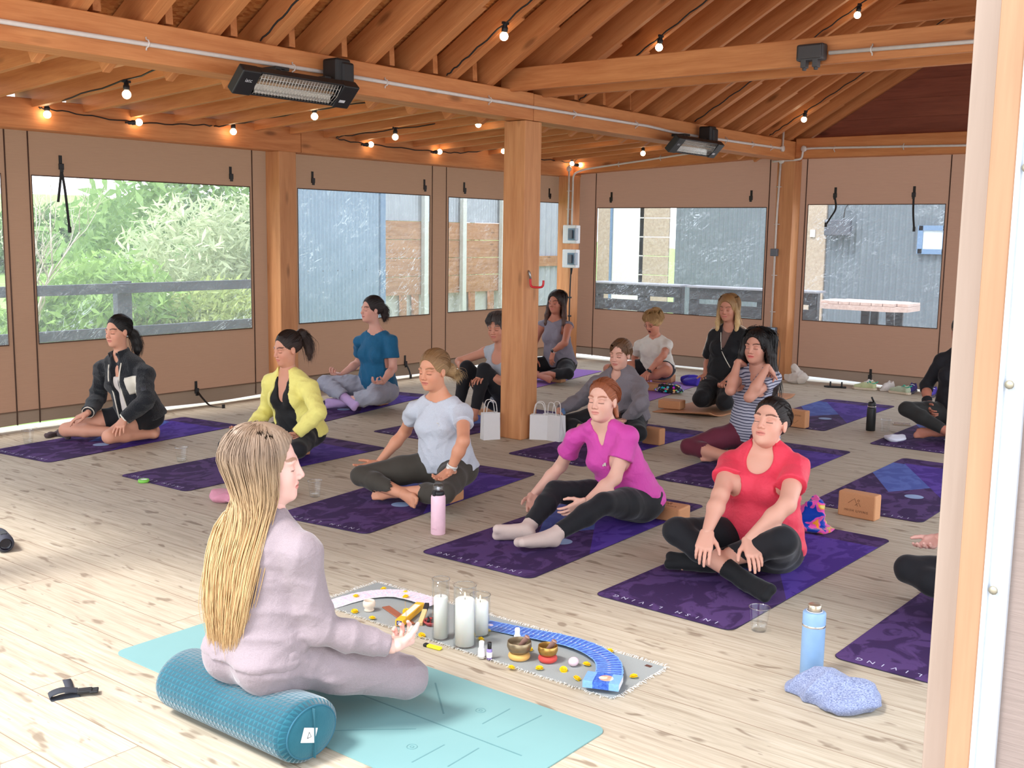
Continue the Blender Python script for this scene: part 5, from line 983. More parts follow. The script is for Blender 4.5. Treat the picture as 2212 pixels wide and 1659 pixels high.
p = Person('tank', 'grey-haired woman in a pale grey vest with knees drawn up, half hidden by the pillar', skin=(214, 152, 126), fat=1.0, voxel=.009, hv=.0027)
p.hand_prims('L', 'down', .3); p.hand_prims('R', 'down', .3)
p.body(brow=(110, 92, 84), bare_feet='LR')
p.tops('vest', cloth('grey_vest', (176, 180, 188), .8, bump=.4), neck=('scoop', .062), strap=True, hem=-.04, ease=.012, loose=.012, seed=62)
p.trousers('leggings', C_blk, seed=63, end=.84)
H_ = p.hair(hair_mat('hair_grey', (84, 76, 74), (140, 130, 126)), [], vol=.012, front=(.125, 0, -.05), low=-.05, slope=.4, ears=False)
p.strands(H_.data.materials[0], [[(p.ep(75, a), .006), (p.ep(45, a, .014), .008), (p.ep(15, a, .016), .009), (p.ep(-15 if abs(a) < 100 else 5, a, .014), .010), (p.ep(-32 if abs(a) < 100 else -2, a, .012), .010)] for a in range(-170, 171, 20)], 420, .0018, 8, H_)

p = Person('hood', 'woman in a grey hooded sweatshirt with a plait, arm resting on her knee', skin=(228, 178, 158), fat=1.06, voxel=.009, hv=.0027)
p.hand_prims('L', 'down', .35); p.hand_prims('R', 'in', .6, pinch=True)
p.body(brow=(120, 84, 60))
M_hood = cloth('grey_sweatshirt', (124, 118, 124), .9, bump=.5, folds=1); fr, lat, up_ = p.R; N = p.J['neck']
p.tops('hooded_sweatshirt', M_hood, long=.96, neck=('v', .058), hem=-.08, ease=.026, loose=.018, seed=72, wr=(0.0042, 78), extra=[ell(N-fr*.055-up_*.005, p.R, (.065, .115, .055), .03), cap(N+lat*.075+fr*.01-up_*.01, N+fr*.075-up_*.06, .03, .022, .03), cap(N-lat*.075+fr*.01-up_*.01, N+fr*.075-up_*.06, .03, .022, .03)])
p.trousers('leggings', C_blk, seed=73)
p.band('watch_strap', M_band, 'elL', 'wrL', .96, .028, .016)
H_ = p.hair(hair_mat('hair_lb', (104, 72, 48), (150, 112, 78)), [[((-.07, -.05, -.05), .026), ((-.02, -.085, -.10), .02), ((.02, -.10, -.15), .017), ((.03, -.105, -.21), .012), ((.03, -.105, -.24), .005)]])
p.swept(H_.data.materials[0], (-.07, -.05, -.05), [((-.02, -.085, -.10), .012), ((.02, -.10, -.15), .009), ((.03, -.105, -.24), .005)], 420, .0014, 9, parent=H_, wild=.004)

def stripes():
    t = NT('striped_jersey'); sp_ = t.n('SeparateXYZ'); t.l(t.n('TexCoord').outputs['Object'], sp_.inputs[0])
    z = t.math('ADD', t.math('ADD', sp_.outputs[2], t.math('MULTIPLY', t.noise(t.coord(), 9, 2), .02)), t.math('MULTIPLY', sp_.outputs[0], .15)); f = t.math('FRACT', t.math('DIVIDE', z, .0215))
    c = t.mix(t.math('LESS_THAN', f, .34), srgb((172, 172, 186)), srgb((66, 68, 90))); n = t.noise(t.coord(), 26, 3, .5, .6); return t.bsdf(c, .85, 0, n, .4, .01, spec=.2)
p = Person('strip', 'long dark-haired woman in a navy and white striped t-shirt, hands on her shoulders', skin=(214, 158, 136), fat=1.02, voxel=.009, hv=.0027)
p.hand_prims('L', n=(.2, .3, .9), curl=.5); p.hand_prims('R', n=(.2, -.3, .9), curl=.5)
p.body(brow=(28, 20, 20), lips=(206, 84, 88), bare_feet='R')
p.tops('t_shirt', stripes(), sleeve=.45, neck=('v', .064), hem=-.08, ease=.014, loose=.010, seed=82)
p.trousers('leggings', cloth('burgundy_leggings', (98, 38, 54), .8, bump=.25), seed=83, end=.88)
H_ = p.hair(hair_mat('hair_dk', (18, 13, 13), (44, 30, 26)), [[((.0, sg*.082, .05), 0.0216), ((-.01, sg*.108, -.05), 0.0302), ((-.02, sg*.125, -.16), 0.0331), ((-.02, sg*.14, -.27), 0.0302), ((-.01, sg*.14, -.37), 0.0158)] for sg in (1, -1)]+[[((-.09, 0, .03), 0.0432), ((-.12, 0, -.12), 0.0432), ((-.12, 0, -.3), 0.0360), ((-.11, 0, -.42), 0.0144)]], gather=(0, 0, 1), vol=.010, low=-.09, slope=.2, ears=False, zlen=.5, wr=.006)
p.strands(H_.data.materials[0], [[(p.ep(80, a, .012), .006), (p.ep(45, a, .022), .012), (p.ep(10, a, .03), .016), (p.hw((-.085*math.cos(math.radians(a))-.01, .115*math.sin(math.radians(a)), -.08)), .02), (p.hw((-.10*math.cos(math.radians(a))-.015, .135*math.sin(math.radians(a)), -.2)), .026), (p.hw((-.11*math.cos(math.radians(a))-.01, .15*math.sin(math.radians(a)), -.32)), .03), (p.hw((-.11*math.cos(math.radians(a)), .15*math.sin(math.radians(a)), -.44)), .032)] for a in range(-95, 96, 10)], 620, .0026, 10, H_, jit=.5)

p = Person('blacktop', 'person in a black three-quarter sleeve top half hidden behind the doorway post', skin=(198, 132, 110), fat=1.05, voxel=.009, hv=.003)
p.hand_prims('L', 'up', .35); p.hand_prims('R', 'in', .4)
p.body(brow=(40, 30, 26), bare_feet='R')
p.tops('top', cloth('black_jersey', (34, 33, 38), .8, bump=.3), long=.25, neck=('crew', .06), hem=-.05, ease=.014, seed=92)
p.trousers('leggings', cloth('dark_leggings', (44, 43, 42), .8), seed=93, end=.86)
p.hair(hair_mat('hair_bt', (24, 16, 16), (40, 28, 26)), bun((-.11, 0, -.02), .04), vol=.004)

# --- back row
p = Person('brown', 'woman with long wavy brown hair in a mauve grey sleeveless top by the corner post', skin=(198, 132, 108), fat=1.04, voxel=.0095, hv=.003)
p.hand_prims('L', 'down', .3); p.hand_prims('R', 'down', .3)
p.body(brow=(44, 28, 26), bare_feet='L')
p.tops('sleeveless_top', cloth('mauve_vest', (130, 124, 136), .8, bump=.4, folds=1), sleeve=.02, neck=('boat', .062), hem=-.05, ease=.014, loose=.014, seed=102)
p.trousers('leggings', C_blk, seed=103, end=.88)
p.band('watch_strap', M_band, 'elL', 'wrL', .93, .027, .018, None, M_watch)
H_ = p.hair(hair_mat('hair_bw', (38, 25, 23), (84, 54, 44)), [[((.0, sg*.08, .05), 0.0202), ((.0, sg*.10, -.05), 0.0259), ((.02, sg*.115, -.14), 0.0259), ((.035, sg*.12, -.23), 0.0202), ((.04, sg*.12, -.28), 0.0072)] for sg in (1, -1)]+[[((-.08, 0, .03), 0.0432), ((-.10, 0, -.1), 0.0396), ((-.10, 0, -.2), 0.0216)]], gather=(0, 0, 1), vol=.010, low=-.09, slope=.2, ears=False, wr=.005)
p.strands(H_.data.materials[0], [[(p.ep(80, a, .008), .004), (p.ep(45, a, .014), .006), (p.ep(10, a, .016), .008), (p.hw((-.085*math.cos(math.radians(a)), .10*math.sin(math.radians(a)), -.06)), .012), (p.hw((-.09*math.cos(math.radians(a))+.01, .105*math.sin(math.radians(a)), -.15)), .016), (p.hw((-.09*math.cos(math.radians(a))+.012, .11*math.sin(math.radians(a)), -.28)), .018)] for a in range(-100, 101, 10)], 420, .0026, 11, H_, jit=.4)

p = Person('yawn', 'short-haired blonde woman in glasses and a white t-shirt yawning at the back', skin=(216, 150, 124), fat=1.04, voxel=.0095, hv=.003)
p.hand_prims('L', 'down', .4); p.hand_prims('R', 'down', .4)
p.body(brow=(150, 110, 80), mouth=.014, bare_feet='LR')
p.tops('t_shirt', cloth('offwhite_tee', (220, 214, 204), .8, bump=.4, folds=1), sleeve=.55, neck=('crew', .064), hem=-.03, ease=.014, loose=.01, seed=112)
p.trousers('shorts', C_blk, thigh=.35, loose=.006, seed=113)
p.band('watch_strap', M_watch, 'elL', 'wrL', .93, .027, .018, None, M_watch)
H_ = p.hair(hair_mat('hair_yb', (186, 146, 96), (220, 184, 128)), [], vol=.016, front=(.13, 0, -.072), low=-.04, slope=.5, ears=False)
p.strands(H_.data.materials[0], [[(p.ep(80, a, .012), .006), (p.ep(50, a, .018), .008), (p.ep(22, a, .02), .009), (p.ep(-8 if abs(a) < 110 else 12, a, .018), .010), (p.ep(-24 if abs(a) < 110 else 4, a, .014), .010)] for a in range(-175, 176, 15)], 420, .002, 13, H_)
mb = MB()
for sg in (1, -1): mb.tube([p.hw((.088+.004*math.cos(a), sg*.033+.021*math.cos(a), .0+.015*math.sin(a))) for a in np.linspace(0, 2*PI, 17)[:-1]], .0016, 6, closed=True)
for sg in (1, -1): mb.tube([p.hw(q) for q in ((.088, sg*.054, .002), (.05, sg*.074, .004), (.0, sg*.078, .002))], .0014, 5)
mb.tube([p.hw(q) for q in ((.092, .012, .002), (.097, 0, .005), (.092, -.012, .002))], .0014, 5); mb.build('glasses', M_watch, p.root)

p = Person('kneel', 'long-haired blonde woman in a black wrap jumpsuit kneeling on the cork mat', skin=(206, 146, 122), fat=1.0, voxel=.0095, hv=.003)
p.hand_prims('L', 'up', .5); p.hand_prims('R', 'up', .5)
p.body(brow=(110, 80, 60))
M_js = cloth('black_jumpsuit', (26, 26, 29), .75, bump=.4, folds=1)
p.tops('inner_top', cloth('taupe_top', (126, 100, 92), .8), sleeve=.2, neck=('crew', .052), hem=.3, ease=.008, seed=121)
js = p.tops('jumpsuit_top', M_js, sleeve=.98, neck=('deepv', .062), hem=-.02, ease=.022, loose=.012, seed=122, wr=(0.0040, 84))
for sg, x in ((1, 'L'), (-1, 'R')): p.line('piping', M_cream, [p.J['neck']+p.R[1]*sg*.075, p.J['sh'+x], p.J['sh'+x]+(p.J['el'+x]-p.J['sh'+x])*.45, p.J['sh'+x]+(p.J['el'+x]-p.J['sh'+x])*.9], [p.R[2]+p.R[1]*sg*.2, p.R[2]+p.R[1]*sg*.9, p.R[1]*sg+p.R[0]*.4, p.R[1]*sg+p.R[0]*.4], .004, .002, js)
p.line('piping', M_cream, [p.sp(.9, 0, -.05), p.sp(.62, 0, -.01), p.sp(.45, 0, .05), p.sp(.3, 0, .10)], p.R[0], .004, .002, js)
p.trousers('jumpsuit_trousers', M_js, loose=.02, seed=123, end=.95, wr=(0.0042, 78), waist=.3)
H_ = p.hair(hair_mat('hair_kb', (150, 112, 72), (214, 178, 124)), [[((.01, sg*.078, .05), 0.0187), ((.0, sg*.09, -.04), 0.0216), ((.02, sg*.10, -.13), 0.0230), ((.03, sg*.095, -.2), 0.0187), ((.03, sg*.09, -.23), 0.0086)] for sg in (1, -1)]+[[((-.08, 0, .03), 0.0396), ((-.09, 0, -.1), 0.0360), ((-.09, 0, -.2), 0.0216)]], gather=(0, 0, 1), vol=.008, low=-.09, slope=.2, ears=False)
p.strands(H_.data.materials[0], [[(p.ep(80, a, .008), .004), (p.ep(45, a, .014), .006), (p.ep(10, a, .016), .008), (p.hw((-.085*math.cos(math.radians(a)), .10*math.sin(math.radians(a)), -.06)), .012), (p.hw((-.09*math.cos(math.radians(a))+.01, .105*math.sin(math.radians(a)), -.15)), .016), (p.hw((-.09*math.cos(math.radians(a))+.012, .11*math.sin(math.radians(a)), -.23)), .018)] for a in range(-100, 101, 10)], 420, .0026, 12, H_, jit=.4)

# --- the teacher, back to the doorway
p = Person('instr', 'teacher with very long blonde hair in pale pink loungewear sitting on the teal bolster', skin=(240, 196, 184), fat=1.02, voxel=.0075, hv=.0022)
p.hand_prims('L', 'up', .8, pinch=True); p.hand_prims('R', 'up', .8, .1, pinch=True)
p.body(brow=(150, 116, 90))
M_lw = cloth('pale_pink_knit', (140, 126, 130), .9, bump=.35, c2=(148, 134, 139), folds=1.5, sheen=.3)
p.tops('sweatshirt', M_lw, long=.96, neck=('crew', .06), hem=-.03, ease=.016, loose=.016, seed=132, wr=(0.0042, 72), h=.0062)
p.trousers('lounge_trousers', M_lw, loose=.008, seed=133, end=.97, wr=(0.0032, 84), waist=.1, h=.0062)
N = p.J['neck']; up_ = p.R[2]; fr = p.R[0]; lat = p.R[1]
H_ = p.hair(hair_mat('hair_tb', (148, 124, 104), (216, 180, 130), streak=.22), [], gather=(0, 0, 1), vol=.010, low=-.06, slope=.5, ears=False, zlen=.42, wr=.004, h=.0038)
def back(u, t, out): return N+lat*u-fr*(.085+out)+V3(0, 0, 1)*t
G = []
for a in range(-115, 116, 8):
    sn = math.sin(math.radians(a)); w_ = a/115
    G.append([(p.ep(74, a, .003), .006), (p.ep(52, a, .009), .006), (p.ep(25, a, .014), .006), (p.ep(-5, a, .016), .008), (p.hw((-.085*math.cos(math.radians(a))-.012, .098*sn, -.075)), .011), (back(.02+.085*w_, .0, .03-.05*abs(w_)), .014), (back(.03+.095*w_, -.13, .055-.02*abs(w_)), .016), (back(.035+.085*w_, -.27, .062), .016), (back(.04+.065*w_, -.37, .062), .014), (back(.042+.055*w_, -.44-.03*(1-abs(w_)), .060), .012)])
p.strands(H_.data.materials[0], G, 4200, .0019, 14, H_, jit=.25)
# ================================================================ fittings on the timber frame
M_dkgrey = plain('dark_grey_plastic', (66, 64, 66), .5); M_box = plain('junction_grey', (96, 100, 108), .5); M_chrome = plain('bright_reflector', (225, 222, 216), .18, .9)
M_wire = plain('wire_grille', (196, 190, 182), .3, .6); M_ltxt = plain('pale_print', (196, 196, 200), .6)
# heaters on the main beam
def heater(x, label):
    o = empty('infrared_heater', (x, 4.95, 2.44), 0, label, 'heater'); T = Matrix.Rotation(math.radians(-46), 3, 'X'); L = .86
    def P(a, b, c): return Vector((a, 0, 0))+T @ Vector((0, b, c))
    mb = MB(); mb.box(P(0, 0, .03), (L*.72, .15, .012), T); mb.box(P(0, .075, .01), (L*.72, .012, .045), T); mb.box(P(0, -.075, .01), (L*.72, .012, .045), T); mb.build('housing', M_black, o, bevel=.003)
    mb = MB()
    for sg in (1, -1): mb.quad(P(-L*.33, 0, .022), P(L*.33, 0, .022), P(L*.33, sg*.066, -.006), P(-L*.33, sg*.066, -.006))
    mb.build('reflector', M_chrome, o)
    mb = MB(); mb.tube([P(-L*.33, 0, .006), P(L*.33, 0, .006)], .009, 8); mb.build('heating_tube', plain('quartz_tube', (170, 140, 110), .2), o)
    mb = MB()
    for i in range(27): a = -L*.34+i*L*.68/26; mb.tube([P(a, -.07, -.012), P(a, 0, -.024), P(a, .07, -.012)], .0018, 5)
    for b in (-.045, 0, .045): mb.tube([P(-L*.34, b, -.02), P(L*.34, b, -.02)], .0018, 5)
    mb.build('grille', M_wire, o)
    for sg in (-1, 1):
        mb = MB(); mb.box(P(sg*L*.43, 0, .008), (.125, .165, .06), T); c = mb.build('end_cap', M_black, o, bevel=.008)
        if sg < 0: text_obj('lettering', 'iatc', .034, Matrix.Translation(P(sg*L*.43, -.02, -.0235)) @ (T @ Matrix.Rotation(PI, 3, 'X')).to_4x4(), M_ltxt, c)
        else: mb = MB(); mb.box(P(sg*L*.41, .03, -.0225), (.045, .018, .002), T); mb.build('rating_label', M_ltxt, c)
    mb = MB(); mb.box((.40, .10, .13), (.12, .13, .19)); mb.box((.43, .05, .13), (.10, .05, .15)); mb.build('control_box', M_black, o, bevel=.015)
    mb = MB(); mb.box((-.05, .135, .11), (.10, .14, .02)); mb.box((-.05, .08, .085), (.03, .03, .05)); mb.box((.3, .135, .1), (.05, .14, .02)); mb.build('bracket', M_black, o, bevel=.003); return o
heater(4.28, 'near infrared heater with wire grille slung under the main beam, left of the pillar'); heater(9.03, 'far infrared heater with wire grille under the main beam, right of the pillar')
# white conduit
def conduit(name, pts, clips, label, group=None, r=.0125, nrm_=(0, -1, 0), boxes=()):
    o = empty(name, (0, 0, 0), 0, label, 'conduit', group); mb = MB(); mb.tube([Vector(p) for p in pts], r, 10); mb.build('pipe', M_conduit, o)
    n = Vector(nrm_)
    for c, d in clips:
        c = Vector(c); d = Vector(d).normalized(); s = d.cross(n); mb = MB(); mb.tube([c-s*.034-n*.012, c-s*.02-n*.01, c-s*.016+n*.008, c+n*.017, c+s*.016+n*.008, c+s*.02-n*.01, c+s*.034-n*.012], .0045, 6); mb.build('clip', M_conduit, o)
    for c in boxes: mb = MB(); mb.lathe([(0, -.014), (.032, -.014), (.034, .012), (.03, .018), (0, .018)], c, 20, n.to_track_quat('Z', 'Y').to_matrix()); mb.build('round_box', M_conduit, o)
    return o
Y = 5.142
conduit('conduit', [(1.5, Y, 2.575), (2.64, Y, 2.578), (4.6, Y, 2.592), (4.68, Y, 2.594)], [((x, Y, 2.588), (1, 0, 0)) for x in (2.2, 3.43, 4.42)], 'white conduit on the main beam left of the near heater')
conduit('conduit', [(4.8, Y, 2.594), (6.25, Y, 2.59), (8.48, Y, 2.594), (9.0, Y, 2.575), (9.40, Y, 2.578)], [((x, Y, 2.591), (1, 0, 0)) for x in (5.2, 6.27, 7.35, 8.3)], 'white conduit on the main beam between the two heaters')
conduit('conduit', [(9.52, Y, 2.578), (11.32, Y, 2.594), (11.33, Y, 2.82)], [((x, Y, 2.586), (1, 0, 0)) for x in (10.0, 10.6, 11.05)], 'white conduit turning up at the far end of the main beam', boxes=[(11.32, Y, 2.594)])
X = 11.685
conduit('conduit', catmull([(X, 2.2, 2.575), (X, 3.3, 2.588), (X, 4.75, 2.614), (X, 5.00, 2.614), (X, 5.055, 2.605), (X, 5.066, 2.55), (X, 5.08, 2.51), (X, 5.13, 2.497), (X, 5.22, 2.494), (X, 5.42, 2.484)], 4), [((X, y, 2.60), (0, 1, 0)) for y in (3.2, 3.95, 4.7)], 'white conduit along the gable beam stepping down to the right post', nrm_=(-1, 0, 0), boxes=[(X, 5.05, 2.613), (X, 5.31, 2.49)])
c = conduit('conduit', [(X, 5.32, 2.48), (X, 5.335, 1.9), (X, 5.34, .5)], [((X, 5.335, z), (0, 0, 1)) for z in (2.2, 1.78, 1.2, .78)], 'white conduit running down the post between the two back windows', nrm_=(-1, 0, 0))
mb = MB(); mb.box((X-.01, 5.34, 1.46), (.05, .085, .085)); mb.build('grey_box', M_box, c, bevel=.008)
mb = MB(); mb.box((X-.02, 5.33, .52), (.07, .13, .17)); b = mb.build('socket_box', M_box, c, bevel=.01); mb = MB(); mb.box((X-.06, 5.29, .52), (.01, .05, .16)); mb.build('socket_cover', plain('cover_blue', (150, 176, 196), .4), b, bevel=.004)
XC = 11.525
conduit('conduit', [(XC, 8.13, 2.5), (XC, 8.13, 1.75)], [((XC, 8.13, z), (0, 0, 1)) for z in (2.18, 1.95)], 'left of two white conduits above the switch boxes on the corner post', nrm_=(-1, 0, 0), boxes=[(XC, 8.13, 2.46)])
conduit('conduit', catmull([(XC+.02, 8.085, 1.75), (XC+.02, 8.08, 2.2), (XC+.02, 8.075, 2.36), (XC+.06, 8.04, 2.42), (11.69, 7.9, 2.47), (11.70, 7.2, 2.54), (11.70, 6.3, 2.63), (11.70, 5.5, 2.70)], 6), [((11.70, y, z), (0, 1, 0)) for y, z in ((7.5, 2.51), (6.9, 2.57), (6.3, 2.63))], 'white conduit bending from the corner post up along the lean-to roof', nrm_=(-1, 0, 0))
M_swb = plain('switch_box_white', (214, 214, 214), .4)
def flapm():
    t = NT('smoked_flap'); tp = t.n('BsdfTransparent'); tp.inputs[0].default_value = (.38, .42, .48, 1); g = t.n('BsdfGlossy'); g.inputs['Roughness'].default_value = .08; mx = t.n('MixShader'); mx.inputs[0].default_value = .12
    t.l(tp.outputs[0], mx.inputs[1]); t.l(g.outputs[0], mx.inputs[2]); t.l(mx.outputs[0], t.out.inputs[0]); return t.m
M_flap = flapm()
for z, lb in ((1.63, 'upper white switch box with smoked flap on the corner post'), (1.32, 'lower white switch box with smoked flap on the corner post')):
    o = empty('switch_box', (XC, 8.06, z), 0, lb, 'switch', 'switch boxes on the corner post')
    mb = MB(); mb.box((-.045, -.02, 0), (.10, .21, .235)); mb.build('case', M_swb, o, bevel=.012)
    mb = MB(); mb.box((-.10, -.06, 0), (.02, .105, .15)); mb.build('inset', plain('inset_blue', (96, 124, 144), .3), o, bevel=.004)
    mb = MB(); mb.box((-.125, -.06, 0), (.02, .06, .11)); mb.build('rocker', M_box, o, bevel=.006)
    mb = MB(); mb.box((-.13, -.155, 0), (.07, .012, .155)); mb.build('flap', M_flap, o, bevel=.004)
o = empty('cable', (0, 0, 0), 0, 'black cable clipped down the corner post below the switch boxes', 'cable')
mb = MB(); mb.tube(catmull([(XC-.01, 8.05, 1.2), (XC-.012, 8.06, 1.1), (XC-.012, 8.07, .6), (XC-.012, 8.055, .02)], 6), .009, 7); mb.tube([(XC-.01, 8.05, 1.22), (XC-.012, 8.055, 1.12)], [.02, .01], 8); mb.build('lead', M_cable, o)
for z in (.82, .58, .3, .05): mb = MB(); mb.box((XC-.012, 8.065, z), (.03, .04, .02)); mb.build('clip', M_cable, o, bevel=.003)
# socket on the collar tie
o = empty('outdoor_socket', (6.52, 2.785, 2.745), 0, 'dark double outdoor socket box on the collar tie', 'socket')
mb = MB(); mb.box((-.035, 0, .005), (.075, .175, .10)); mb.build('case', M_dkgrey, o, bevel=.014); mb = MB(); mb.box((-.065, 0, .008), (.03, .16, .088)); mb.build('lid', plain('lid_dark', (58, 54, 56), .4), o, bevel=.012)
for y in (.038, -.036): mb = MB(); mb.box((-.045, y, -.06), (.05, .035, .05)); mb.tube([(-.045, y, -.08), (-.045, y, -.1)], .014, 8); mb.build('cable_gland', M_dkgrey, o, bevel=.004)
conduit('conduit', [(6.50, 2.68, 2.742), (6.50, 1.6, 2.728), (6.50, .5, 2.715)], [((6.50, y, z), (0, 1, 0)) for y, z in ((2.42, 2.739), (1.4, 2.725))], 'white conduit on the collar tie running right from the dark socket box', nrm_=(-1, 0, 0))
# red hook on the pillar
o = empty('utility_hook', (6.79, 5.157, 1.28), 0, 'red rubber-coated screw hook on the central pillar', 'hook')
mb = MB(); mb.tube([(-.004, 0, .06), (-.004, -.012, .05), (-.004, -.022, .0)], .009, 8); mb.build('screw_plate', plain('zinc_plate', (160, 160, 160), .35, .7), o)
mb = MB(); mb.tube(catmull([(-.004, -.022, .0), (-.004, -.026, -.045), (0, -.04, -.062), (.015, -.075, -.065), (.03, -.105, -.062), (.036, -.117, -.045), (.038, -.119, -.01)], 6), .009, 8); mb.build('hook_arm', plain('red_rubber', (196, 24, 36), .45), o)
# straps with buckles on the canvas
def strap(pos, nr, label, tail=None, grp='roll-up straps on the canvas walls'):
    o = empty('roll_up_strap', pos, 0, label, 'strap', grp); n = Vector(nr); s = Vector((-n.y, n.x, 0))
    R = Matrix((s, n, Vector((0, 0, 1)))).transposed()
    mb = MB(); mb.box(n*.004, (.028, .004, .07), R); mb.build('webbing', M_cable, o)
    mb = MB(); mb.box(n*.014+Vector((0, 0, -.055)), (.042, .018, .05), R); mb.box(n*.018+Vector((0, 0, -.085)), (.03, .012, .03), R); mb.build('buckle', M_black, o, bevel=.004)
    for pts in tail or []:
        mb = MB(); P = catmull([n*(.012+q[2])+s*q[0]+Vector((0, 0, q[1])) for q in pts], 5); w_ = s*.011
        vs = [p-w_ for p in P]+[p+w_ for p in P]; N = len(P); mb.add(vs, [(i, i+1, N+i+1, N+i) for i in range(N-1)]); t_ = mb.build('strap_tail', M_cable, o, solid=.003)
        e = P[-1]
        if len(pts) > 2: mb = MB(); mb.box(e, (.03, .012, .05), R); mb.build('side_clip', M_black, t_, bevel=.003)
    return o
NL, NB = (0, -1, 0), (-1, 0, 0)
strap((4.765, 8.405, 2.165), NL, 'black strap with two long hanging tails over the wide left window', [[(0, -.08, 0), (.02, -.25, .01), (.045, -.56, .01)], [(0, -.08, .004), (-.045, -.34, .012)]])
for x, z, l in ((6.445, 2.17, 'black buckle strap above the right end of the wide left window'), (7.448, 2.18, 'black buckle strap just right of the left timber post'), (9.10, 2.18, 'black buckle strap above the blue-shed window, left of the curved canvas strip'), (9.786, 2.18, 'black buckle strap just right of the curved canvas strip'), (11.476, 2.18, 'black buckle strap between the pillar and the corner post')): strap((x, 8.405, z), NL, l)
for y, z, l in ((7.713, 2.14, 'black buckle strap at the left of the yawning woman\'s window'), (5.762, 2.14, 'black buckle strap at the right of the yawning woman\'s window')): strap((11.895, y, z), NB, l)
strap((11.895, 4.742, 2.16), NB, 'black buckle strap with a thin drooping loop on the last window', [[(0, -.08, 0), (.02, -.2, .01), (-.03, -.3, .02), (-.08, -.38, .02)]])
strap((11.895, 3.873, 2.16), NB, 'black strap with one long hanging tail on the last window', [[(0, -.08, 0), (.01, -.25, .01), (.03, -.42, .01)]])
G2 = 'buckle straps at the foot of the canvas'
strap((6.0, 8.395, .20), NL, 'black strap trailing onto the floor behind the yellow cardigan', [[(0, -.05, 0), (.02, -.12, .06), (.05, -.185, .14), (.1, -.19, .26)]], G2)
strap((8.78, 8.395, .22), NL, 'black strap hanging to the floor behind the teal t-shirt', [[(0, -.05, 0), (.02, -.14, .04), (.0, -.2, .08)]], G2)
strap((11.885, 4.22, .16), NB, 'black buckle strap low on the canvas above the trainers', None, G2)
# string lights
M_bulb = NT('lit_bulb'); M_bulb = M_bulb.bsdf(srgb((255, 236, 206)), .3, emis=srgb((255, 222, 178)), estr=7.0)
def string_light(label, pts, bulbs):
    """cable through pts, a lamp hanging at each bulb point"""
    o = empty('string_light', (0, 0, 0), 0, label, 'string light', 'festoon string lights'); P = catmull(pts, 10)
    for i, p in enumerate(P): p.z += .006*math.sin(i*1.7)
    mb = MB(); mb.tube(P, .0055, 6); mb.build('cable', M_cable, o)
    for b, d in bulbs:
        b = Vector(b); d = Vector(d).normalized(); R = (-d).to_track_quat('Z', 'Y').to_matrix(); h = b-d*.062
        mb = MB(); mb.lathe([(0, .028), (.012, .028), (.016, .02), (.016, .0), (.021, -.004), (.021, -.03), (.017, -.034), (0, -.034)], h, 14, R); mb.box(h-d*.022, (.06, .016, .016)); k = mb.build('lamp_holder', M_black, o)
        mb = MB(); mb.ball(b, .029, 16); mb.build('bulb', M_bulb, k)
    return o
D = (0, 0, -1)
string_light('festoon lights zigzagging along the far left of the lean-to roof', [(3.95, 5.45, 2.63), (4.15, 6.3, 2.60), (4.49, 8.0, 2.56), (4.47, 8.15, 2.535), (4.62, 8.17, 2.53), (5.3, 8.18, 2.50), (6.0, 8.18, 2.535), (6.15, 8.1, 2.54), (6.28, 7.0, 2.63), (6.35, 5.6, 2.70)], [((4.53, 8.15, 2.487), D), ((4.2, 6.55, 2.50), D), ((5.32, 8.13, 2.497), (.9, -.3, .1)), ((6.27, 8.12, 2.497), D), ((6.28, 7.05, 2.575), D)])
string_light('festoon lights zigzagging along the lean-to roof left of the pillar', [(8.35, 5.5, 2.76), (7.95, 6.8, 2.68), (7.6, 7.9, 2.57), (7.55, 8.15, 2.54), (8.0, 8.17, 2.515), (9.0, 8.18, 2.51), (9.5, 8.1, 2.53), (10.0, 7.7, 2.63), (10.6, 6.4, 2.72)], [((8.0, 8.13, 2.51), (.9, -.3, .1)), ((7.45, 7.25, 2.505), D), ((8.12, 6.8, 2.655), D), ((9.05, 8.13, 2.507), (.9, -.3, .1)), ((9.95, 7.95, 2.567), D)])
string_light('festoon lights in the lean-to between the pillar and the corner post', [(10.6, 6.4, 2.73), (10.15, 7.2, 2.69), (9.75, 7.5, 2.66), (10.6, 8.1, 2.55), (11.3, 8.17, 2.55), (11.75, 8.15, 2.53), (11.6, 8.13, 2.53), (11.3, 7.6, 2.63), (11.3, 6.4, 2.68), (11.2, 5.6, 2.76)], [((10.08, 6.92, 2.69), D), ((11.57, 8.12, 2.527), D), ((11.7, 8.08, 2.517), (.9, -.3, .1)), ((11.1, 6.78, 2.58), D)])
def roof_string(x, label, ys, bul, tilt=.5):
    pts = [(x, y, zr(y)-.01) for y in ys]; return string_light(label, pts, [((x+.02, y, zr(y)-.075), (.15, .25, -1)) for y in bul])
roof_string(2.42, 'festoon light on the roof rafters in the top left corner', (5.1, 4.6, 4.2, 3.5, 2.9), (4.92,))
roof_string(4.18, 'festoon light on the rafters above the near heater', (5.15, 4.8, 4.5, 4.0, 3.4, 2.9), (4.66,))
roof_string(5.80, 'festoon light on the rafters left of the pillar head', (5.15, 4.95, 4.5, 4.0, 3.4, 2.9), (4.66,))
roof_string(7.42, 'festoon light on the rafters just behind the collar tie', (5.15, 4.9, 4.5, 4.0, 3.4, 2.9), (4.43,))
roof_string(9.35, 'festoon light bending along the high tie above the socket box', (5.15, 4.7, 4.2, 3.8, 3.3, 2.9), (3.63,))
roof_string(11.0, 'festoon light on the last rafters beside the gable boards', (5.15, 4.95, 4.5, 4.0, 3.5, 2.9), (4.78,))
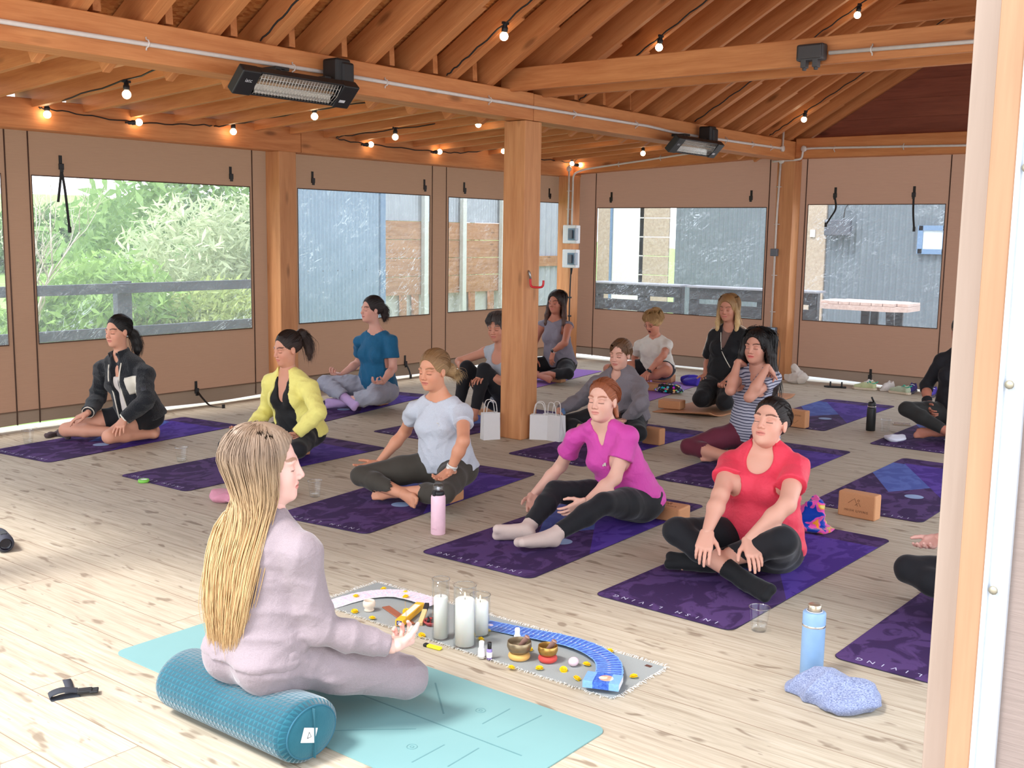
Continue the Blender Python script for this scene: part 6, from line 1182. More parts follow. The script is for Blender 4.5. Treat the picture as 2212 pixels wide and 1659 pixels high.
# ================================================================ things on the floor
def matm(name, plainc=None):
    t = NT(name); 
    if plainc:
        n = t.noise(t.coord(), 60, 3); c = srgb(plainc); return t.bsdf(t.mix(n, tuple(x*.88 for x in c[:3])+(1,), tuple(min(1, x*1.1) for x in c[:3])+(1,)), .8, 0, n, .2, .003, spec=.2)
    s = t.n('SeparateXYZ'); t.l(t.n('TexCoord').outputs['Object'], s.inputs[0]); x, y = s.outputs[0], s.outputs[1]
    M_, A, S, LT, GT = (lambda a, b: t.math('MULTIPLY', a, b)), (lambda a, b: t.math('ADD', a, b)), (lambda a, b: t.math('SUBTRACT', a, b)), (lambda a, b: t.math('LESS_THAN', a, b)), (lambda a, b: t.math('GREATER_THAN', a, b))
    dg = M_(S(x, .52), .565); vio = M_(LT(y, dg), LT(x, 1.63)); blue = M_(M_(GT(y, dg), LT(x, 1.60)), M_(GT(y, S(.80, M_(x, .607))), LT(y, A(.0586, M_(x, .549)))))
    r = t.math('SQRT', A(t.math('POWER', S(x, .62), 2.0), t.math('POWER', S(y, .24), 2.0))); moon = LT(r, .058)
    nb = t.noise(t.coord(scale=(1, 1.3, 1), rand=19), 5.5, 4, .55, 1.2); sm = t.ramp(nb, [(.47, (0, 0, 0)), (.55, (1, 1, 1))]); fn = t.noise(t.coord(), 240, 2)
    c = t.mix(sm, srgb((62, 43, 82)), srgb((86, 62, 110))); c = t.mix(vio, c, t.mix(sm, srgb((74, 50, 134)), srgb((92, 66, 156)))); c = t.mix(blue, c, t.mix(sm, srgb((80, 94, 164)), srgb((92, 108, 178))))
    c = t.mix(moon, c, t.mix(nb, srgb((120, 140, 186)), srgb((170, 190, 220))))
    return t.bsdf(c, .85, 0, fn, .15, .002, sheen=.0, spec=.12)
M_mat = matm('suede_mat'); M_rub = plain('mat_rubber', (44, 40, 56), .7); M_print = plain('mat_lettering', (198, 196, 220), .7)
def rrect(x0, y0, x1, y1, r, n=5):
    out = []
    for cx, cy, a0 in ((x1-r, y1-r, 0), (x0+r, y1-r, PI/2), (x0+r, y0+r, PI), (x1-r, y0+r, 3*PI/2)):
        out += [(cx+r*math.cos(a0+PI/2*i/n), cy+r*math.sin(a0+PI/2*i/n)) for i in range(n+1)]
    return out
def yoga_mat(o, rot, label, kind='suede', L=1.83, W=.70, group='purple patterned yoga mats'):
    e = empty('yoga_mat', (o[0], o[1], 0), math.radians(rot), label, 'yoga mat', group)
    P = rrect(0, 0, L, W, .045)
    mb = MB(); mb.prism(P, .0005, .0030); mb.build('rubber_base', M_rub, e)
    mb = MB(); mb.prism(rrect(.002, .002, L-.002, W-.002, .044), .0030, .0045); mb.build('top_layer', {'suede': M_mat}.get(kind, kind), e)
    if kind == 'suede':
        for i, ch in enumerate('INISH LIVING'):
            if ch != ' ': text_obj('letter', ch, .040, Matrix.Translation((.048, .095+i*.0465, .0049)) @ Matrix(((0, -1, 0), (1, 0, 0), (0, 0, 1))).to_4x4(), M_print, e)
    return e
yoga_mat((3.98, 1.93), -1.2, 'dark purple mat under the woman in the coral red t-shirt')
yoga_mat((3.98, 2.98), 1.5, 'dark purple mat under the woman in the magenta t-shirt')
yoga_mat((4.01, 4.12), 6.4, 'dark purple mat under the blonde in the pale grey t-shirt')
yoga_mat((3.95, 5.66), 1.6, 'dark purple mat under the woman in the yellow cardigan')
yoga_mat((3.83, 7.07), 6.7, 'dark purple mat under the woman in the black fleece')
yoga_mat((6.23, 6.9), 12, 'dark purple mat under the woman in the teal t-shirt')
yoga_mat((6.2, 5.59), 1, 'dark purple mat behind the pillar under the grey-haired woman')
yoga_mat((6.23, 4.21), 0, 'dark purple mat under the woman in the grey hooded sweatshirt')
yoga_mat((6.25, 2.96), .5, 'dark purple mat under the woman in the striped t-shirt')
yoga_mat((6.29, 1.88), .5, 'empty purple mat with blue patch behind the block standing on edge')
yoga_mat((8.80, 3.49), .5, 'empty purple mat with blue patch beyond the woman in stripes, left of the black bottle')
yoga_mat((8.50, 2.30), 0, 'dark purple mat under the person in the black top by the doorway post')
yoga_mat((3.97, .80), -1, 'dark purple mat running behind the doorway post at lower right')
M_lil = matm('lilac_mat', (152, 112, 186))
yoga_mat((9.14, 6.83), 9, 'plain lilac mat under the woman with long wavy brown hair', M_lil, 1.75, .61, 'lilac yoga mats'); yoga_mat((8.93, 5.42), 8, 'plain lilac mat under the yawning woman in glasses', M_lil, 1.8, .65, 'lilac yoga mats')
# cork mat with curled corner
M_cork = plain('cork', (190, 136, 98), .85, var=.1, scale=160); M_corkb = plain('cork_block', (196, 140, 98), .85, var=.08, scale=180)
e = empty('yoga_mat', (8.66, 4.5, 0), 0, 'tan cork mat with a curled front corner under the kneeling blonde', 'yoga mat'); mb = MB()
mb.grid(lambda u, v: Vector((u*1.85, v*.60, .004+.055*max(0, 1-u/.14)**2*max(0, 1-v*1.1)+.03*max(0, (u-.93)/.07)**2*(1-v))), 40, 16); mb.build('mat_sheet', M_cork, e, solid=.006)
# teacher's mat with grooves
M_teal = plain('teal_mat_rubber', (118, 158, 158), .75, var=.03, scale=5); M_groove = plain('mat_groove', (92, 134, 136), .8)
e = empty('yoga_mat', (2.21, 1.83, 0), 0, 'pale teal mat with alignment lines under the teacher', 'yoga mat'); mb = MB(); mb.prism(rrect(0, 0, .68, 1.83, .045), .0005, .0048); mb.build('mat_sheet', M_teal, e)
for (a, b), w_ in ((((2.545, 3.4), (2.558, 1.937)), .006), (((2.796, 2.518), (2.624, 2.324)), .006), (((2.650, 2.174), (2.800, 2.175)), .005), (((2.607, 2.075), (2.829, 2.060)), .005), (((2.306, 2.172), (2.458, 2.172)), .005), (((2.357, 2.069), (2.511, 2.073)), .005), (((2.300, 2.516), (2.481, 2.318)), .005)):
    mb = MB(); mb.bar((a[0]-2.21, a[1]-1.83, .0049), (b[0]-2.21, b[1]-1.83, .0049), w_, .0006); mb.build('alignment_line', M_groove, e)
for x, y in ((2.725, 2.244), (2.381, 2.242)):
    for r in (.006, .017): mb = MB(); mb.tube([(x-2.21+r*math.cos(a), y-1.83+r*math.sin(a), .0049) for a in np.linspace(0, 2*PI, 25)[:-1]], .0012, 5, closed=True); mb.build('alignment_ring', M_groove, e)
# cork blocks
M_burn = plain('burnt_print', (104, 70, 46), .8)
def block(x, y, z, rz, label, stand=False, logo=False, size=(.23, .15, .085)):
    o = empty('yoga_block', (x, y, z), math.radians(rz), label, 'yoga block', 'cork yoga blocks'); a, b, c = size; d = (c, a, b) if stand else (b, a, c)
    mb = MB(); mb.box((0, 0, d[2]/2), d); mb.build('block_body', M_corkb, o, bevel=.01, seg=3)
    if logo:
        if stand: F = Matrix.Translation((-d[0]/2-.0006, 0, d[2]/2)) @ Matrix(((0, 0, -1), (-1, 0, 0), (0, 1, 0))).to_4x4()
        else: F = Matrix.Translation((0, 0, d[2]+.0006)) @ Matrix(((0, -1, 0), (1, 0, 0), (0, 0, 1))).to_4x4()
        if logo == 'flip': F = F @ Matrix.Rotation(PI, 4, 'Z')
        text_obj('lettering', 'INISH LIVING', .019, F @ Matrix.Translation((0, -.032, 0)), M_burn, o, .0004, 1.35)
        mb = MB()
        for pl in ([(-.05, .0), (-.012, .032), (.008, -.012)], [(-.008, -.008), (.014, .010), (.026, -.012)], [(.012+.006*math.cos(t), .022+.006*math.sin(t)) for t in np.linspace(0, 2*PI, 13)]): mb.tube([F @ Vector((p[0], p[1]+.01, 0)) for p in pl], .0010, 5)
        mb.build('mountain_logo', M_burn, o)
    return o
block(6.185, 2.215, 0, -4, 'cork block standing on edge with lettering, on the floor behind the multicoloured towel', True, True)
block(5.40, 3.06, .0046, 4, 'cork block lying flat just behind the woman in magenta', False, 'flip', (.23, .15, .08))
block(7.30, 4.28, .0046, 0, 'cork block behind the hooded sweatshirt, above the magenta shoulder', True, False, (.16, .13, .09))
block(8.83, 3.77, .0046, -3, 'cork block on edge behind the head of the woman in coral red', True, 'flip')
block(8.93, 5.05, .012, 8, 'cork block resting on the corner of the cork mat', False, False, (.22, .15, .08))
block(10.55, 6.08, .0046, 10, 'cork block behind the yawning woman\'s raised knee')
block(4.72, 7.70, .0046, 6, 'cork block she sits on under the black fleece jacket', size=(.23, .15, .058)); block(5.15, 6.06, .0046, 2, 'cork block she sits on under the yellow cardigan', size=(.23, .15, .058))
block(7.20, 7.28, .0046, 12, 'cork block under the woman in grey joggers', size=(.23, .15, .048)); block(4.86, 4.33, .0046, 6, 'cork block under the woman in olive leggings', size=(.23, .15, .066)); block(7.46, 6.04, .0046, 0, 'cork block under the grey-haired woman behind the pillar', size=(.23, .15, .056))
block(9.75, 7.06, .0046, 8, 'cork block under the woman in the mauve top, nearer half', False, False, (.13, .12, .066)); block(9.70, 6.92, .0046, 8, 'cork block under the woman in the mauve top, right half', False, False, (.12, .12, .066))
block(7.33, 3.5, .0046, 0, 'cork block under the woman in burgundy leggings', size=(.23, .15, .066)); block(9.58, 2.75, .0046, 0, 'cork block under the person in the black top', size=(.23, .15, .056))
block(9.9, 5.82, .0046, 10, 'cork block under the yawning woman', size=(.2, .15, .075))
# bottles
def lathe_obj(nm, mat, prof, par, n=28): mb = MB(); mb.lathe(prof, (0, 0, 0), n); return mb.build(nm, mat, par)
def clearm(name, tint=(.985, .99, .99, 1), gloss=.10, rough=.05):
    t = NT(name); tp = t.n('BsdfTransparent'); tp.inputs[0].default_value = tint; g = t.n('BsdfGlossy'); g.inputs['Roughness'].default_value = rough; lw = t.n('LayerWeight'); lw.inputs[0].default_value = .35
    f = t.math('ADD', t.math('MULTIPLY', t.math('POWER', lw.outputs['Facing'], 4.0), .5), gloss*.5); mx = t.n('MixShader'); t.l(f, mx.inputs[0]); t.l(tp.outputs[0], mx.inputs[1]); t.l(g.outputs[0], mx.inputs[2]); t.l(mx.outputs[0], t.out.inputs[0]); return t.m
M_clear = clearm('clear_plastic'); M_glass = clearm('clear_glass', (.97, .98, .98, 1), .06, .02)
o = empty('water_bottle', (4.28, 3.84, 0), 0, 'pale pink bottle with a black flip lid beside the grey t-shirt woman', 'bottle'); M_pk = plain('pink_enamel', (240, 198, 212), .4)
lathe_obj('bottle_body', M_pk, [(0, 0), (.036, 0), (.040, .004), (.040, .205), (.037, .215), (.033, .22)], o); lathe_obj('lid_ring', M_black, [(.033, .218), (.034, .222), (.034, .238), (.03, .242), (0, .242)], o)
lathe_obj('lid_dome', M_clear, [(.031, .242), (.033, .25), (.029, .275), (.02, .281), (0, .282)], o); mb = MB(); mb.box((-.03, 0, .232), (.02, .018, .03)); mb.build('latch', M_black, o, bevel=.003); mb = MB(); mb.tube([(0, 0, .243), (0, 0, .262)], .008, 8); mb.build('spout', M_ltxt, o)
text_obj('lettering', 'cirkul', .016, Matrix.Translation((-.0404, -.006, .036)) @ Matrix(((0, 0, -1), (-1, 0, 0), (0, 1, 0))).to_4x4(), plain('pink_print', (206, 160, 176), .5), o)
o = empty('vacuum_flask', (3.76, 1.49, 0), 0, 'dusty blue flask with a metal cap beside the crumpled grey-blue top', 'bottle'); M_fb = plain('blue_enamel', (132, 166, 204), .45)
lathe_obj('flask_body', M_fb, [(0, 0), (.040, 0), (.0425, .004), (.0425, .197)], o); lathe_obj('steel_band', M_chrome, [(.0425, .197), (.043, .198), (.043, .204), (.0425, .205)], o); lathe_obj('lid', M_fb, [(.0425, .205), (.0425, .248), (.040, .252), (0, .253)], o)
lathe_obj('cap', plain('cap_metal', (196, 182, 162), .3, .8), [(.024, .253), (.025, .262), (.025, .278), (.022, .281), (0, .281)], o); lathe_obj('cap_ring', M_ltxt, [(.027, .2535), (.030, .254), (.030, .257), (.027, .257)], o)
o = empty('water_bottle', (9.12, 3.21, 0), 0, 'black bottle with a straw lid standing beside the empty far mat', 'bottle')
lathe_obj('bottle_body', M_black, [(0, 0), (.036, 0), (.039, .005), (.038, .19), (.034, .20), (.03, .205)], o); lathe_obj('neck_ring', M_chrome, [(.03, .205), (.036, .206), (.036, .212), (.03, .213)], o); lathe_obj('lid', M_black, [(.032, .213), (.032, .24), (.024, .25), (0, .252)], o); mb = MB(); mb.tube([(.01, -.01, .25), (.0, -.004, .27), (-.008, .004, .29)], .008, 8); mb.build('straw', M_black, o)
o = empty('water_bottle', (7.06, 4.99, 0), 0, 'translucent blue bottle behind the paper bags by the pillar', 'bottle'); M_tb = clearm('blue_plastic', (.42, .60, .82, 1), .12)
lathe_obj('bottle_body', M_tb, [(0, 0), (.034, 0), (.037, .006), (.035, .07), (.037, .13), (.030, .17), (.02, .185)], o); lathe_obj('cap', plain('blue_cap', (84, 116, 160), .5), [(.022, .183), (.022, .21), (.014, .215), (.013, .235), (0, .237)], o)
# plastic cups
M_water = clearm('water', (.98, .99, .99, 1), .10, .03)
for x, y, lb in ((4.07, 1.85, 'clear plastic cup at the corner of the coral woman\'s mat'), (4.09, 7.83, 'clear plastic cup at the far left by the dark socks'), (4.47, 6.44, 'clear plastic cup between the black fleece and yellow cardigan mats'), (4.40, 4.97, 'clear plastic cup right of the teacher\'s face'), (9.17, 3.10, 'clear plastic cup beside the black bottle')):
    o = empty('plastic_cup', (x, y, 0), 0, lb, 'cup', 'clear plastic cups of water')
    lathe_obj('cup_wall', M_clear, [(0, .001), (.029, .001), (.031, .004), (.035, .045), (.036, .046), (.042, .098), (.0435, .10)], o); lathe_obj('rim', clearm('rim_plastic', (.85, .85, .88, 1), .4), [(.0435, .099), (.046, .1), (.046, .103), (.0435, .104), (.043, .1)], o); lathe_obj('water', M_water, [(0, .003), (.030, .004), (.0335, .036), (0, .036)], o)
# paper bags
M_paper = plain('white_paper', (216, 214, 214), .8, var=.03, scale=9); M_twine = plain('paper_twine', (222, 218, 214), .8)
def paper_bag(x, y, rz, label, W=.18, D=.085, H=.235, print_=False):
    o = empty('paper_bag', (x, y, 0), math.radians(rz), label, 'bag', 'white paper gift bags by the pillar'); d = D/2; w_ = W/2
    mb = MB(); B = [(-d, -w_, .001), (d, -w_, .001), (d, w_, .001), (-d, w_, .001)]; T = [(-d*.72, -w_, H), (d*.72, -w_, H), (d*.72, w_, H), (-d*.72, w_, H)]; ms = [(0, -w_, H*.98), (0, w_, H*.98)]
    mb.quad(*B); mb.quad(B[0], B[3], T[3], T[0]); mb.quad(B[1], B[2], T[2], T[1]); g = .3
    for s, i, j in ((-1, 0, 1), (1, 3, 2)):
        F = (0, s*(w_-.022), H); mb.quad(B[i], B[j], (0, s*w_, H*.35)); mb.quad(B[j], T[j], F, (0, s*w_, H*.35)); mb.quad(B[i], (0, s*w_, H*.35), F, T[i])
    mb.build('bag_body', M_paper, o, solid=.0012)
    for s in (-1, 1): mb = MB(); mb.tube(catmull([(s*d*.68, -.045, H-.03), (s*d*.7, -.044, H+.02), (s*d*.8, -.03, H+.085), (s*d*.85, .0, H+.10), (s*d*.8, .03, H+.085), (s*d*.7, .044, H+.02), (s*d*.68, .045, H-.03)], 5), .0032, 6); mb.build('handle', M_twine, o)
    if print_: text_obj('lettering', 'inish', .03, Matrix.Translation((0, -w_-.001, .12)) @ Matrix.Rotation(PI/2, 4, 'X'), M_ltxt, o)
    return o
paper_bag(6.60, 5.37, 62, 'white paper bag standing alone left of the pillar', .14, .08, .215); paper_bag(6.87, 5.08, 28, 'white paper bag nearest the pillar foot on its right', .15, .08, .20); paper_bag(6.90, 4.96, -8, 'larger white paper bag right of the other bag at the pillar', .19, .08, .21)
# shoes
def shoe(x, y, rz, label, up_c, sole_c, acc=None, L=.255, grp='trainers by the back wall'):
    o = empty('trainer', (x, y, 0), math.radians(rz), label, 'shoe', grp); h = .006
    F = Field((-.03, -.07, -.02), (L+.04, .07, .14), h)
    for q in (cap((.035, 0, .045), (.04, 0, .085), .036, .030, .02), cap((.04, 0, .05), (.13, 0, .045), .036, .036, .02), cap((.13, 0, .042), (L-.045, .006, .032), .037, .026, .02)): F.put(q)
    F.put(ell((.05, 0, .115), None, (.042, .024, .05)), mode='s', k=.006); F.plane((0, 0, .018), (0, 0, -1)); v, f = F.mesh(); to_mesh('upper', [(v, f)], plain('upper_%s' % label[:12], up_c, .8, var=.15, scale=40), o)
    mb = MB(); pl = [(.0, -.03), (.02, -.042), (.10, -.040), (.18, -.047), (L-.03, -.036), (L, .0), (L-.03, .042), (.18, .045), (.10, .036), (.02, .040), (0, .03), (-.012, 0)]; mb.prism(pl, .001, .026); mb.build('sole', plain('sole_%s' % label[:12], sole_c, .7), o, bevel=.006)
    mb = MB()
    for i in range(4): a = .085+i*.026; mb.tube([(a, -.022, .078-i*.007), (a+.008, 0, .086-i*.007), (a, .022, .078-i*.007)], .004, 5)
    mb.build('laces', plain('laces_%s' % label[:12], acc or (230, 230, 230), .7), o)
    if acc: mb = MB(); mb.tube(catmull([(.03+.045*math.cos(a), .03*math.sin(a), .088+.01*math.cos(a*2)) for a in np.linspace(0, 2*PI, 12)[:-1]], 3, True), .005, 6, closed=True); mb.build('collar_lining', plain('lining_%s' % label[:12], acc, .7), o)
    return o
shoe(11.60, 4.05, 100, 'lime and grey trainer with green lining, left of its pair', (190, 196, 150), (206, 190, 168), (46, 168, 140)); shoe(11.52, 3.66, 78, 'lime and grey trainer with green lining, right of its pair', (176, 186, 160), (206, 190, 168), (46, 168, 140))
shoe(11.78, 4.16, 170, 'white trainer with its heel towards the room', (222, 218, 212), (214, 206, 196)); shoe(11.83, 3.95, 170, 'white trainer half hidden behind the lime trainers', (214, 206, 200), (206, 198, 190))
shoe(11.72, 3.47, 185, 'purple trainer with its heel towards the room', (76, 60, 160), (84, 76, 90)); shoe(11.84, 3.72, 185, 'purple trainer behind the lime trainers', (52, 44, 110), (70, 64, 80))
for x, y, lb in ((11.55, 4.36, 'black sandal by the back wall left of the trainers'), (11.72, 3.25, 'black sandal by the back wall right of the trainers')):
    o = empty('sandal', (x, y, 0), math.radians(110), lb, 'shoe', 'black sandals by the back wall'); mb = MB(); mb.prism([(0, -.03), (.1, -.034), (.2, -.04), (.24, 0), (.2, .04), (.1, .032), (0, .03)], .001, .018); mb.build('sole', M_black, o, bevel=.005)
    for a in (.05, .17): mb = MB(); mb.tube([(a, -.036, .01), (a, -.02, .05), (a, 0, .06), (a, .02, .05), (a, .036, .01)], .009, 7); mb.build('strap', M_black, o)
# crumpled textiles
def crumple(name, loc, rz, blobs, mat, label, cat, amp=.010, freq=42, seed=1, h=.006, group=None, it=1):
    o = empty(name, (loc[0], loc[1], 0), math.radians(rz), label, cat, group); F = Field(np.min([bounds(b)[0] for b in blobs], 0)-.06, np.max([bounds(b)[1] for b in blobs], 0)+.06, h)
    for b in blobs: F.put(b)
    F.wrinkle(amp, freq, seed, 6); F.wrinkle(amp*.5, freq*2.1, seed+5, 6); F.plane((0, 0, .001), (0, 0, -1)); to_mesh('folds', [F.mesh()], mat, o, smooth_it=it); return o
t = NT('marl_jersey'); n = t.noise(t.coord(scale=(1, 1, 4)), 150, 4, .7); M_marl = t.bsdf(t.mix(t.ramp(n, [(.38, (0, 0, 0)), (.62, (1, 1, 1))]), srgb((94, 104, 140)), srgb((160, 170, 200))), .9, 0, n, .3, .006, sheen=.2, spec=.2)
crumple('crumpled_top', (3.60, 1.34), 0, [ell((0, .0, .03), None, (.10, .15, .075), .03), ell((.0, .13, .015), None, (.05, .06, .035), .03), ell((-.05, -.05, .02), None, (.08, .09, .04), .03), ell((.03, -.10, .04), None, (.06, .06, .06), .03)], M_marl, 'crumpled grey-blue marl top on the floor beside the blue flask', 'clothing', .014, 40, 4, .005)
crumple('wool_scarf', (4.10, 5.18), 40, [ell((0, .18, .03), None, (.12, .10, .05), .03), ell((.08, -.14, .03), None, (.12, .09, .05), .03), ell((-.08, .05, .02), None, (.10, .12, .035), .03)], cloth('pink_wool', (206, 140, 158), .95, bump=.6), 'pink knitted scarf on the floor behind the teacher\'s hair', 'scarf', .012, 40, 8)
t = NT('tropical_towel'); nn = t.noise(t.coord(), 9, 2, .4, 1.2); M_trop = t.bsdf(t.ramp(nn, [(.0, srgb((24, 60, 160))), (.44, srgb((28, 74, 176))), (.455, srgb((222, 84, 160))), (.54, srgb((222, 84, 160))), (.56, srgb((232, 150, 40))), (.60, srgb((214, 196, 110))), (.66, srgb((30, 70, 170)))]), .95, 0, t.noise(t.coord(), 240, 2), .5, .006, sheen=.3, spec=.1)
for e_ in M_trop.node_tree.nodes:
    if e_.type == 'VALTORGB': e_.color_ramp.interpolation = 'CONSTANT'
crumple('beach_towel', (5.72, 2.33), 0, [ell((0, 0, .07), None, (.085, .10, .10), .03), ell((.02, -.03, .14), None, (.06, .065, .05), .03), ell((0, -.04, .02), None, (.11, .12, .03), .02)], M_trop, 'bunched blue, pink and yellow towel behind the coral t-shirt', 'towel', .012, 40, 3)
crumple('purple_jacket', (10.62, 5.72), 0, [ell((0, 0, .03), None, (.16, .17, .06), .04), ell((.05, .12, .03), None, (.1, .08, .05), .03)], cloth('purple_fleece', (70, 54, 170), .9, bump=.4), 'crumpled purple garment on the floor behind the lilac mat', 'clothing', .016, 34, 5)
crumple('black_jacket', (10.9, 5.66), 0, [ell((0, 0, .04), None, (.12, .2, .06), .04)], C_blk, 'crumpled black garment behind the purple one', 'clothing', .016, 34, 6)
t = NT('spotted_cushion'); v_ = t.n('TexVoronoi'); t.l(t.coord(), v_.inputs['Vector']); v_.inputs['Scale'].default_value = 28; hs_ = t.n('HueSaturation'); t.l(v_.outputs['Color'], hs_.inputs['Color']); hs_.inputs['Saturation'].default_value = 1.1
M_spot = t.bsdf(t.mix(t.math('LESS_THAN', v_.outputs['Distance'], .42), srgb((26, 26, 32)), hs_.outputs[0]), .8)
crumple('folded_blanket', (9.86, 5.62), 10, [ell((0, 0, .03), None, (.10, .16, .035), .02), ell((.02, .0, .07), None, (.08, .13, .03), .02)], M_spot, 'folded spotted multicoloured blanket beside the yawning woman', 'blanket', .004, 40, 7)
crumple('tote_bag', (11.55, 4.95), 0, [ell((0, 0, .05), None, (.10, .14, .08), .03), ell((.02, .02, .15), None, (.05, .06, .09), .03), ell((-.03, -.10, .06), None, (.06, .06, .07), .03)], cloth('cream_cotton', (214, 204, 194), .9, bump=.4), 'crumpled cream cotton bag at the foot of the right post', 'bag', .016, 30, 9)
for dx, dy, rz, lb in ((0, 0, 20, 'dark brown sock beside the cup at the far left'), (.03, -.13, 70, 'dark brown sock with its cuff open, nearer the bare knee')): crumple('sock', (4.36+dx, 7.95+dy), rz, [cap((-.07, 0, .015), (.06, .01, .02), .024, .022, .02), cap((.06, .01, .02), (.10, .03, .022), .022, .026, .02)], cloth('brown_sock', (84, 70, 72), .9), lb, 'sock', .005, 60, 3, .005, 'dark socks')
crumple('white_cloth', (8.78, 2.88), 0, [ell((0, 0, .02), None, (.10, .09, .035), .02)], cloth('white_cotton', (214, 214, 226), .9), 'white cloth tucked under the leg of the person in the black top', 'cloth', .008, 40, 3)
# small things
o = empty('smartphone', (9.60, 3.10, 0), math.radians(20), 'phone lying on the floor right of the far plastic cup', 'phone'); mb = MB(); mb.prism(rrect(-.04, -.075, .04, .075, .012), .001, .012); mb.build('case', plain('phone_case', (196, 178, 160), .4), o); mb = MB(); mb.prism(rrect(-.036, -.07, .036, .07, .01), .012, .0125); mb.build('screen', plain('phone_back', (130, 130, 132), .15), o)
o = empty('tape_ring', (3.93, 6.08, 0), 0, 'small green ring of tape on the floor left of the yellow cardigan mat', 'tape'); mb = MB(); mb.lathe([(.022, .001), (.034, .001), (.036, .006), (.034, .02), (.022, .02), (.022, .001)], (0, 0, 0), 24); mb.build('tape_roll', plain('green_tape', (120, 190, 70), .5), o); lathe_obj('tape_core', plain('white_core', (232, 232, 226), .5), [(.018, .001), (.022, .001), (.022, .019), (.018, .019), (.018, .001)], o)
o = empty('bluetooth_speaker', (2.62, 5.33, .045), math.radians(74), 'dark cylindrical speaker lying at the left edge of the floor', 'speaker'); Rx = Matrix.Rotation(-PI/2, 3, 'Y')
mb = MB(); mb.lathe([(.030, -.10), (.042, -.09), (.045, -.06), (.045, .06), (.042, .09), (.030, .10)], (0, 0, 0), 28, Rx); mb.build('fabric_body', plain('speaker_fabric', (52, 54, 66), .7), o); lathe_ = MB(); lathe_.lathe([(.030, .10), (.028, .088), (.02, .086), (0, .09)], (0, 0, 0), 24, Rx); lathe_.build('end_cone', plain('speaker_cone', (24, 24, 34), .25), o); mb = MB(); mb.lathe([(.030, -.10), (.028, -.09), (0, -.086)], (0, 0, 0), 24, Rx); mb.build('end_cone', plain('speaker_cone', (24, 24, 34), .25), o); mb = MB(); mb.box((-.03, .0, .044), (.07, .03, .006)); mb.build('button_bar', M_black, o, bevel=.003)
o = empty('webbing_strap', (1.90, 3.44, 0), 0, 'black webbing strap with a side-release buckle lying on the near left floor', 'strap'); M_web = plain('webbing', (48, 50, 58), .8, var=.15, scale=300)
def ribbon(P, w, side=None): 
    P = catmull(P, 6); mb = MB(); N = len(P); vs = []
    for i, p in enumerate(P):
        t_ = (P[min(i+1, N-1)]-P[max(i-1, 0)]).normalized(); s = Vector(side) if side else t_.cross(Vector((0, 0, 1))).normalized(); vs += [p-s*w/2, p+s*w/2]
    mb.add(vs, [(2*i, 2*i+1, 2*i+3, 2*i+2) for i in range(N-1)], True); return mb
ribbon([(.06, .12, .004), (.03, .05, .006), (-.005, -.01, .008)], .028).build('strap_tail', M_web, o, solid=.002); ribbon([(.02, -.03, .018), (-.03, -.01, .03), (-.065, .01, .018), (-.06, .0, .003), (-.02, -.01, .004), (.02, -.035, .006)], .028, (.3, .95, .3)).build('strap_loop', M_web, o, solid=.002)
mb = MB(); mb.box((.035, -.045, .016), (.05, .032, .014), Matrix.Rotation(-.6, 3, 'Z')); mb.box((.06, -.062, .014), (.03, .038, .01), Matrix.Rotation(-.6, 3, 'Z')); mb.build('buckle', M_black, o, bevel=.004)
# bolster
t = NT('bolster_velvet'); sp_ = t.n('SeparateXYZ'); t.l(t.n('TexCoord').outputs['UV'], sp_.inputs[0]); fu = t.math('FRACT', t.math('MULTIPLY', sp_.outputs[0], 34)); fv = t.math('FRACT', t.math('MULTIPLY', sp_.outputs[1], 38)); tri = t.math('GREATER_THAN', t.math('ADD', fu, fv), 1.0); n = t.noise(t.coord(), 9, 4, .6); n2 = t.noise(t.coord(), 200, 2)
edge = t.math('MINIMUM', t.math('MINIMUM', fu, fv), t.math('ABSOLUTE', t.math('SUBTRACT', t.math('ADD', fu, fv), 1.0)))
cc = t.mix(t.math('MULTIPLY', tri, .55), t.mix(n, srgb((20, 76, 92)), srgb((48, 106, 120))), srgb((14, 54, 70))); M_vel = t.bsdf(cc, .75, 0, t.math('ADD', t.math('MULTIPLY', edge, 2.0), t.math('MULTIPLY', n2, .3)), .5, .006, sheen=.45, spec=.15)
o = empty('bolster', (2.115, 2.745, 0), 0, 'teal quilted velvet bolster under the teacher', 'cushion')
mb = MB(); Lb = .66; NU, NV = 44, 48
def bol(u, v):
    y = (u-.5)*Lb; a = 2*PI*v; e = min(1, (.5-abs(u-.5))/.05); r = .112*(.80+.20*math.sqrt(max(0, 1-(1-e)**2))); sag = .022*math.exp(-((y-.02)/.16)**2)*max(0, math.sin(a)); return Vector((r*1.08*math.cos(a), -y, .100+r*.90*math.sin(a)-sag))
mb.grid(bol, NU, NV); bo = mb.build('velvet_cover', M_vel, o)
uv = bo.data.uv_layers.new(name='UVMap'); 
for lp in bo.data.loops: q = bo.data.vertices[lp.vertex_index].co; uv.data[lp.index].uv = ((.5-q.y/Lb), (math.atan2(q.z-.1, q.x)/(2*PI)) % 1.0)
for sg in (-1, 1):
    mb = MB(); mb.lathe([(.090, 0), (.08, .006), (.04, .010), (0, .011)], (0, sg*Lb/2, .100), 40, (Matrix.Diagonal((1.08, 1, .9)) @ Vector((0, sg, 0)).to_track_quat('Z', 'Y').to_matrix())); mb.build('end_panel', M_vel, o)
    mb = MB(); mb.tube([(.0975*math.cos(a), sg*Lb/2, .1+.081*math.sin(a)) for a in np.linspace(0, 2*PI, 41)[:-1]], .003, 6, closed=True); mb.build('piping', plain('teal_piping', (32, 92, 112), .7), o)
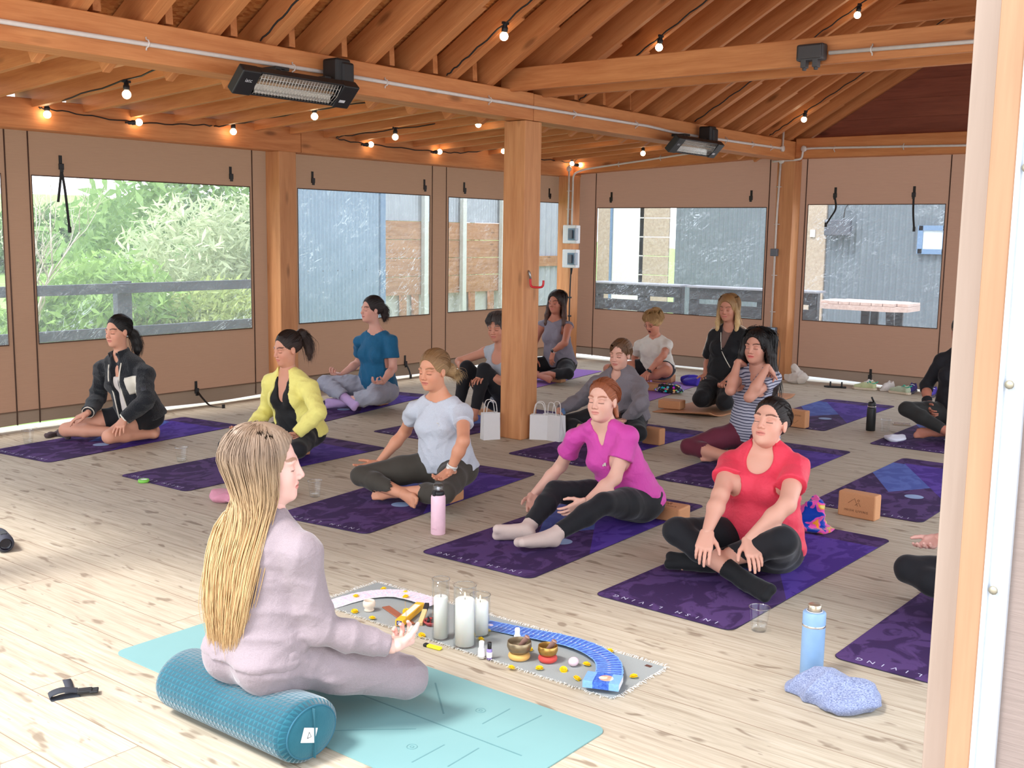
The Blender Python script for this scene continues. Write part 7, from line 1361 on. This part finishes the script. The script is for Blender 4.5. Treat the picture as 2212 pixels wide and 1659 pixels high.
mb = MB(); mb.box((-.02, -Lb/2-.012, .10), (.055, .003, .045), Matrix.Rotation(.35, 3, 'Y')); lb = mb.build('sewn_label', plain('label_white', (236, 234, 230), .7), o); mb = MB(); mb.tube([(-.03, -Lb/2-.015, .094), (-.022, -Lb/2-.015, .112), (-.014, -Lb/2-.015, .094), (-.03, -Lb/2-.015, .094)], .0010, 5); mb.build('label_mark', M_box, lb)
mb = MB(); mb.bar((0, -Lb/2-.011, .02), (.0, -Lb/2-.011, .178), .012, .003, (1, 0, 0)); mb.build('zip', M_vel, o)
# ================================================================ the altar cloth and what lies on it
AX0, AX1, AY0, AY1 = 3.10, 3.47, 1.95, 3.49
o = empty('altar_mat', (0, 0, 0), 0, 'grey fringed mat laid out with cards, candles and bowls', 'mat'); M_fr = plain('white_fringe', (236, 234, 228), .9)
mb = MB(); mb.prism(rrect(AX0, AY0, AX1, AY1, .004), .0006, .004); mb.build('mat_sheet', plain('grey_felt', (152, 156, 154), .9, var=.05, scale=200), o)
mb = MB(); r2 = random.Random(3)
def fringe(p, q, n_, out):
    for i in range(n_):
        a = Vector(p).lerp(Vector(q), (i+r2.random())/n_); e = Vector(out)*r2.uniform(.008, .022)+Vector((r2.uniform(-.008, .008), r2.uniform(-.008, .008), r2.uniform(0, .006))); mb.tube([a, a+e*.5+Vector((0, 0, .004)), a+e], .0011, 3)
fringe((AX0, AY0, .003), (AX0, AY1, .003), 300, (-1, 0, 0)); fringe((AX1, AY0, .003), (AX1, AY1, .003), 300, (1, 0, 0)); fringe((AX0, AY0, .003), (AX1, AY0, .003), 80, (0, -1, 0)); fringe((AX0, AY1, .003), (AX1, AY1, .003), 80, (0, 1, 0)); f_ = mb.build('fringe', M_fr, o); f_['kind'] = 'stuff'
mb = MB(); mb.box((3.436, 2.003, .0045), (.018, .026, .001)); mb.build('leather_tag', plain('brown_leather', (92, 60, 52), .6), o)
def cardm(name, a, b, c, sc=60):
    t = NT(name); n = t.noise(t.coord(rand=31), sc, 3, .6, 1); s = t.n('SeparateXYZ'); t.l(t.n('TexCoord').outputs['Object'], s.inputs[0]); r = t.math('SQRT', t.math('ADD', t.math('POWER', s.outputs[0], 2.0), t.math('POWER', t.math('MULTIPLY', s.outputs[1], 1.3), 2.0)))
    cc = t.mix(t.ramp(n, [(.35, (0, 0, 0)), (.65, (1, 1, 1))]), srgb(a), srgb(b)); cc = t.mix(t.math('MULTIPLY', t.n('ObjectInfo').outputs['Random'], .35), cc, srgb(b)); bd = t.math('MAXIMUM', t.math('GREATER_THAN', t.math('ABSOLUTE', s.outputs[0]), .0295), t.math('GREATER_THAN', t.math('ABSOLUTE', s.outputs[1]), .0465)); cc = t.mix(t.math('MULTIPLY', bd, .55), cc, tuple(min(1, x*2.2+.12) for x in srgb(b)[:3])+(1,)); return t.bsdf(t.mix(t.math('MULTIPLY', t.math('LESS_THAN', r, .016), .8), cc, t.mix(n, srgb(c), srgb((240, 236, 240)))), .3, spec=.5)
M_bcard = cardm('blue_card', (34, 74, 172), (86, 132, 214), (210, 150, 140)); M_wcard = cardm('white_card', (246, 240, 244), (226, 196, 214), (150, 190, 220), 90)
def cards(path, n_, mat, w_, h_, label, grp, z0):
    P = catmull(path, 24); cum = [0]
    for a, b in zip(P, P[1:]): cum.append(cum[-1]+(b-a).length)
    base = None
    for i in range(n_):
        s = cum[-1]*i/(n_-1); k = max(j for j in range(len(cum)) if cum[j] <= s+1e-9); k = min(k, len(P)-2); p = P[k].lerp(P[k+1], (s-cum[k])/max(1e-9, cum[k+1]-cum[k])); d = (P[k+1]-P[k]).normalized(); ang = math.atan2(d.y, d.x)
        if base is None: mb = MB(); mb.prism(rrect(-w_/2, -h_/2, w_/2, h_/2, .004, 2), 0, .0006); base = mb.build('oracle_card', mat); ob = base
        else: ob = base.copy(); col.objects.link(ob)
        ob.location = (p.x, p.y, z0+.0016+.0007*i); ob.rotation_euler = (0, math.radians(-2.6), ang+rnd.uniform(-.10, .10)); tag(ob, label, 'card', grp)
cards([(3.375, 2.735, 0), (3.392, 2.57, 0), (3.415, 2.41, 0), (3.405, 2.27, 0), (3.345, 2.14, 0), (3.25, 2.06, 0), (3.18, 2.025, 0)], 38, M_bcard, .068, .10, 'blue patterned oracle card in the overlapping fan on the right of the altar mat', 'fan of blue oracle cards', .0052)
cards([(3.14, 3.42, 0), (3.22, 3.41, 0), (3.31, 3.38, 0), (3.385, 3.31, 0), (3.405, 3.22, 0), (3.40, 3.08, 0)], 22, M_wcard, .062, .10, 'white and pink oracle card in the overlapping fan on the left of the altar mat', 'fan of white oracle cards', .0052)
o = empty('card_box', (3.145, 2.02, .0345), math.radians(112), 'blue boxed deck with a pink flower picture at the end of the card fan', 'box'); mb = MB(); mb.box((0, 0, .0), (.132, .09, .026)); mb.build('box_body', M_bcard, o, bevel=.001); mb = MB(); mb.box((.0, .0, .0002), (.1325, .086, .021)); mb.build('page_edge', M_paper, o)
mb = MB(); mb.lathe([(0, .0005), (.024, .0004), (.026, 0)], (-.012, 0, .0131), 20); mb.build('picture', cardm('pic', (226, 120, 120), (240, 190, 150), (250, 220, 150), 40), o)
M_gold = plain('mari_yellow', (250, 206, 20), .7, var=.12, scale=300)
def marigold_mesh():
    mb = MB(); r3 = random.Random(5)
    for ring, (n_, rr, el) in enumerate(((14, .0135, .25), (12, .0105, .6), (9, .007, .95), (5, .003, 1.35))):
        for i in range(n_):
            a = 2*PI*i/n_+ring*.3; d = Vector((math.cos(a)*math.cos(el), math.sin(a)*math.cos(el), math.sin(el))); s = Vector((-math.sin(a), math.cos(a), 0)); b = Vector((0, 0, .003)); e = b+d*.0145*(1 if ring < 2 else .85)
            mb.add([b-s*.001, e-s*.004, e+d*.002, e+s*.004, b+s*.001], [(0, 1, 2, 3, 4)], False)
    return mb
fl0 = None
for i, ((x, y), lb) in enumerate(zip([(3.407, 3.387), (3.434, 3.276), (3.254, 3.409), (3.372, 3.214), (3.117, 3.275), (3.106, 3.157), (3.265, 3.110), (3.306, 2.691), (3.098, 2.867), (3.217, 2.655), (3.261, 2.442), (3.071, 2.383), (3.137, 2.299), (3.188, 2.225), (3.283, 2.185), (3.149, 2.139), (3.451, 2.189), (3.302, 1.985)], ['at the back left corner of the altar mat', 'behind the white cards near the back edge', 'behind the pale stone cup', 'on top of the white cards', 'left of the stone cup on the front edge', 'in front of the stone cup', 'behind the incense box', 'below the green crystal', 'in front of the palo santo stick', 'behind the white-capped bottle', 'behind the larger singing bowl', 'in front of the larger singing bowl', 'in front of the smaller singing bowl', 'between the smaller bowl and the pink stone', 'right of the pink stone', 'front edge left of the boxed deck', 'behind the blue card fan on the back edge', 'right of the boxed deck'])):
    if fl0 is None: fl0 = marigold_mesh().build('marigold_head', M_gold, label=None); ob = fl0; fl0.modifiers.new('s', 'SOLIDIFY').thickness = .0012
    else: ob = fl0.copy(); col.objects.link(ob)
    z = .016 if i in (3,) else .0045; ob.location = (x, y, z); ob.rotation_euler = (rnd.uniform(-.3, .3), rnd.uniform(-.5, .1), rnd.uniform(0, 6)); tag(ob, 'yellow marigold flower head '+lb, 'flower', 'marigold heads on the altar mat')
# candles in glass
M_wax = NT('white_wax').bsdf(srgb((246, 243, 236)), .5, sss=.2, spec=.3)
def flame():
    t = NT('flame'); e = t.n('Emission'); e.inputs[0].default_value = (1, .62, .22, 1); e.inputs[1].default_value = 5; t.l(e.outputs[0], t.out.inputs[0]); return t.m
M_flame = flame()
for (x, y, R, H, hc, lb, lit) in ((3.134, 2.795, .036, .25, .172, 'tall white pillar candle in the left tall glass cylinder', False), (3.139, 2.672, .046, .25, .188, 'lit white pillar candle in the wide glass cylinder in front', True), (3.270, 2.702, .042, .17, .135, 'shorter white candle in the low glass cylinder behind', True)):
    o = empty('glass_cylinder', (x, y, .0042), 0, lb.replace('white pillar candle in the ', '').replace('lit ', 'front ').replace('shorter white candle in the ', '').replace('tall left', 'left')+' holding a white candle', 'vase', 'glass candle cylinders'); lathe_obj('glass_wall', M_glass, [(0, .001), (R, .001), (R, H), (R-.0025, H), (R-.0025, .006), (0, .006)], o, 36)
    mb = MB(); mb.tube([(R*math.cos(a), R*math.sin(a), H) for a in np.linspace(0, 2*PI, 33)[:-1]], .0018, 6, closed=True); mb.build('rim', clearm('glass_rim', (.8, .82, .82, 1), .35), o)
    c = empty('pillar_candle', (x, y, .0108), 0, lb, 'candle', 'white pillar candles'); rc = R-.008; lathe_obj('wax', M_wax, [(0, 0), (rc, 0), (rc, hc-.004), (rc-.004, hc), (.012, hc-.003), (0, hc-.005)], c); mb = MB(); mb.tube([(0, 0, hc-.005), (.001, 0, hc+.008)], .0012, 5); mb.build('wick', M_black, c)
    if lit: mb = MB(); mb.lathe([(0, hc+.004), (.003, hc+.009), (.0034, hc+.013), (.002, hc+.021), (0, hc+.027)], (0, 0, 0), 10); mb.build('flame', M_flame, c)
M_ivory = plain('pale_stone', (226, 208, 188), .6, var=.06, scale=60)
o = empty('stone_cup', (3.175, 3.245, .0045), 0, 'small cream stone cup among the white cards', 'cup'); lathe_obj('cup_body', M_ivory, [(0, .001), (.021, .001), (.022, .006), (.017, .011), (.026, .022), (.0275, .036), (.024, .046), (.021, .047), (.022, .036), (.018, .022), (0, .018)], o)
M_brown = plain('brown_wood', (158, 92, 66), .6, var=.1, scale=30)
o = empty('incense_holder', (3.21, 3.105, .0045), math.radians(250), 'flat brown wooden incense holder under the yellow box', 'incense holder'); mb = MB(); mb.box((0, 0, .003), (.25, .036, .005)); mb.build('board', M_brown, o, bevel=.002)
o2 = empty('incense_stick', (3.135, 2.985, .0095), 0, 'thin incense stick standing in the holder', 'incense'); mb = MB(); mb.tube([(0, 0, 0), (.004, .008, .07), (.018, .026, .095), (.03, .03, .09)], .0011, 5); mb.build('stick', plain('incense_tan', (186, 150, 96), .8), o2)
o = empty('incense_box', (3.225, 3.05, .0095), math.radians(21), 'yellow incense box lying across the wooden holder', 'box'); mb = MB(); mb.box((0, 0, .013), (.235, .036, .026)); mb.build('carton', plain('box_yellow', (244, 182, 42), .5), o, bevel=.001)
mb = MB(); mb.box((.01, 0, .0262), (.15, .026, .0008)); mb.build('panel', plain('box_panel', (244, 226, 206), .5), o); mb = MB(); mb.box((-.1178, 0, .013), (.0006, .024, .02)); mb.build('end_label', plain('box_blue', (50, 46, 110), .5), o); mb = MB(); mb.tube([(-.1185, .006*math.cos(a), .013+.006*math.sin(a)) for a in np.linspace(0, 2*PI, 13)[:-1]], .0014, 4, closed=True); mb.build('end_emblem', M_paper, o)
o = empty('palo_santo_stick', (3.245, 2.99, .0045), math.radians(31), 'palo santo stick with a charred end leaning on the red bowl', 'stick'); Rp = Matrix.Rotation(-.26, 3, 'Y')
mb = MB(); mb.box(Rp @ Vector((-.02, 0, .016))+Vector((0, 0, .01)), (.10, .02, .016), Rp); mb.build('wood', plain('palo_tan', (226, 188, 132), .7, var=.12, scale=60), o, bevel=.002); mb = MB(); mb.box(Rp @ Vector((.052, 0, .016))+Vector((0, 0, .01)), (.05, .0195, .0155), Rp); mb.build('charred_end', plain('char', (44, 38, 38), .9), o, bevel=.002)
o = empty('resin_bowl', (3.225, 2.925, .0045), 0, 'small red bowl of black crumbs behind the tall candle', 'bowl'); lathe_obj('bowl', plain('red_clay', (176, 70, 70), .5, var=.2, scale=90), [(0, .001), (.024, .001), (.034, .012), (.036, .02), (.034, .02), (.022, .006), (0, .005)], o)
mb = MB(); r5 = random.Random(2)
for i in range(60): a, q = r5.uniform(0, 6.28), .029*math.sqrt(r5.random()); mb.ball((q*math.cos(a), q*math.sin(a), .017+r5.uniform(0, .008)), r5.uniform(.002, .0045), 6)
q_ = mb.build('resin_crumbs', plain('resin_black', (30, 26, 26), .5), o); q_['kind'] = 'stuff'
M_bz = plain('bronze_dark', (150, 132, 104), .35, .75, var=.1, scale=40); M_bz2 = plain('bronze_gold', (186, 146, 78), .3, .8, var=.1, scale=40)
for x, y, R, H, mt, cu, lb in ((3.175, 2.425, .048, .052, M_bz, (226, 176, 100), 'larger dull bronze'), (3.225, 2.325, .039, .045, M_bz2, (206, 74, 66), 'smaller golden')):
    o = empty('bowl_cushion', (x, y, .0045), 0, ('tan' if R > .04 else 'red patterned')+' ring cushion under the '+lb+' singing bowl', 'cushion'); mb = MB(); mb.tube([(R*.62*math.cos(a), R*.62*math.sin(a), .013) for a in np.linspace(0, 2*PI, 25)[:-1]], .0135, 10, closed=True); mb.build('ring', cloth('ring_%d' % cu[1], cu, .6), o)
    b = empty('singing_bowl', (x, y, .024), 0, lb+' singing bowl with a mallet inside', 'bowl', 'singing bowls'); lathe_obj('bowl_shell', mt, [(0, .0), (R*.5, .001), (R*.86, H*.28), (R, H*.6), (R*.96, H*.97), (R*.92, H), (R*.90, H*.97), (R*.93, H*.6), (R*.8, H*.30), (R*.45, .004), (0, .003)], b, 36)
    m_ = empty('mallet', (x, y, .03), 0, 'brown wooden mallet resting in the '+lb+' singing bowl', 'mallet', 'singing bowl mallets'); mb = MB(); mb.tube([(.012, .012, .008), (R*.35, -R*.55, H+.012)], .0105, 12); mb.build('rod', plain('mallet_wood', (140, 104, 92), .5), m_, bevel=.001); mb = MB(); mb.tube([(R*.30, -R*.50, H+.008), (R*.35, -R*.55, H+.0125)], .0108, 12); mb.build('rod_tip', plain('mallet_tip', (164, 126, 112), .5), m_)
for x, y, c1, c2, lb in ((3.086, 2.54, (236, 236, 230), (246, 246, 244), 'small clear bottle with a white cap on the altar mat front edge'), (3.096, 2.509, (150, 130, 200), (20, 20, 22), 'small purple roller bottle with a black cap'), (3.285, 2.52, (240, 240, 240), (246, 246, 246), 'small white-capped bottle behind the larger singing bowl')):
    o = empty('oil_bottle', (x, y, .0045), 0, lb, 'bottle', 'small oil bottles'); r = .011 if c2[0] < 50 else .0135; lathe_obj('vial', plain('vial_%d' % c1[0], c1, .25), [(0, .0), (r, .0), (r, .038), (r*.7, .043)], o, 16); lathe_obj('cap', plain('cap_%d' % c2[0], c2, .4), [(r*.75, .042), (r*.75, .066), (r*.6, .068), (0, .068)], o, 16); mb = MB(); mb.lathe([(r+.0003, .008), (r+.0003, .03)], (0, 0, 0), 16); mb.build('paper_label', plain('vial_label', (240, 234, 236), .6), o)
o = empty('lighter', (3.045, 2.748, 0), math.radians(-84), 'yellow disposable lighter lying on the boards in front of the candles', 'lighter'); mb = MB(); mb.box((0, 0, .007), (.066, .022, .012)); mb.build('lighter_body', plain('lighter_yellow', (240, 226, 40), .3), o, bevel=.005); mb = MB(); mb.box((-.041, 0, .007), (.018, .021, .013)); mb.build('lighter_head', M_black, o, bevel=.004)
o = empty('crystal_tower', (3.378, 2.765, .0045), .4, 'pale green pointed crystal tower behind the candles', 'crystal'); t = NT('green_crystal'); n = t.noise(t.coord(), 70, 4, .6); M_cry = t.bsdf(t.mix(n, srgb((120, 168, 140)), srgb((206, 226, 210))), .25, sss=.1)
mb = MB(); hx = [(math.cos(PI/3*i), math.sin(PI/3*i)) for i in range(6)]; vs = [(.0165*a, .0165*b, 0) for a, b in hx]+[(.013*a, .013*b, .05) for a, b in hx]+[(0, 0, .072)]; mb.add(vs, [tuple(range(5, -1, -1))]+[(i, (i+1) % 6, 6+(i+1) % 6, 6+i) for i in range(6)]+[(6+i, 6+(i+1) % 6, 12) for i in range(6)], False); mb.build('tower', M_cry, o)
o = empty('rose_quartz', (3.25, 2.222, .0045), 0, 'smooth pale pink stone beside the smaller singing bowl', 'stone'); mb = MB(); mb.ball((0, 0, .0175), (.022, .019, .0175), 20); mb.build('stone', NT('quartz_pink').bsdf(srgb((226, 198, 208)), .3, sss=.2), o)
